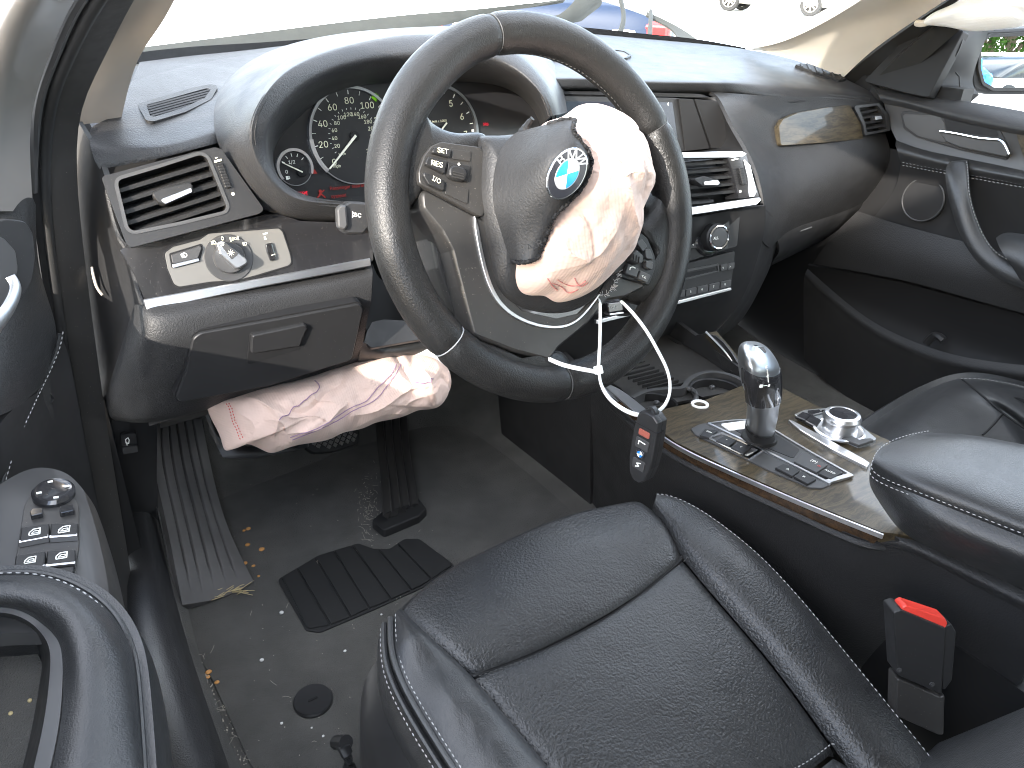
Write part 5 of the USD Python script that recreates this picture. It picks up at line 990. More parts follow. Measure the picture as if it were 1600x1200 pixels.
for i in range(4):
    t = np.linspace(i*math.pi/2, (i+1)*math.pi/2, 10); part('emblem_quarter', FKY.mesh(plate(np.vstack([[0, -.0065], np.c_[.0033*np.cos(t), -.0065+.0033*np.sin(t)]]), .001, .0021, 0)), ('white_enamel', 'blue_enamel')[i % 2], ke)

# ================================================================== centre console
con = thing('centre_console', 'centre console with wood veneer, gear selector, controller and padded armrest', 'console', (.375, -.1, .46))
FCo = Frame((.375, 0, .742), (0, .05, 1))
def qc(pts, h=0.0): return FCo.ats(pts, h)
# driver-side wall and rear part
wall = [[FCo.px(925, 598, .0), FCo.px(1050, 704, -.012), FCo.px(1200, 776, -.012), FCo.px(1365, 848, -.012), FCo.px(1440, 868, -.012), FCo.px(1640, 972, -.012)]]
wl = wall[0]
rows = [wl, [p + np.array([.0, .0, -.05])+np.array([.004, 0, 0]) for p in wl], [np.array([p[0]+.015, p[1], .62]) for p in wl], [np.array([p[0]+.03, p[1], .50]) for p in wl], [np.array([p[0]+.03, p[1], .45]) for p in wl]]
part('side_wall', sheet(rows, .008, 50, 30), 'soft_black', con, smooth=60)
fwl = [np.array([.245, .45, .80]), np.array([.25, .30, .76]), FCo.px(925, 598, .0)]
part('front_wall', sheet([fwl, [np.array([p[0]+.01, p[1], .62]) for p in fwl], [np.array([p[0]+.03, p[1], .46]) for p in fwl]], .008, 20, 20), 'soft_black', con)
rwl = [np.array([.50, .45, .80]), FCo.px(1220, 610, .0), FCo.px(1385, 686, .0), np.array([.50, -.75, .74])]
part('side_wall', sheet([rwl, [np.array([p[0]+.005, p[1], .6]) for p in rwl], [np.array([p[0]-.02, p[1], .45]) for p in rwl]], .008, 30, 20, facing=(1.0, 0, .9)), 'soft_black', con)
part('console_core', trimesh.creation.box((.17, 1.1, .20)).apply_translation((.395, -.25, .555)), 'recess_black', con)
# wood
wtop = rpoly(qc([(1055, 692.5), (1014, 660), (1018, 657), (1040, 640), (1100, 627), (1160, 604), (1222, 608), (1300, 648), (1388, 690), (1440, 730), (1440, 842), (1378, 834), (1250, 782), (1140, 734)]), .004)
part('wood_panel', FCo.mesh(plate(wtop, -.012, .002, .001)), 'wood', con)
we0 = spl(qc([(945, 606), (1000, 655), (1051, 694), (1140, 738), (1250, 786), (1378, 838)], .001), 60); we1 = spl(qc([(935, 606), (1000, 668), (1050, 704), (1140, 750), (1250, 800), (1366, 846)], -.010), 60)
G = np.stack([FCo.w(we0, .001), FCo.w(we0*.6+we1*.4, -.002), FCo.w(we1, -.014)])
part('wood_edge', slab(G, .004), 'wood_dark', con)
ce = spl(qc([(940, 600), (1000, 652), (1051, 693), (1140, 736.5), (1250, 784.5), (1380, 837)], .002), 70)
part('edge_line', FCo.mesh(ribbon(ce, .0026, -.002, .0036)), 'satin', con)
part('lower_lip', tube(FCo.w(spl(qc([(935, 612), (1000, 672), (1050, 708), (1140, 754), (1250, 804), (1366, 850), (1395, 846), (1420, 838)], -.012), 60), -.016), .004, 8), 'soft_black', con)
rs = spl(qc([(1108, 516), (1160, 566), (1222, 610), (1300, 650), (1388, 692)], .001), 40)
# forward right strip rises to the dashboard
fs = [[P(1104, 520, x=.475), P(1135, 552, x=.478), P(1165, 586, x=.482), FCo.px(1222, 610, .002)], [P(1120, 518, x=.50), P(1152, 556, x=.502), P(1180, 590, x=.503), FCo.px(1236, 614, .002)]]
part('wood_strip', sheet(fs, .008, 24, 5), 'wood', con)
part('strip_line', tube(spl([p + np.array([-.002, 0, .002]) for p in fs[0]], 24), .0018, 6), 'satin', con)
# front tray: ribbed mat and cup holders
tr = [[np.array([.255, .33, .742]), np.array([.375, .33, .742]), np.array([.47, .33, .742])], [FCo.px(960, 600, -.012), FCo.px(1060, 580, -.012), FCo.px(1160, 590, -.012)], [FCo.px(1000, 640, -.012), FCo.px(1060, 628, -.012), FCo.px(1170, 606, -.012)]]
part('tray_floor', sheet(tr, .004, 20, 16, soft=False), 'hard_dusty', con)
bk = [[np.array([.25, .34, .80]), np.array([.37, .36, .82]), np.array([.48, .34, .80])], [np.array([.25, .335, .735]), np.array([.37, .35, .735]), np.array([.48, .335, .735])]]
part('tray_back', sheet(bk, .006, 16, 6), 'hard_black', con)
part('tray_side', sheet([[P(1010, 590, x=.475), P(1110, 522, x=.475), P(1165, 590, x=.478)], [np.array([.474, .25, .735]), np.array([.474, .20, .735]), np.array([.476, .10, .735])]], .004, 12, 6), 'hard_black', con)
for i in range(12):
    a, b = FCo.at(952+i*7.5, 585+i*4.2-14, -.006), FCo.at(952+i*7.5+48, 585+i*4.2-26, -.006)
    part('tray_rib', FCo.mesh(ribbon([a, b], .0022, -.012, -.0068)), 'rubber', con)
part('cup_rim', FCo.mesh(ribbon(spl(qc([(1172, 604), (1150, 590), (1118, 582), (1090, 586), (1072, 600), (1066, 606), (1040, 608), (1010, 612), (988, 622)], .0), 70), .008, -.02, .0015)), 'dark_grey', con)
for (u, v, k) in ((1118, 612, 1.0), (1022, 634, .9)):
    c0 = FCo.at(u, v, -.004); rr = .036*k
    part('cup_well', FCo.mesh(moved(gridmesh(np.stack([np.stack([rr*s*np.cos(np.linspace(0, 6.2832, 33)), rr*s*np.sin(np.linspace(0, 6.2832, 33)), np.full(33, z)], -1) for s, z in ((1.06, .0005), (1.0, -.001), (.97, -.055), (.5, -.058), (0, -.058))])), (c0[0], c0[1], .0))), 'recess_black', con)
for (u, v) in ((1113, 603), (1026, 627)):
    q = FCo.at(u, v, -.008); part('cup_clip', FCo.mesh(moved(rbox((.009, .008, .018), .003), (q[0], q[1], -.016))), 'dark_grey', con)
part('cup_divider', tube(FCo.w(spl(qc([(1068, 606), (1082, 610), (1088, 622), (1080, 632)], -.004), 14), -.004), .004, 8), 'dark_grey', con)
ct = FCo.at(1093, 636, -.002); part('socket_ring', FCo.mesh(moved(lathe([(.0085, -.004), (.0125, -.004), (.0135, .0), (.0125, .004), (.0105, .0045), (.0085, .002)], 36), (ct[0], ct[1], .0))), 'white_plastic', con)
part('socket_cap', FCo.mesh(moved(lathe([(0, -.01), (.0086, -.01), (.0086, .0), (0, .0)], 30), (ct[0], ct[1], .0))), 'warm_grey', con)
part('ash_tray_lid', sheet([[FCo.px(938, 598, .004), FCo.px(960, 604, .004), FCo.px(1010, 640, .004)], [FCo.px(950, 616, .0), FCo.px(975, 632, .0), FCo.px(1000, 648, .0)]], .004, 12, 4), 'satin', con)
# gear selector plate
gs = part('selector_plate', FCo.mesh(plate(rpoly(qc([(1079, 671), (1092, 664), (1107, 661), (1170, 655), (1205, 669), (1262, 705), (1331, 741), (1332, 746), (1298, 757), (1285, 764), (1266, 763), (1200, 735), (1130, 701), (1086, 680)], .003), .005), .001, .0042, .0012)), 'dark_grey', con)
for pts, wd_ in (([(1107, 661), (1200, 706), (1297, 755)], .0034), ([(1204, 668), (1262, 703), (1331, 742)], .0030), ([(1293, 752), (1331, 741)], .0065), ([(1107, 661), (1140, 657), (1172, 655)], .0016)):
    part('plate_chrome', FCo.mesh(ribbon(spl(qc(pts, .006), 24), wd_, .003, .0064)), 'satin', gs)
part('selector_well', FCo.mesh(plate(rpoly(qc([(1140, 667), (1200, 671), (1250, 702), (1240, 716), (1200, 700)], .005), .004), .003, .0049, .0005)), 'hard_black', gs)
part('position_window', FCo.mesh(plate(rpoly(qc([(1126, 662), (1171, 656), (1173, 668), (1140, 672)], .006), .0015), .003, .0058, .0005)), 'white_plastic', gs)
part('hazel_frame', FCo.mesh(frame_ring(rpoly(qc([(1105, 684), (1128, 675), (1192, 703), (1170, 717)], .006), .001), rpoly(qc([(1111, 684), (1128, 678), (1185, 703), (1168, 713)], .006), .001), .003, .0062)), 'chrome', gs)
def cbtn(pts, lab=None, lu=None, hgt=.004, m='hard_black', h1=.0075):
    b = part('console_button', FCo.mesh(plate(rpoly(qc(pts, h1), .001), .003, h1, .0014)), m, gs)
    if lab: part('button_print', text(FCo, lab, lu[0], lu[1], lu[0]+10, lu[1]+4.4, hgt, h1+.0001), 'white_ink', b)
    return b
cbtn([(1093, 680), (1101, 670), (1122, 672), (1108, 684)], 'OFF', (1108, 675), .0030)
cbtn([(1118, 688), (1132, 680), (1151, 688), (1140, 697)], '^', (1135, 687), .0034); cbtn([(1142, 699), (1156, 690), (1174, 699), (1162, 708)], 'v', (1158, 698), .0034)
part('mode_print', text(FCo, 'SPORT', 1172, 709.5, 1182, 706, .0034, .0050), 'white_ink', gs)
cbtn([(1211, 730), (1224, 724), (1250, 735), (1238, 744)], 'A', (1231, 733), .0038); cbtn([(1240, 744), (1252, 736), (1276, 748), (1262, 756)], 'P', (1256, 745), .0038)
cbtn([(1240, 721), (1254, 706), (1294, 726), (1276, 738)], '(P)', (1272, 721), .0050, 'dark_grey'); cbtn([(1278, 739), (1298, 728), (1318, 738), (1298, 748)], 'AUTO', (1297, 737), .0034)
part('red_print', text(FCo, '(!)', 1280, 728, 1290, 732.4, .0030, .0078), 'red_plastic', gs)
# gear lever
FL0 = FCo.px(1186, 690, .006)
axis = [FL0, P(1189, 655, x=FL0[0]+.004), P(1192, 620, x=FL0[0]+.004), P(1188, 580, x=FL0[0]+.002), P(1183, 546, x=FL0[0])]
axis = np.array([FL0 + np.array([0, dy, dz]) for dy, dz in ((0, 0), (-.002, .022), (-.005, .045), (-.004, .072), (.004, .100))])
print('lever px', [tuple(round(float(t)) for t in ((800+FPX*(p-CAM)@RGT/((p-CAM)@FWD)), (600-FPX*(p-CAM)@UPV/((p-CAM)@FWD)))) for p in axis])
def lever(fr_list, n=28, m=40):
    """cross-sections (pixel row, left, right, depth y-half): rounded outline between two edges seen in the picture"""
    rows = []
    th = np.linspace(0, 2*math.pi, n, endpoint=False)
    side = nrm(np.cross(FWD, [0, 0, 1.0])); toward = nrm([-FWD[0], -FWD[1], 0])
    for l, r, k in fr_list:
        a = P(*l, y=FL0[1]); b = P(*r, y=FL0[1])
        c = (a+b)/2; h = np.linalg.norm(b-a)/2; d = nrm(b-a)
        e = np.sign(np.cos(th))*np.abs(np.cos(th))**.8; f = np.sign(np.sin(th))*np.abs(np.sin(th))**.8
        rows.append(c + h*e[:, None]*d + h*k*f[:, None]*toward)
    R = np.array(rows); t = np.linspace(0, 1, len(R)); q = np.linspace(0, 1, m)
    return PchipInterpolator(t, R)(q)
gl_ = part('gear_lever', gridmesh(lever([((1166, 678), (1208, 676), .9), ((1167, 668), (1207, 667), .9)], m=4), wrap=True), 'recess_black', con)
part('lever_boot', FCo.mesh(moved(lathe([(0, .004), (.024, .004), (.023, .009), (.016, .012), (0, .012)], 30), (*FCo.at(1186, 684, .006), 0))), 'rubber', gl_)
G1 = lever([((1168, 674), (1206, 671), .85), ((1169, 655), (1211, 652), .85), ((1169, 632), (1215, 626), .85), ((1166, 618), (1217, 608), .9), ((1160, 600), (1217, 594), 1.0), ((1157, 580), (1216, 577), 1.05), ((1157, 560), (1212, 560), 1.05), ((1161, 548), (1203, 549), 1.0), ((1168, 542), (1194, 543), .8), ((1178, 540), (1184, 540), .3)], m=60)
part('lever_grip', gridmesh(G1, wrap=True), 'grey_metal', gl_, smooth=70)
# black face of the lever: same sections, a hair proud, on the side facing rear-left
sec = lever([((1159, 618), (1217, 609), 1.0), ((1157, 600), (1217, 594), 1.02), ((1156, 580), (1216, 577), 1.06), ((1157, 566), (1214, 564), 1.06)], n=56, m=20)
cen = sec.mean(1, keepdims=True); sec = cen + (sec-cen)*1.02
part('lever_face', slab(sec[:, list(range(3, 26))], .001), 'gloss_black', gl_, smooth=70)
bt = sec[8:18, 23:29]; bt = cen[8:18] + (bt-cen[8:18])*1.03
FLV = Frame(sec[9, 11]+0*FWD, nrm(np.cross(sec[9, 14]-sec[9, 8], sec[14, 11]-sec[4, 11])))
if FLV.n@(CAM-FLV.o) < 0: FLV = Frame(FLV.o, -FLV.n)
FLV = Frame(FLV.o+FLV.n*.0006, FLV.n)
for s, u, v in (('R', 1197, 573), ('N', 1199, 587), ('D', 1201, 602), ('M/S', 1189, 603)): part('lever_print', text(FLV, s, u, v, u+10, v, .0034, .0, .0012), 'white_ink', gl_)
part('lever_print', FLV.mesh(join([ribbon(FLV.ats([(1198, 577), (1200, 597)]), .0005, .0, .0012), ribbon(FLV.ats([(1193, 602.5), (1198, 602)]), .0005, .0, .0012)])), 'white_ink', gl_)
FSB = Frame(P(1163, 588, y=FL0[1]-.012), nrm([-1, -.25, .1])); part('lever_button', FSB.mesh(plate(rpoly(FSB.ats([(1159, 574), (1168, 572), (1170, 598), (1161, 599)]), .001), -.006, .003, .001)), 'hard_black', gl_)
FTP = Frame(P(1186, 548, y=FL0[1]-.004), nrm([-.1, -.5, .86])); part('park_button', FTP.mesh(plate(rpoly(FTP.ats([(1177, 545), (1190, 544), (1196, 553), (1183, 554)]), .0015), -.004, .004, .001)), 'dark_grey', gl_)
part('park_print', text(FTP, 'P', 1187, 549, 1197, 548.5, .0042, .0042), 'white_ink', gl_)
# controller on the right
idp = part('controller_plate', FCo.mesh(plate(rpoly(qc([(1240, 648), (1256, 641), (1300, 637), (1345, 665), (1370, 686), (1360, 692), (1342, 696), (1312, 684), (1270, 664)], .006), .003), .001, .007, .002)), 'grey_metal', con)
for pts in ([(1243, 650), (1254, 643), (1268, 647), (1258, 656)], [(1258, 657), (1268, 648), (1284, 656), (1276, 667)], [(1262, 641), (1280, 639), (1286, 644), (1270, 648)], [(1283, 640), (1300, 639), (1304, 644), (1288, 645)]):
    part('controller_button', FCo.mesh(plate(rpoly(qc(pts, .010), .001), .006, .0100, .0015)), 'gloss_black', idp)
part('controller_button', FCo.mesh(plate(rpoly(qc([(1315, 684), (1326, 678), (1342, 686), (1360, 684), (1366, 687), (1342, 695)], .010), .001), .006, .0100, .0015)), 'dark_grey', idp)
ci = FCo.at(1311, 672, .007); 
part('controller_dish', FCo.mesh(moved(lathe([(0, .006), (.034, .006), (.034, .0085), (.031, .0095), (.027, .0080), (0, .0080)], 48), (ci[0], ci[1], 0))), 'satin', idp)
kk = part('controller_knob', FCo.mesh(moved(lathe([(0, .007), (.0235, .007), (.0225, .012), (.0225, .022), (.0245, .024), (.0250, .028), (.0225, .0325), (.0185, .0335), (.0175, .0325), (0, .0325)], 52), (ci[0], ci[1], 0))), 'satin', idp)
part('knob_cap', FCo.mesh(moved(lathe([(0, .031), (.0174, .031), (.0174, .0330), (0, .0338)], 40), (ci[0], ci[1], 0))), 'gloss_black', kk)
part('metal_inlay', FCo.mesh(plate(rpoly(qc([(1229, 654), (1240, 658), (1290, 684), (1350, 717), (1360, 724), (1356, 730), (1300, 702), (1250, 672)], .006), .0015), .001, .0065, .002)), 'satin', con)
# armrest
AR = [(1361, 742), (1362, 722), (1378, 698), (1420, 680), (1480, 673), (1560, 684), (1640, 700)]
ah = .095
al = [[FCo.px(1362, 736, ah-.012), FCo.px(1420, 768, ah-.012), FCo.px(1500, 800, ah-.012), FCo.px(1640, 856, ah-.012)],
      [FCo.px(1364, 722, ah), FCo.px(1425, 752, ah), FCo.px(1505, 782, ah), FCo.px(1640, 836, ah)],
      [FCo.px(1375, 702, ah+.004), FCo.px(1440, 722, ah+.008), FCo.px(1520, 745, ah+.008), FCo.px(1640, 780, ah+.008)],
      [FCo.px(1415, 684, ah+.002), FCo.px(1470, 692, ah+.006), FCo.px(1545, 706, ah+.006), FCo.px(1640, 732, ah+.006)],
      [FCo.px(1455, 676, ah-.012), FCo.px(1510, 680, ah-.004), FCo.px(1570, 690, ah-.002), FCo.px(1640, 704, ah-.002)],
      [FCo.px(1470, 690, ah-.05), FCo.px(1530, 690, ah-.05), FCo.px(1580, 700, ah-.05), FCo.px(1640, 712, ah-.05)]]
arm = part('armrest_pad', sheet(al, .02, 60, 40), 'leather_smooth', con, smooth=60)
w0 = [al[4][0], al[3][0], al[2][0]*.5+al[1][0]*.5+np.array([-.004, 0, -.006])]
dn = lambda b, k: [b + (p - al[0][0])*np.array([k, k, .25]) for p in w0]
sd = [w0 + al[0], dn(FCo.px(1360, 752, ah-.028), 1.0) + [FCo.px(1360, 752, ah-.028), FCo.px(1412, 790, ah-.028), FCo.px(1495, 830, ah-.028), FCo.px(1640, 890, ah-.028)], dn(FCo.px(1366, 772, ah-.05), .95) + [FCo.px(1366, 772, ah-.05), FCo.px(1410, 815, ah-.052), FCo.px(1490, 855, ah-.052), FCo.px(1640, 918, ah-.052)], dn(FCo.px(1385, 800, ah-.07), .85) + [FCo.px(1385, 800, ah-.07), FCo.px(1412, 832, ah-.072), FCo.px(1490, 872, ah-.072), FCo.px(1640, 940, ah-.072)]]
part('armrest_side', sheet(sd, .01, 60, 24), 'leather_smooth', con, smooth=60)
for k, off in ((0, .0), (1, -.0065)):
    sp_ = np.array([p + np.array([-.0012, -.0012, off+.0008]) for p in spl([FCo.px(1450, 673, ah-.004)] + [FCo.px(1410, 682, ah+.0), FCo.px(1378, 697, ah-.002), FCo.px(1363, 718, ah-.004)] + [FCo.px(1364, 736, ah-.009), FCo.px(1422, 764, ah-.009), FCo.px(1502, 796, ah-.009), FCo.px(1640, 850, ah-.009)], 120)])
    part('armrest_stitching', stitches(sp_, .0034, .0020, .0006), 'thread', con, kind='stuff')
rear = [[FCo.px(1398, 838, .0), FCo.px(1450, 850, .004), FCo.px(1500, 872, .004), FCo.px(1640, 944, .004)], [FCo.px(1405, 846, -.002), FCo.px(1446, 866, -.004), FCo.px(1500, 892, -.004), FCo.px(1640, 962, -.004)], [FCo.px(1372, 850, -.014), FCo.px(1440, 872, -.016), FCo.px(1500, 902, -.016), FCo.px(1640, 976, -.016)]]
part('rear_ledge', sheet(rear, .006, 40, 12), 'soft_black', con, smooth=60)

# ================================================================== seats
SN = nrm((0, -.27, 1)); FSt = Frame((0, -.06, .725), SN)
def qs(pts, h=0.0): return FSt.ats(pts, h)
seat = thing('leather_car_seat', 'black grained leather driver seat with stitched side bolsters', 'seat', (0, -.3, .47))
NS = 60
lcr = spl(qs([(628, 948), (680, 1000), (735, 1052), (800, 1128), (862, 1203), (905, 1262)], 0), NS)
rcr = spl(qs([(1008, 774), (1038, 815), (1070, 866), (1150, 962), (1225, 1052), (1330, 1195), (1400, 1290)], 0), NS)
def patch(A, B, h, n=50, edge=(1, 1, 1, 1), w=.012, dip=.010, bow=0.0, frontdrop=0.0):
    """leather panel between two boundary curves (local 2-D), pillowed at the chosen edges; h(s,t) adds height"""
    s = np.linspace(0, 1, n)[None, :]; t = np.linspace(0, 1, len(A))[:, None]
    Q = A[:, None]*(1-s[..., None]) + B[:, None]*s[..., None]
    wid = np.linalg.norm(B-A, axis=1)[:, None]; L = np.linalg.norm(np.diff((A+B)/2, axis=0), axis=1).sum()
    z = h(s, t) + 0*s*t
    for on, d in ((edge[0], s*wid), (edge[1], (1-s)*wid), (edge[2], t*L), (edge[3], (1-t)*L)):
        if on: z = z - dip*on*np.exp(-(d/w)**1.3)
    return Q, z
def put(Q, z): r, c = z.shape; return FSt.w(Q.reshape(-1, 2), z.reshape(-1)).reshape(r, c, 3)
fr_edge = spl(qs([(628, 948), (690, 895), (800, 838), (900, 798), (1008, 774)], 0), 50)
tseam = spl(qs([(735, 1052), (820, 1022), (900, 985), (985, 935), (1070, 866)], 0), 50)
rear2 = spl(qs([(905, 1262), (1030, 1260), (1140, 1240), (1240, 1215), (1310, 1168)], 0), 50)
def coons(top, bot, L, R, n):
    """surface between top and bottom curves with given side curves"""
    t = np.linspace(0, 1, n)[:, None, None]; s = np.linspace(0, 1, len(top))[None, :, None]
    L = even(L, n)[:, None]; R = even(R, n)[:, None]
    return (1-t)*top[None] + t*bot[None] + (1-s)*L + s*R - ((1-t)*(1-s)*top[0] + (1-t)*s*top[-1] + t*(1-s)*bot[0] + t*s*bot[-1])
def subcurve(c, a, b): d = np.linalg.norm(c-a, axis=1).argmin(); e = np.linalg.norm(c-b, axis=1).argmin(); return c[min(d, e):max(d, e)+1]
lf = subcurve(lcr, lcr[0], qs([(735, 1052)])[0]); rf = subcurve(rcr, rcr[0], qs([(1070, 866)])[0]); lr_ = subcurve(lcr, qs([(735, 1052)])[0], lcr[-1]); rr_ = subcurve(rcr, qs([(1070, 866)])[0], qs([(1310, 1168)])[0])
fr_edge[0], fr_edge[-1] = lf[0], rf[0]; tseam[0], tseam[-1] = lf[-1], rf[-1]; rear2[0], rear2[-1] = lr_[-1], rr_[-1]
def pillow(Q, dips, w=.006, dip=.0055, crown=.006):
    r, c = Q.shape[:2]; du = np.linalg.norm(np.diff(Q, axis=1), axis=2); dv = np.linalg.norm(np.diff(Q, axis=0), axis=2)
    s = np.concatenate([np.zeros((r, 1)), np.cumsum(du, 1)], 1); t = np.concatenate([np.zeros((1, c)), np.cumsum(dv, 0)], 0)
    z = np.zeros((r, c))
    for on, d in zip(dips, (s, s[:, -1:]-s, t, t[-1:]-t)):
        if on: z -= dip*on*np.exp(-np.maximum(d, 0)/w)
    return z + crown*np.sin(math.pi*s/s[:, -1:])*.6
Qf = coons(fr_edge, tseam, lf, rf, 44); zf = pillow(Qf, (1, 1, 0, 1))
tt = np.linspace(0, 1, 44)[:, None]; zf = zf + .004*np.sin(math.pi*np.clip(tt*1.1, 0, 1)) - .010*(1-tt)**3
wr = (meshkit.fbm(np.concatenate([Qf*26, np.zeros(Qf.shape[:2]+(1,))], 2), 3, 4)-.5)*.002; Gfro = put(Qf, zf+wr)
drop = [Gfro[0] + np.array([0, .012, -.012]), Gfro[0] + np.array([0, .022, -.035]), Gfro[0] + np.array([0, .026, -.11])]
Gall = np.concatenate([np.array(drop[::-1]), Gfro]); Gall = PchipInterpolator(np.r_[0, .35, .6, np.linspace(1, 5, 44)], Gall)(np.r_[np.linspace(0, 1, 12), np.linspace(1.08, 5, 60)])
part('cushion_front', slab(Gall, .015), 'leather_seat', seat, smooth=70)
Qr = coons(tseam, rear2, lr_, rr_, 70); zr = pillow(Qr, (1, 1, 1, 1)) - .004
wr = (meshkit.fbm(np.concatenate([Qr*20, np.ones(Qr.shape[:2]+(1,))], 2), 3, 6)-.5)*.0022; part('cushion_centre', slab(put(Qr, zr+wr), .015), 'leather_seat', seat, smooth=70)
part('seam_gap', tube(FSt.w(tseam, -.0085), .0028, 8), 'recess_black', seat)
part('seam_stitching', stitches(FSt.w(tseam+np.array([0.001, -.0055]), .0005), .0034, .002, .0005), 'thread_dark', seat, kind='stuff')
Qb = coons(rear2 + np.array([0, -.004]), spl(np.array([lr_[-1]+[0, -.16], (lr_[-1]+rr_[-1])/2+[0, -.16], rr_[-1]+[.02, -.16]]), 50), np.array([lr_[-1]+[0, -.004], lr_[-1]+[0, -.16]]), np.array([rr_[-1]+[0, -.004], rr_[-1]+[.02, -.16]]), 20)
part('cushion_rear', slab(put(Qb, pillow(Qb, (1, 1, 1, 0)) - .004), .015), 'leather_seat', seat, smooth=70)
part('rear_stitching', stitches(FSt.w(rear2+np.array([0.00, .006]), .0015), .0034, .002, .0006), 'thread', seat, kind='stuff')
# bolsters
lout = spl(qs([(612, 962), (618, 1030), (655, 1110), (705, 1190), (752, 1262)], .012), NS)
bh = lambda s, t: .004 + .015*np.sin(math.pi*np.clip(s*.92+.04, 0, 1))**.7*np.clip(t*4+.25, 0, 1)
Ql, zl = patch(lout, spl(lcr, NS), bh, 40, (0, 1, 0, 0), .007, .010)
ws = .004*np.sin(14*np.linspace(0, 1, NS))[:, None]*np.exp(-((np.linspace(0, 1, NS)-.35)/.2)**2)[:, None]*np.sin(np.linspace(0, 1, 40)*math.pi)[None]
wb = (meshkit.fbm(np.concatenate([Ql*np.array([60, 26]), np.ones(Ql.shape[:2]+(1,))*2], 2), 4, 8)-.5)*.003*np.sin(np.linspace(0, 1, 40)*math.pi)[None]; part('left_bolster', slab(put(Ql, zl+ws+wb), .015), 'leather_smooth', seat, smooth=70)
rout = spl(qs([(1012, 769), (1040, 768), (1085, 785), (1140, 822), (1205, 878), (1300, 985), (1370, 1070), (1450, 1168), (1520, 1255)], .012), NS)
bh2 = lambda s, t: .004 - .013*np.exp(-s*12) + .012*np.sin(math.pi*np.clip(s*.95+.03, 0, 1))**.7*np.clip(t*3+.1, 0, 1)
Qq, zq = patch(spl(rcr, NS)[3:], rout[3:], bh2, 40, (0, 0, 0, 0), .007, .008)
wb = (meshkit.fbm(np.concatenate([Qq*np.array([40, 26]), np.ones(Qq.shape[:2]+(1,))*5], 2), 3, 9)-.5)*.0025*np.sin(np.linspace(0, 1, 40)*math.pi)[None]; part('right_bolster', slab(put(Qq, zq+wb), .015), 'leather_seat', seat, smooth=70)
ro3 = FSt.w(rout[3:], .006)
part('bolster_stitching', stitches(ro3 + np.array([-.0015, -.001, .0015]), .0036, .0022, .0007), 'thread', seat, kind='stuff')
part('right_side', sheet([list(ro3[::6]), [p+np.array([.006, .004, -.03]) for p in ro3[::6]], [p+np.array([.002, .002, -.16]) for p in ro3[::6]]], .008, 60, 14, facing=(.6, 0, .7)), 'leather_smooth', seat, smooth=60)
lo3 = FSt.w(lout, .008)
pth = np.concatenate([[FSt.px(640, 940, .004)], lo3])
part('piping', tube(lo3 + np.array([-.001, 0, .001]), .0030, 8), 'leather_smooth', seat)
part('piping', tube(lo3 + np.array([-.0075, .001, -.0045]), .0030, 8), 'leather_smooth', seat)
part('piping_stitching', stitches(lo3 + np.array([.0045, 0, .0030]), .0034, .0020, .0006), 'thread', seat, kind='stuff')
part('piping_stitching', stitches(lo3 + np.array([-.0115, .001, -.0085]), .0034, .0020, .0006), 'thread', seat, kind='stuff')
base_l = [p + np.array([-.012, .0, -.012]) for p in lo3[::5]]; low_l = [FSt.px(u, v, -.03) for u, v in ((600, 968), (592, 1010), (600, 1060), (628, 1130), (660, 1195), (690, 1260))]
part('side_facing', sheet([[p+np.array([-.008, .001, -.005]) for p in lo3[::5]], [p+np.array([-.014, .004, -.03]) for p in lo3[::5]], [p+np.array([-.014, .006, -.052]) for p in lo3[::5]]], .008, 60, 14), 'leather_smooth', seat, smooth=60)
fro = [FSt.px(612, 962, .008)+np.array([-.014, .006, -.054])]
sh0 = [p+np.array([-.012, .004, -.050]) for p in lo3[::5]]
part('side_shield', sheet([sh0, [p+np.array([-.020, .0, -.03]) for p in sh0], [np.array([p[0]-.030, p[1]-.008, .56]) for p in sh0], [np.array([p[0]-.022, p[1]-.01, .49]) for p in sh0]], .01, 40, 20), 'hard_black', seat, smooth=60)
part('front_shield', sheet([[Gall[0][i] for i in range(0, 50, 7)], [Gall[0][i]+np.array([0, -.02, -.12]) for i in range(0, 50, 7)]], .01, 20, 6), 'hard_black', seat)
lev = part('seat_lever', tube(spl([P(528, 1160, x=-.275), P(540, 1172, x=-.275), P(548, 1215, x=-.272), P(550, 1260, x=-.27)], 14), [.007]*14, 10, flat=.7), 'hard_black', seat)
part('lever_tip', tube(spl([P(526, 1160, x=-.276), P(541, 1160, x=-.272)], 4), .008, 10), 'hard_black', lev)
# backrest of the driver's seat with its side bolster reaching into view
bb = [[P(1438, 1215, y=-.415), P(1500, 1150, y=-.405), P(1560, 1090, y=-.40), P(1650, 1020, y=-.39)], [P(1520, 1260, y=-.43), P(1560, 1200, y=-.42), P(1620, 1150, y=-.41), P(1690, 1090, y=-.40)]]
bk_ = trimesh.creation.extrude_polygon(shapely.Polygon([(-.43, .62), (-.62, .64), (-.82, 1.20), (-.78, 1.28), (-.72, 1.27), (-.52, .82)]), .40, engine='earcut'); bv = np.asarray(bk_.vertices); bk_.vertices = np.c_[bv[:, 2]-.19, bv[:, 0], bv[:, 1]]
part('backrest', bk_, 'leather_seat', seat)
bol = spl([P(1400, 1290, y=-.43), P(1480, 1190, y=-.42), P(1560, 1120, y=-.415), P(1660, 1040, y=-.42)], 30)
part('backrest_bolster', tube(spl([P(1380, 1330, y=-.44), P(1500, 1222, y=-.425), P(1590, 1150, y=-.42), P(1700, 1080, y=-.43)], 40), np.linspace(.030, .042, 40), 24), 'leather_smooth', seat, smooth=70)
part('bolster_far', tube(spl([P(1380, 1330, y=-.44)+np.array([-.40, -.05, 0]), P(1590, 1150, y=-.42)+np.array([-.40, -.05, .06])], 14), .035, 16), 'leather_smooth', seat) if False else None

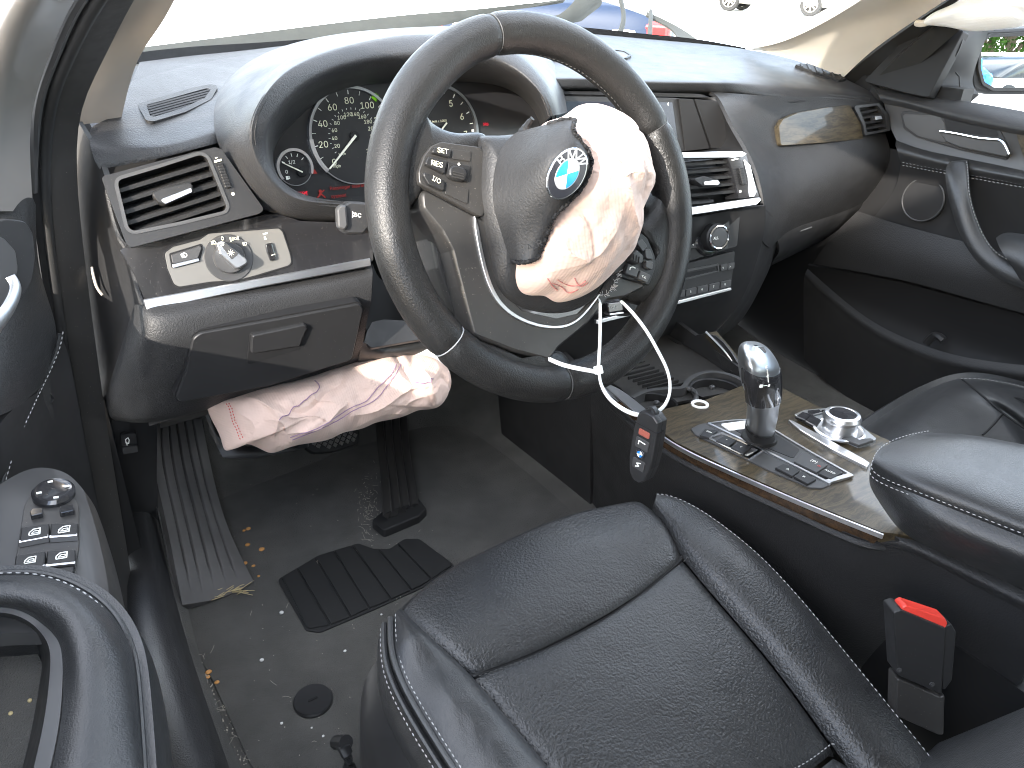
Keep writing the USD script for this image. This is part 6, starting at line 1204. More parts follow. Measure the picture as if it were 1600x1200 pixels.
# passenger seat
ps = thing('leather_car_seat', 'black leather passenger seat cushion beyond the armrest', 'seat', (.75, -.3, .47))
pr_ = [[P(1350, 668, x=.56), P(1405, 632, x=.64), P(1465, 600, x=.72), P(1515, 588, x=.78), P(1600, 602, x=.86), P(1700, 640, x=.92)],
       [P(1365, 690, x=.55), P(1430, 660, x=.63), P(1500, 622, x=.72), P(1545, 618, x=.78), P(1640, 650, x=.86), P(1740, 700, x=.92)],
       [P(1400, 740, x=.54), P(1480, 700, x=.62), P(1568, 645, x=.73), P(1640, 690, x=.78), P(1720, 740, x=.86), P(1800, 800, x=.92)],
       [P(1440, 800, x=.54), P(1540, 760, x=.62), P(1640, 720, x=.73), P(1720, 770, x=.78), P(1800, 820, x=.86), P(1900, 880, x=.92)]]
z_s = .70
def zp(u, v, z): return P(u, v, z=z)
pr_ = [[zp(1345, 672, .655), zp(1400, 636, .665), zp(1460, 604, .675), zp(1515, 590, .685), zp(1580, 598, .685), zp(1660, 622, .68)],
       [zp(1360, 690, .672), zp(1425, 655, .68), zp(1500, 612, .69), zp(1545, 606, .70), zp(1620, 625, .70), zp(1700, 660, .69)],
       [zp(1400, 735, .672), zp(1480, 700, .675), zp(1567, 645, .685), zp(1640, 690, .70), zp(1720, 740, .70), zp(1800, 790, .69)],
       [zp(1460, 800, .66), zp(1550, 765, .66), zp(1640, 715, .67), zp(1720, 770, .69), zp(1800, 820, .69), zp(1900, 880, .68)]]
PG = lgrid(pr_, 70, 50)
part('cushion', slab(PG, .03), 'leather_smooth', ps, smooth=70)
drp = PG[0]; part('cushion_front', sheet([[p for p in drp[::6]], [p+np.array([.0, .02, -.03]) for p in drp[::6]], [p+np.array([0, .02, -.2]) for p in drp[::6]]], .01, 40, 12), 'leather_smooth', ps, smooth=60)
def above(pts, dz=.002, n=60): return np.array([P(*q, z=zz)+np.array([0, 0, dz]) for q, zz in pts]) if n is None else spl(np.array([P(*q, z=zz)+np.array([0, 0, dz]) for q, zz in pts]), n)
def on_grid(G, uv, n=50, lift=.0012):
    vv = G.reshape(-1, 3); d = vv-CAM; zz = d@FWD; uu = 800+FPX*(d@RGT)/zz; v2 = 600-FPX*(d@UPV)/zz; out = []
    from scipy.interpolate import LinearNDInterpolator, NearestNDInterpolator
    I = LinearNDInterpolator(np.c_[uu, v2], zz); N_ = NearestNDInterpolator(np.c_[uu, v2], zz)
    for u, v in even(spl(np.array(uv, float), 40), n):
        z = I(u, v); z = float(z) if np.isfinite(z) else float(N_(u, v)); out.append(CAM + ray(u, v)*(z-lift))
    return smoothp(np.array(out), 2)
part('seam', tube(on_grid(PG, [(1502, 592), (1535, 618), (1567, 645), (1610, 675)]), .0018, 6), 'recess_black', ps)
part('seam', tube(on_grid(PG, [(1567, 645), (1553, 662), (1535, 680)]), .0018, 6), 'recess_black', ps)
part('stitching', stitches(on_grid(PG, [(1500, 591), (1530, 592), (1570, 598), (1610, 608)]), .004, .0025, .0008), 'thread', ps, kind='stuff')
part('side', sheet([[PG[i, 0] for i in range(0, 50, 7)], [PG[i, 0]+np.array([-.005, 0, -.05]) for i in range(0, 50, 7)], [PG[i, 0]+np.array([.0, 0, -.2]) for i in range(0, 50, 7)]], .01, 20, 12), 'hard_black', ps, smooth=60)

# seat belt buckle between driver's seat and console
bu_t = thing('belt_buckle', 'black seat belt buckle with red release button beside the driver seat', 'seat belt buckle', tuple(P(1440, 1120, x=.205)))
FBK = Frame(P(1440, 1000, x=.205), nrm([-.62, -.72, .30]))
def qb(pts, h=0.0): return FBK.ats(pts, h)
part('buckle_body', FBK.mesh(plate(rpoly(qb([(1396, 957), (1408, 953), (1478, 982), (1472, 1082), (1470, 1085), (1402, 1055)]), .002), -.026, 0, .002)), 'hard_black', bu_t)
part('buckle_side', FBK.mesh(plate(rpoly(qb([(1470, 978), (1484, 972), (1492, 985), (1486, 1060), (1470, 1082)], -.006), .002), -.024, -.003, .002)), 'hard_black', bu_t)
part('release_button', FBK.mesh(plate(rpoly(qb([(1408, 958), (1410, 949), (1417, 946), (1477, 966), (1481, 974), (1476, 987)], -.003), .002), -.021, -.003, .002)), 'red_plastic', bu_t)
part('buckle_stalk', FBK.mesh(plate(rpoly(qb([(1402, 1060), (1470, 1090), (1478, 1085), (1476, 1150), (1466, 1150), (1400, 1120)], -.002), .002), -.024, -.003, .003)), 'hard_dusty', bu_t)
for u, v in ((1405, 1047), (1456, 1069)): part('rivet', FBK.mesh(moved(lathe([(0, -.001), (.0026, -.001), (.0024, .0008), (.001, .0010), (0, .0004)], 16), (*qb([(u, v)])[0], 0))), 'dark_grey', bu_t)

# ================================================================== passenger door with its outside mirror
pd = thing('passenger_door', 'closed passenger door with leather pull handle, speaker and chrome lever', 'car door', (1.1, 0, .45))
XD = 1.085
def dx(rows): return [[P(u, v, x=x) for u, v, x in r] for r in rows]
top = dx([[(1362, 132, 1.12), (1420, 147, 1.12), (1500, 157, 1.12), (1660, 186, 1.12), (1800, 215, 1.12)], [(1368, 140, 1.10), (1420, 154, 1.095), (1500, 170, 1.095), (1660, 204, 1.095), (1800, 236, 1.095)], [(1374, 152, 1.088), (1420, 162, 1.085), (1500, 184, 1.085), (1660, 216, 1.085), (1800, 250, 1.085)], [(1382, 162, 1.092), (1420, 170, 1.092), (1500, 191, 1.092), (1660, 224, 1.092), (1800, 258, 1.092)]])
part('window_ledge', sheet(top, .02, 40, 16), 'soft_black', pd, smooth=60)
up = dx([[(1382, 162, 1.094), (1420, 170, 1.094), (1500, 191, 1.094), (1660, 224, 1.094), (1800, 258, 1.094)], [(1388, 190, 1.096), (1430, 205, 1.096), (1500, 222, 1.096), (1660, 255, 1.096), (1800, 284, 1.096)], [(1402, 222, 1.09), (1440, 236, 1.09), (1500, 248, 1.09), (1660, 282, 1.09), (1800, 310, 1.09)]])
part('upper_panel', sheet(up, .01, 40, 14), 'dark_grey', pd, smooth=60)
le = dx([[(1400, 219, 1.088), (1440, 233, 1.088), (1500, 246, 1.088), (1660, 279, 1.088), (1800, 308, 1.088)], [(1402, 236, 1.072), (1440, 246, 1.072), (1500, 260, 1.072), (1660, 290, 1.072), (1800, 316, 1.072)], [(1408, 255, 1.08), (1440, 262, 1.08), (1500, 272, 1.08), (1660, 302, 1.08), (1800, 328, 1.08)]])
LG = lgrid(le, 60, 16); part('leather_roll', slab(LG, .01), 'leather_smooth', pd, smooth=60)
for k, (dv) in enumerate((-2.5, 2.0)):
    part('roll_stitching', stitches(np.array([P(u, v+dv, x=1.0785) for u, v in even(spl(np.array([(1410, 256), (1440, 262), (1500, 273), (1650, 300)], float), 30), 60)]), .0045, .003, .0007), 'thread', pd, kind='stuff')
lo = dx([[(1408, 255, 1.084), (1440, 263, 1.084), (1500, 273, 1.084), (1660, 303, 1.084), (1800, 330, 1.084)], [(1395, 300, 1.098), (1440, 310, 1.098), (1500, 330, 1.10), (1660, 370, 1.10), (1800, 400, 1.10)], [(1360, 345, 1.098), (1440, 370, 1.098), (1500, 385, 1.10), (1660, 430, 1.10), (1800, 460, 1.10)]])
part('door_insert', sheet(lo, .01, 40, 20), 'hard_black', pd, smooth=60)
pk = dx([[(1340, 330, 1.085), (1420, 355, 1.08), (1500, 376, 1.075), (1660, 420, 1.07), (1800, 450, 1.07)], [(1300, 370, 1.07), (1420, 400, 1.062), (1500, 420, 1.058), (1660, 460, 1.055), (1800, 490, 1.055)], [(1270, 412, 1.075), (1420, 440, 1.066), (1500, 462, 1.062), (1660, 505, 1.06), (1800, 540, 1.06)]])
part('door_swell', sheet(pk, .01, 40, 20), 'soft_black', pd, smooth=60)
po = dx([[(1262, 414, 1.09), (1420, 444, 1.09), (1500, 466, 1.09), (1660, 508, 1.09)], [(1270, 440, 1.10), (1400, 500, 1.10), (1500, 540, 1.10), (1660, 590, 1.10)], [(1280, 460, 1.09), (1380, 520, 1.085), (1470, 560, 1.08), (1660, 608, 1.08)]])
part('pocket_recess', sheet(po, .006, 30, 14), 'recess_black', pd)
pl = dx([[(1262, 420, 1.085), (1310, 462, 1.07), (1370, 506, 1.055), (1450, 542, 1.045), (1530, 562, 1.04), (1660, 576, 1.04)], [(1258, 428, 1.075), (1302, 468, 1.06), (1362, 514, 1.045), (1446, 554, 1.035), (1530, 576, 1.03), (1660, 592, 1.03)], [(1256, 440, 1.08), (1296, 480, 1.066), (1354, 526, 1.052), (1440, 568, 1.043), (1530, 592, 1.04), (1660, 610, 1.04)], [(1256, 560, 1.085), (1296, 600, 1.075), (1354, 640, 1.066), (1440, 690, 1.06), (1530, 720, 1.055), (1660, 760, 1.055)]])
part('door_pocket', sheet(pl, .008, 50, 30), 'soft_black', pd, smooth=60)
part('pocket_stop', tube(spl([P(1448, 536, x=1.06), P(1462, 524, x=1.06), P(1474, 532, x=1.06)], 8), .008, 8), 'hard_black', pd)
FDr = Frame((1.092, .1, 1.0), (-1, 0, .06), right=(0, -1, 0))
def qd(pts, h=0.0): return FDr.ats(pts, h)
hb = part('handle_bezel', FDr.mesh(plate(rpoly(qd([(1407, 176), (1416, 173), (1470, 178), (1555, 194), (1563, 200), (1580, 240), (1574, 250), (1500, 234), (1432, 214), (1412, 200)], .001), .005), -.004, .0035, .002)), 'hard_black', pd)
part('speaker_mesh', FDr.mesh(plate(rpoly(qd([(1410, 178), (1468, 181), (1476, 192), (1480, 224), (1434, 212), (1415, 198)], .004), .004), .0, .0045, .001)), 'dark_grey', hb)
part('handle_hollow', FDr.mesh(plate(rpoly(qd([(1474, 182), (1554, 197), (1562, 214), (1480, 205)], .004), .003), .0, .0042, .0003)), 'recess_black', hb)
part('door_lever', FDr.mesh(plate(rpoly(qd([(1468, 206), (1474, 203), (1560, 219), (1566, 220), (1578, 240), (1572, 246), (1500, 231), (1478, 222)], .012), .003), .003, .014, .005)), 'dark_grey', hb)
part('lever_trim', tube(spl(FDr.w(qd([(1469, 205), (1500, 210), (1540, 217), (1564, 220), (1573, 232), (1577, 241)], .015), .015), 30), .0030, 8), 'chrome', hb)
part('wood_inlay', FDr.mesh(plate(rpoly(qd([(1586, 202), (1660, 218), (1660, 262), (1600, 246)], .002), .004), -.002, .004, .001)), 'wood', pd)
spc = [FDr.w(qd([(1443, 311)]), -.004)[0]]
sq = qd([(1443, 311)], .0)[0]; srad = np.linalg.norm(qd([(1443, 276)])[0]-sq)
FSPK = Frame(P(1443, 312, x=1.094), (-1, 0, .06), right=(0, -1, 0)); sc = FSPK.at(1443, 312); sy = abs(FSPK.at(1443, 347)[1]-sc[1]); sx = abs(FSPK.at(1480, 318)[0]-sc[0])
part('speaker_cover', FSPK.mesh(plate(sc+np.c_[sy*np.cos(np.linspace(0, 6.283, 48, endpoint=False)), sy*np.sin(np.linspace(0, 6.283, 48, endpoint=False))], -.006, .003, .002)), 'hard_black', pd)
part('speaker_rim', tube(FSPK.w(circ(sc, sy, 60), .003), .0016, 6, closed=True), 'dark_grey', pd)
# leather pull
pp = [(1488, 252), (1480, 262), (1482, 300), (1496, 352), (1520, 398), (1556, 432), (1605, 452), (1680, 470)]
ppr = [(1512, 252), (1514, 270), (1516, 300), (1530, 350), (1556, 392), (1588, 410), (1630, 425), (1700, 440)]
A_ = np.array([P(u, v, x=xx) for (u, v), xx in zip(pp, (1.062, 1.045, 1.025, 1.015, 1.01, 1.01, 1.01, 1.01))]); B_ = np.array([P(u, v, x=xx) for (u, v), xx in zip(ppr, (1.070, 1.052, 1.032, 1.024, 1.02, 1.02, 1.02, 1.02))])
A_, B_ = spl(A_, 50), spl(B_, 50); Mid = (A_+B_)/2 + np.array([-.012, 0, .0])
back_ = (A_+B_)/2 + np.array([.03, 0, 0])
sec_ = np.stack([A_, A_*.72+Mid*.42-.14*B_+np.array([-.004, 0, 0]), Mid, B_*.72+Mid*.42-.14*A_+np.array([-.004, 0, 0]), B_, B_*.5+back_*.5, back_, A_*.5+back_*.5], 1)
pull = part('door_pull', gridmesh(sec_, wrap=True), 'leather_smooth', pd, smooth=80)
part('pull_stitching', stitches(B_ + np.array([-.004, .0, .0]), .0042, .0024, .0007), 'thread', pd, kind='stuff')
part('pull_cap', gridmesh(np.stack([np.repeat(Mid[:1], 8, 0)+np.array([.01, 0, .002]), sec_[0]]), wrap=True), 'leather_smooth', pull)
ar = dx([[(1556, 372, 1.03), (1570, 364, 1.04), (1620, 370, 1.05), (1700, 384, 1.05)], [(1566, 394, 1.0), (1590, 392, 1.0), (1640, 404, 1.0), (1720, 424, 1.0)], [(1586, 424, .995), (1604, 436, .99), (1650, 462, .99), (1720, 490, .99)], [(1600, 452, 1.02), (1620, 464, 1.02), (1660, 484, 1.02), (1720, 510, 1.02)]])
part('door_armrest', sheet(ar, .02, 30, 20), 'leather_smooth', pd, smooth=60)
part('door_back', box((1.15, -.12, .72), (.05, 1.15, .72)), 'recess_black', pd)
# black corner triangle and the glass
FTR = Frame((1.10, .3, 1.15), (-1, 0, .22), right=(0, -1, 0))
part('corner_cover', FTR.mesh(plate(rpoly(FTR.ats([(1350, 128), (1424, 52), (1448, 34), (1480, 45), (1508, 48), (1480, 100), (1452, 153), (1420, 147), (1372, 134)]), .004), -.02, .004, .003)), 'recess_black', pd)
part('window_frame', sheet(dx([[(1362, 130, 1.095), (1400, 92, 1.085), (1455, 46, 1.07), (1520, 2, 1.05), (1600, -55, 1.02)], [(1384, 140, 1.105), (1432, 104, 1.10), (1482, 62, 1.085), (1540, 14, 1.06), (1616, -44, 1.025)]]), .02, 30, 5), 'rubber', pd)
part('window_glass', gridmesh(lgrid([[(1.125, .30, 1.09), (1.125, -.2, 1.10), (1.125, -.68, 1.10)], [(1.09, .16, 1.26), (1.075, -.2, 1.34), (1.075, -.68, 1.34)], [(1.02, -.02, 1.50), (1.0, -.25, 1.57), (1.0, -.68, 1.57)]], 20, 12)), 'glass', pd)
# outside mirror
FMi = Frame((1.30, .22, 1.16), nrm((-.33, -1, .05)))
def qm(pts, h=0.0): return FMi.ats(pts, h)
hous = rpoly(qm([(1522, 55), (1535, 46), (1700, 40), (1740, 60), (1740, 120), (1700, 142), (1600, 149), (1545, 148), (1520, 140), (1516, 110)]), .012)
mh = part('mirror_housing', FMi.mesh(plate(hous, -.09, .0, .012)), 'recess_black', pd, smooth=50)
mgl = rpoly(qm([(1532, 66), (1545, 58), (1700, 52), (1726, 66), (1726, 112), (1690, 130), (1600, 137), (1552, 137), (1536, 128), (1530, 105)], .002), .010)
part('mirror_seal', FMi.mesh(frame_ring(rpoly(shapely.Polygon(mgl).buffer(.006).exterior.coords[:-1], .01), mgl, .0, .006)), 'rubber', mh)
part('mirror_glass', FMi.mesh(plate(mgl, .0, .0025, .0004)), 'mirror', mh)
part('mirror_arm', sheet([[P(1508, 47, x=1.12), P(1530, 42, x=1.18), P(1545, 48, x=1.22)], [P(1490, 92, x=1.12), P(1512, 95, x=1.17), P(1524, 105, x=1.22)], [P(1470, 112, x=1.12), P(1496, 118, x=1.17), P(1520, 130, x=1.22)], [P(1462, 142, x=1.12), P(1500, 144, x=1.17), P(1530, 148, x=1.22)]], .03, 20, 20), 'recess_black', pd, smooth=50)
part('mirror_joint', tube([P(1493, 113, x=1.155), P(1499, 120, x=1.155), P(1500, 144, x=1.155)], .0014, 6), 'recess_black', pd)
solo_c = thing('curtain_airbag', 'white cloth roll hanging along the top of the passenger window', 'airbag', tuple(P(1520, 30, x=1.02)))
FCu = Frame(P(1530, 22, x=1.02), nrm((-1, -.2, .1)), right=(0, -1, 0))
cq = FCu.ats([(1438, 34), (1452, 20), (1490, 2), (1540, -40), (1680, -60), (1690, 10), (1620, 22), (1600, 36), (1560, 44), (1510, 47), (1470, 40)], .02)
part('cloth_roll', puff(FCu, cq, .0, .045, rings=30, n=120, power=3, bump=lambda q, k: (meshkit.fbm(np.c_[q*30, np.full(len(q), 2.2)], 3, 31)-.5)*.012*min(1, (1-k)*5+.2), back=.02), 'white_cloth', solo_c, smooth=60)
part('cloth_tether', tube(spl([P(1433, 36, x=1.03), P(1445, 36, x=1.02), P(1470, 26, x=1.02), P(1500, 8, x=1.015)], 14), .006, 8), 'cream_light', solo_c)

# ================================================================== driver's door, ajar
dd_ = thing('driver_door', 'driver door standing ajar with window switches and leather armrest', 'car door', (-.47, .1, .45))
def zz_(rows): return [[P(u, v, z=z) for u, v, z in r] for r in rows]
def yy_(rows): return [[P(u, v, y=y) for u, v, y in r] for r in rows]
dp = yy_([[(-60, 300, .30), (0, 290, .30), (40, 296, .31), (56, 320, .315)], [(-60, 400, .26), (0, 380, .28), (40, 385, .29), (62, 420, .30)], [(-60, 560, .20), (0, 540, .22), (45, 520, .25), (88, 520, .29)], [(-60, 700, .15), (-20, 660, .17), (20, 640, .20), (72, 596, .27)]])
part('upper_panel', sheet(dp, .01, 30, 30), 'leather_smooth', dd_, smooth=60)
dl = yy_([[(-20, 690, .17), (20, 640, .20), (72, 596, .27), (90, 522, .29)], [(-20, 760, .17), (30, 715, .20), (85, 640, .275), (108, 560, .30)], [(-20, 830, .17), (40, 780, .2), (110, 740, .28), (140, 730, .31)], [(0, 1000, .17), (60, 900, .2), (140, 850, .28), (175, 870, .32)]])
part('lower_panel', sheet(dl, .01, 30, 30), 'hard_black', dd_, smooth=60)
sm = np.array([P(u, v, y=y) for u, v, y in ((90, 520, .285), (84, 548, .28), (66, 590, .27), (42, 640, .235), (20, 690, .21), (5, 735, .19), (-10, 790, .17))])
part('panel_seam', tube(spl(sm, 50) + np.array([.002, -.003, 0]), .0022, 8), 'leather_smooth', dd_)
for o in (-.004, .004): part('seam_stitching', stitches(spl(sm, 80) + np.array([.003+o*.5, -.005, o*.6]), .0034, .002, .0006), 'thread', dd_, kind='stuff')
FGr = Frame(P(20, 420, y=.235), nrm((.55, -.83, .1)))
gr = part('handle_bezel', FGr.mesh(plate(rpoly(FGr.ats([(-40, 352), (10, 342), (38, 345), (50, 365), (54, 400), (48, 440), (30, 470), (0, 520), (-40, 560)], .002), .008), -.004, .004, .002)), 'hard_black', dd_)
part('speaker_mesh', FGr.mesh(plate(rpoly(FGr.ats([(-40, 360), (6, 372), (24, 392), (28, 420), (22, 450), (-40, 540)], .005), .006), .0, .0052, .001)), 'dark_grey', gr)
part('door_lever', tube(spl([P(16, 432, y=.215), P(24, 446, y=.21), P(20, 468, y=.20), P(4, 495, y=.185), P(-20, 525, y=.17)], 24), np.linspace(.0045, .007, 24), 12, flat=.5, up=(.4, -.8, .2)), 'grey_metal', gr)
part('speaker_grille', sheet(yy_([[(20, 700, .195), (50, 610, .245), (76, 590, .268), (80, 620, .27)], [(10, 760, .19), (40, 690, .235), (70, 650, .26), (84, 650, .27)], [(10, 790, .19), (40, 750, .235), (60, 730, .255), (74, 700, .262)]]), .004, 16, 16), 'rubber', dd_)
# armrest ledge with switches
ZA = .862
FA = Frame(P(80, 840, z=ZA), nrm((.10, -.18, 1)), right=(1, -.05, 0))
def qa(pts, h=0.0): return FA.ats(pts, h)
lr2 = [[FA.px(u, v, h) for u, v, h in r] for r in ([(-20, 770, .0), (25, 742, -.004), (60, 731, -.008), (100, 738, -.010), (130, 765, -.012)], [(-30, 800, .002), (30, 775, .002), (70, 770, .002), (110, 775, .0), (142, 800, -.010)], [(-40, 860, .002), (20, 840, .002), (80, 840, .002), (130, 845, .0), (156, 850, -.010)], [(-50, 920, .002), (10, 905, .002), (80, 905, .002), (142, 905, .0), (168, 910, -.010)], [(-60, 1000, .0), (10, 990, .0), (90, 990, .0), (150, 990, .0), (180, 990, -.012)])]
part('armrest_ledge', sheet(lr2, .015, 40, 40), 'dark_grey', dd_, smooth=60)
part('ledge_edge', sheet([[r[-1] for r in lr2], [r[-1]+np.array([.006, .004, -.03]) for r in lr2], [r[-1]+np.array([.0, .02, -.12]) for r in lr2]], .008, 30, 12), 'hard_dusty', dd_)
HS = .003
spn = part('switch_panel', FA.mesh(plate(rpoly(qa([(20, 902), (30, 840), (38, 790), (52, 766), (80, 757), (108, 764), (123, 790), (124, 850), (117, 898), (70, 908)], HS), .006), -.002, .0036, .001)), 'hard_dusty', dd_)
jc = qa([(84, 772)], .004)[0]; 
part('mirror_knob', FA.mesh(moved(lathe([(0, .003), (.0165, .003), (.0165, .007), (.014, .0095), (.010, .0085), (0, .0085)], 36), (jc[0], jc[1], 0))), 'gloss_black', spn)
for a in range(4):
    t = a*math.pi/2+.1; part('knob_mark', FA.mesh(moved(rbox((.004, .0022, .001), .0004), (jc[0]+.0105*math.cos(t), jc[1]+.0105*math.sin(t), .0094))), 'white_ink', spn)
def sbtn(pts, m, h1, par=spn, name='window_switch', bev=.0015): return part(name, FA.mesh(plate(rpoly(qa(pts, h1), .0012), .002, h1, bev)), m, par)
sbtn([(46, 800), (50, 794), (67, 793), (67, 802), (48, 806)], 'gloss_black', .0085, name='mirror_switch'); sbtn([(92, 798), (94, 790), (114, 787), (117, 797), (94, 802)], 'gloss_black', .0085, name='fold_switch')
def winsym(u, v, par, h):
    a = qa([(u-9, v+3), (u-8, v-1), (u-2, v-6), (u+9, v-8), (u+8, v+1), (u-9, v+4)], h); b = qa([(u-5, v+1), (u+6, v-1), (u+6, v-4), (u-1, v-3), (u-5, v+1)], h)
    part('window_symbol', FA.mesh(join([ribbon(a, .0008, h-.0003, h+.0002), ribbon(b, .0006, h-.0003, h+.0002)])), 'white_ink', par)
for pts, edge, sc_ in (([(33, 823), (77, 817), (76, 838), (30, 847)], [(30, 845), (76, 836), (76, 840), (29, 849)], (54, 833)), ([(79, 817), (122, 817), (121, 835), (78, 838)], [(77, 837), (121, 834), (121, 838), (77, 841)], (100, 829)),
                       ([(24, 867), (71, 860), (70, 884), (21, 891)], [(21, 889), (70, 882), (70, 886), (21, 894)], (47, 877)), ([(73, 860), (118, 858), (118, 878), (72, 883)], [(71, 882), (118, 877), (118, 881), (71, 886)], (96, 870))):
    b = sbtn(pts, 'hard_black', .010, bev=.002); part('switch_edge', FA.mesh(plate(rpoly(qa(edge, .009), .0004), .004, .0098, .0006)), 'satin', b); winsym(*sc_, b, .0101)
b = sbtn([(24, 895), (116, 884), (113, 898), (70, 905), (40, 904)], 'hard_black', .0075, name='lock_switch'); winsym(68, 898, b, .0076)
# big padded armrest with its pull pocket
ap = [[FA.px(u, v, h) for u, v, h in r] for r in (
    [(-70, 905, .030), (-20, 900, .032), (40, 897, .032), (90, 905, .030), (140, 928, .026), (178, 962, .018), (204, 1010, .006), (216, 1080, .0), (226, 1230, .0)],
    [(-70, 925, .040), (-20, 918, .042), (30, 916, .042), (70, 924, .040), (110, 945, .038), (150, 985, .032), (180, 1040, .022), (192, 1100, .018), (204, 1240, .018)],
    [(-70, 950, .034), (-20, 940, .036), (20, 940, .036), (50, 948, .034), (80, 965, .032), (110, 1000, .030), (130, 1050, .026), (140, 1110, .024), (120, 1250, .024)],
    [(-70, 960, .022), (-20, 950, .024), (14, 950, .024), (40, 958, .022), (66, 975, .020), (92, 1005, .020), (98, 1050, .018), (96, 1120, .018), (70, 1250, .018)])]
part('armrest_pad', sheet(ap, .012, 70, 40), 'leather_smooth', dd_, smooth=70)
po2 = [[FA.px(u, v, h) for u, v, h in r] for r in (
    [(-70, 956, .022), (-20, 946, .024), (14, 946, .024), (42, 955, .022), (68, 972, .020), (94, 1004, .020), (98, 1050, .018), (92, 1130, .018), (66, 1250, .018)],
    [(-70, 966, .020), (-20, 958, .021), (10, 958, .021), (36, 966, .020), (58, 982, .018), (76, 1010, .018), (78, 1050, .016), (68, 1130, .016), (40, 1250, .016)],
    [(-70, 990, -.06), (-20, 980, -.06), (6, 982, -.06), (30, 990, -.06), (50, 1004, -.06), (64, 1030, -.06), (62, 1060, -.06), (48, 1140, -.06), (20, 1250, -.06)])]
part('pocket_rim', sheet(po2[:2], .004, 70, 6), 'dark_grey', dd_)
part('pocket_wall', sheet([po2[1], po2[2]], .004, 60, 10), 'hard_black', dd_)
pfl = FA.mesh(plate(qa([(-90, 960), (40, 980), (70, 1040), (40, 1260), (-90, 1260)], -.05), -.064, -.055, 0)); part('pocket_floor', pfl, 'carpet', dd_)
part('armrest_side', sheet([ap[0], [p+np.array([.004, .004, -.03]) for p in ap[0]], [p+np.array([-.006, .006, -.16]) for p in ap[0]]], .008, 60, 16), 'leather_smooth', dd_, smooth=60)
e_ = spl(np.array(ap[0]), 110)
part('armrest_stitching', stitches(e_[8:] + np.array([-.003, -.001, .0035]), .0034, .002, .0006), 'thread', dd_, kind='stuff')
part('armrest_piping', tube(e_ + np.array([.0008, .001, .0006]), .0022, 8), 'leather_smooth', dd_)
part('armrest_stitching', stitches(e_[30:] + np.array([.003, .003, -.004]), .0034, .002, .0006), 'thread', dd_, kind='stuff')
for u, v in ((46, 1092), (16, 1112)): part('pocket_crumb', FA.mesh(moved(trimesh.creation.icosphere(subdivisions=1, radius=.0016), (*qa([(u, v)], -.052)[0], -.054))), 'straw', dd_)

ow = [[(-.50, .28, .99), (-.54, 0, 1.0), (-.64, -.35, 1.005), (-.78, -.72, 1.01)], [(-.53, .28, 1.0), (-.57, 0, 1.01), (-.67, -.35, 1.015), (-.81, -.73, 1.02)], [(-.56, .28, .96), (-.60, 0, .97), (-.70, -.35, .975), (-.84, -.74, .98)], [(-.58, .28, .40), (-.62, 0, .40), (-.72, -.35, .40), (-.86, -.75, .40)]]
part('outer_skin', sheet(ow, .01, 20, 20, facing=(-1.2, 0, 1.2)), 'body_paint', dd_, smooth=60)
iw = [ow[0], [(-.495, .28, .96), (-.535, 0, .97), (-.635, -.35, .975), (-.775, -.72, .98)], [(-.49, .28, .86), (-.53, 0, .865), (-.63, -.35, .87), (-.77, -.72, .87)]]
part('sill_lining', sheet(iw, .008, 20, 12), 'soft_black', dd_, smooth=60)

# ================================================================== outside: other cars, trees seen in the mirror
ZG = 0.2
def bodyloft(secs, n=40):
    """secs: (y, half width, z low, z high, roundness) cross-sections of a car body"""
    rows = []
    th = np.linspace(0, 2*math.pi, n, endpoint=False)
    for y, w, z0, z1, k in secs:
        c, s = np.cos(th), np.sin(th); e = np.sign(c)*np.abs(c)**k; f = np.sign(s)*np.abs(s)**k
        rows.append(np.c_[w*e, np.full(n, y), (z0+z1)/2 + (z1-z0)/2*f])
    R = np.array(rows); t = np.arange(len(R)); q = np.linspace(0, len(R)-1, len(R)*5)
    return gridmesh(np.concatenate([np.repeat(R[:1].mean(1, keepdims=True), n, 1), PchipInterpolator(t, R)(q), np.repeat(R[-1:].mean(1, keepdims=True), n, 1)]), wrap=True)
def place(m, loc, rz, s=1.0):
    m = m.copy(); m.apply_scale(s); m.apply_transform(trimesh.transformations.rotation_matrix(rz, [0, 0, 1])); m.apply_translation(loc); return m
def wheel_parts(t, at, loc, rz, s, r=.34, side=1):
    R_ = trimesh.transformations.rotation_matrix(math.pi/2, [0, 1, 0])
    ty = lathe([(r*.66, -.1), (r*.95, -.11), (r, -.08), (r, .08), (r*.95, .11), (r*.66, .1)], 40); ty.apply_transform(R_)
    ty.apply_translation(at); w = part('wheel', place(ty, loc, rz, s), 'tyre', t)
    rim = [lathe([(r*.60, .05), (r*.66, .08), (r*.66, .10), (r*.60, .10)], 40), moved(lathe([(0, .06), (r*.16, .06), (r*.16, .09), (0, .09)], 20), (0, 0, 0))]
    for k in range(7):
        a = k*2*math.pi/7; b = box((r*.36, 0, .075), (r*.62, r*.13, .03)); b.apply_transform(trimesh.transformations.rotation_matrix(a, [0, 0, 1])); rim.append(b)
    m = join(rim); 
    if side < 0: m.apply_scale([1, 1, -1])
    m.apply_transform(R_); m.apply_translation(at); part('rim', place(m, loc, rz, s), 'silver_paint', w)
    d = moved(lathe([(0, 0), (r*.62, 0), (r*.62, .01), (0, .01)], 30), (0, 0, .03*side)); d.apply_transform(R_); d.apply_translation(at); part('hub_back', place(d, loc, rz, s), 'recess_black', w)
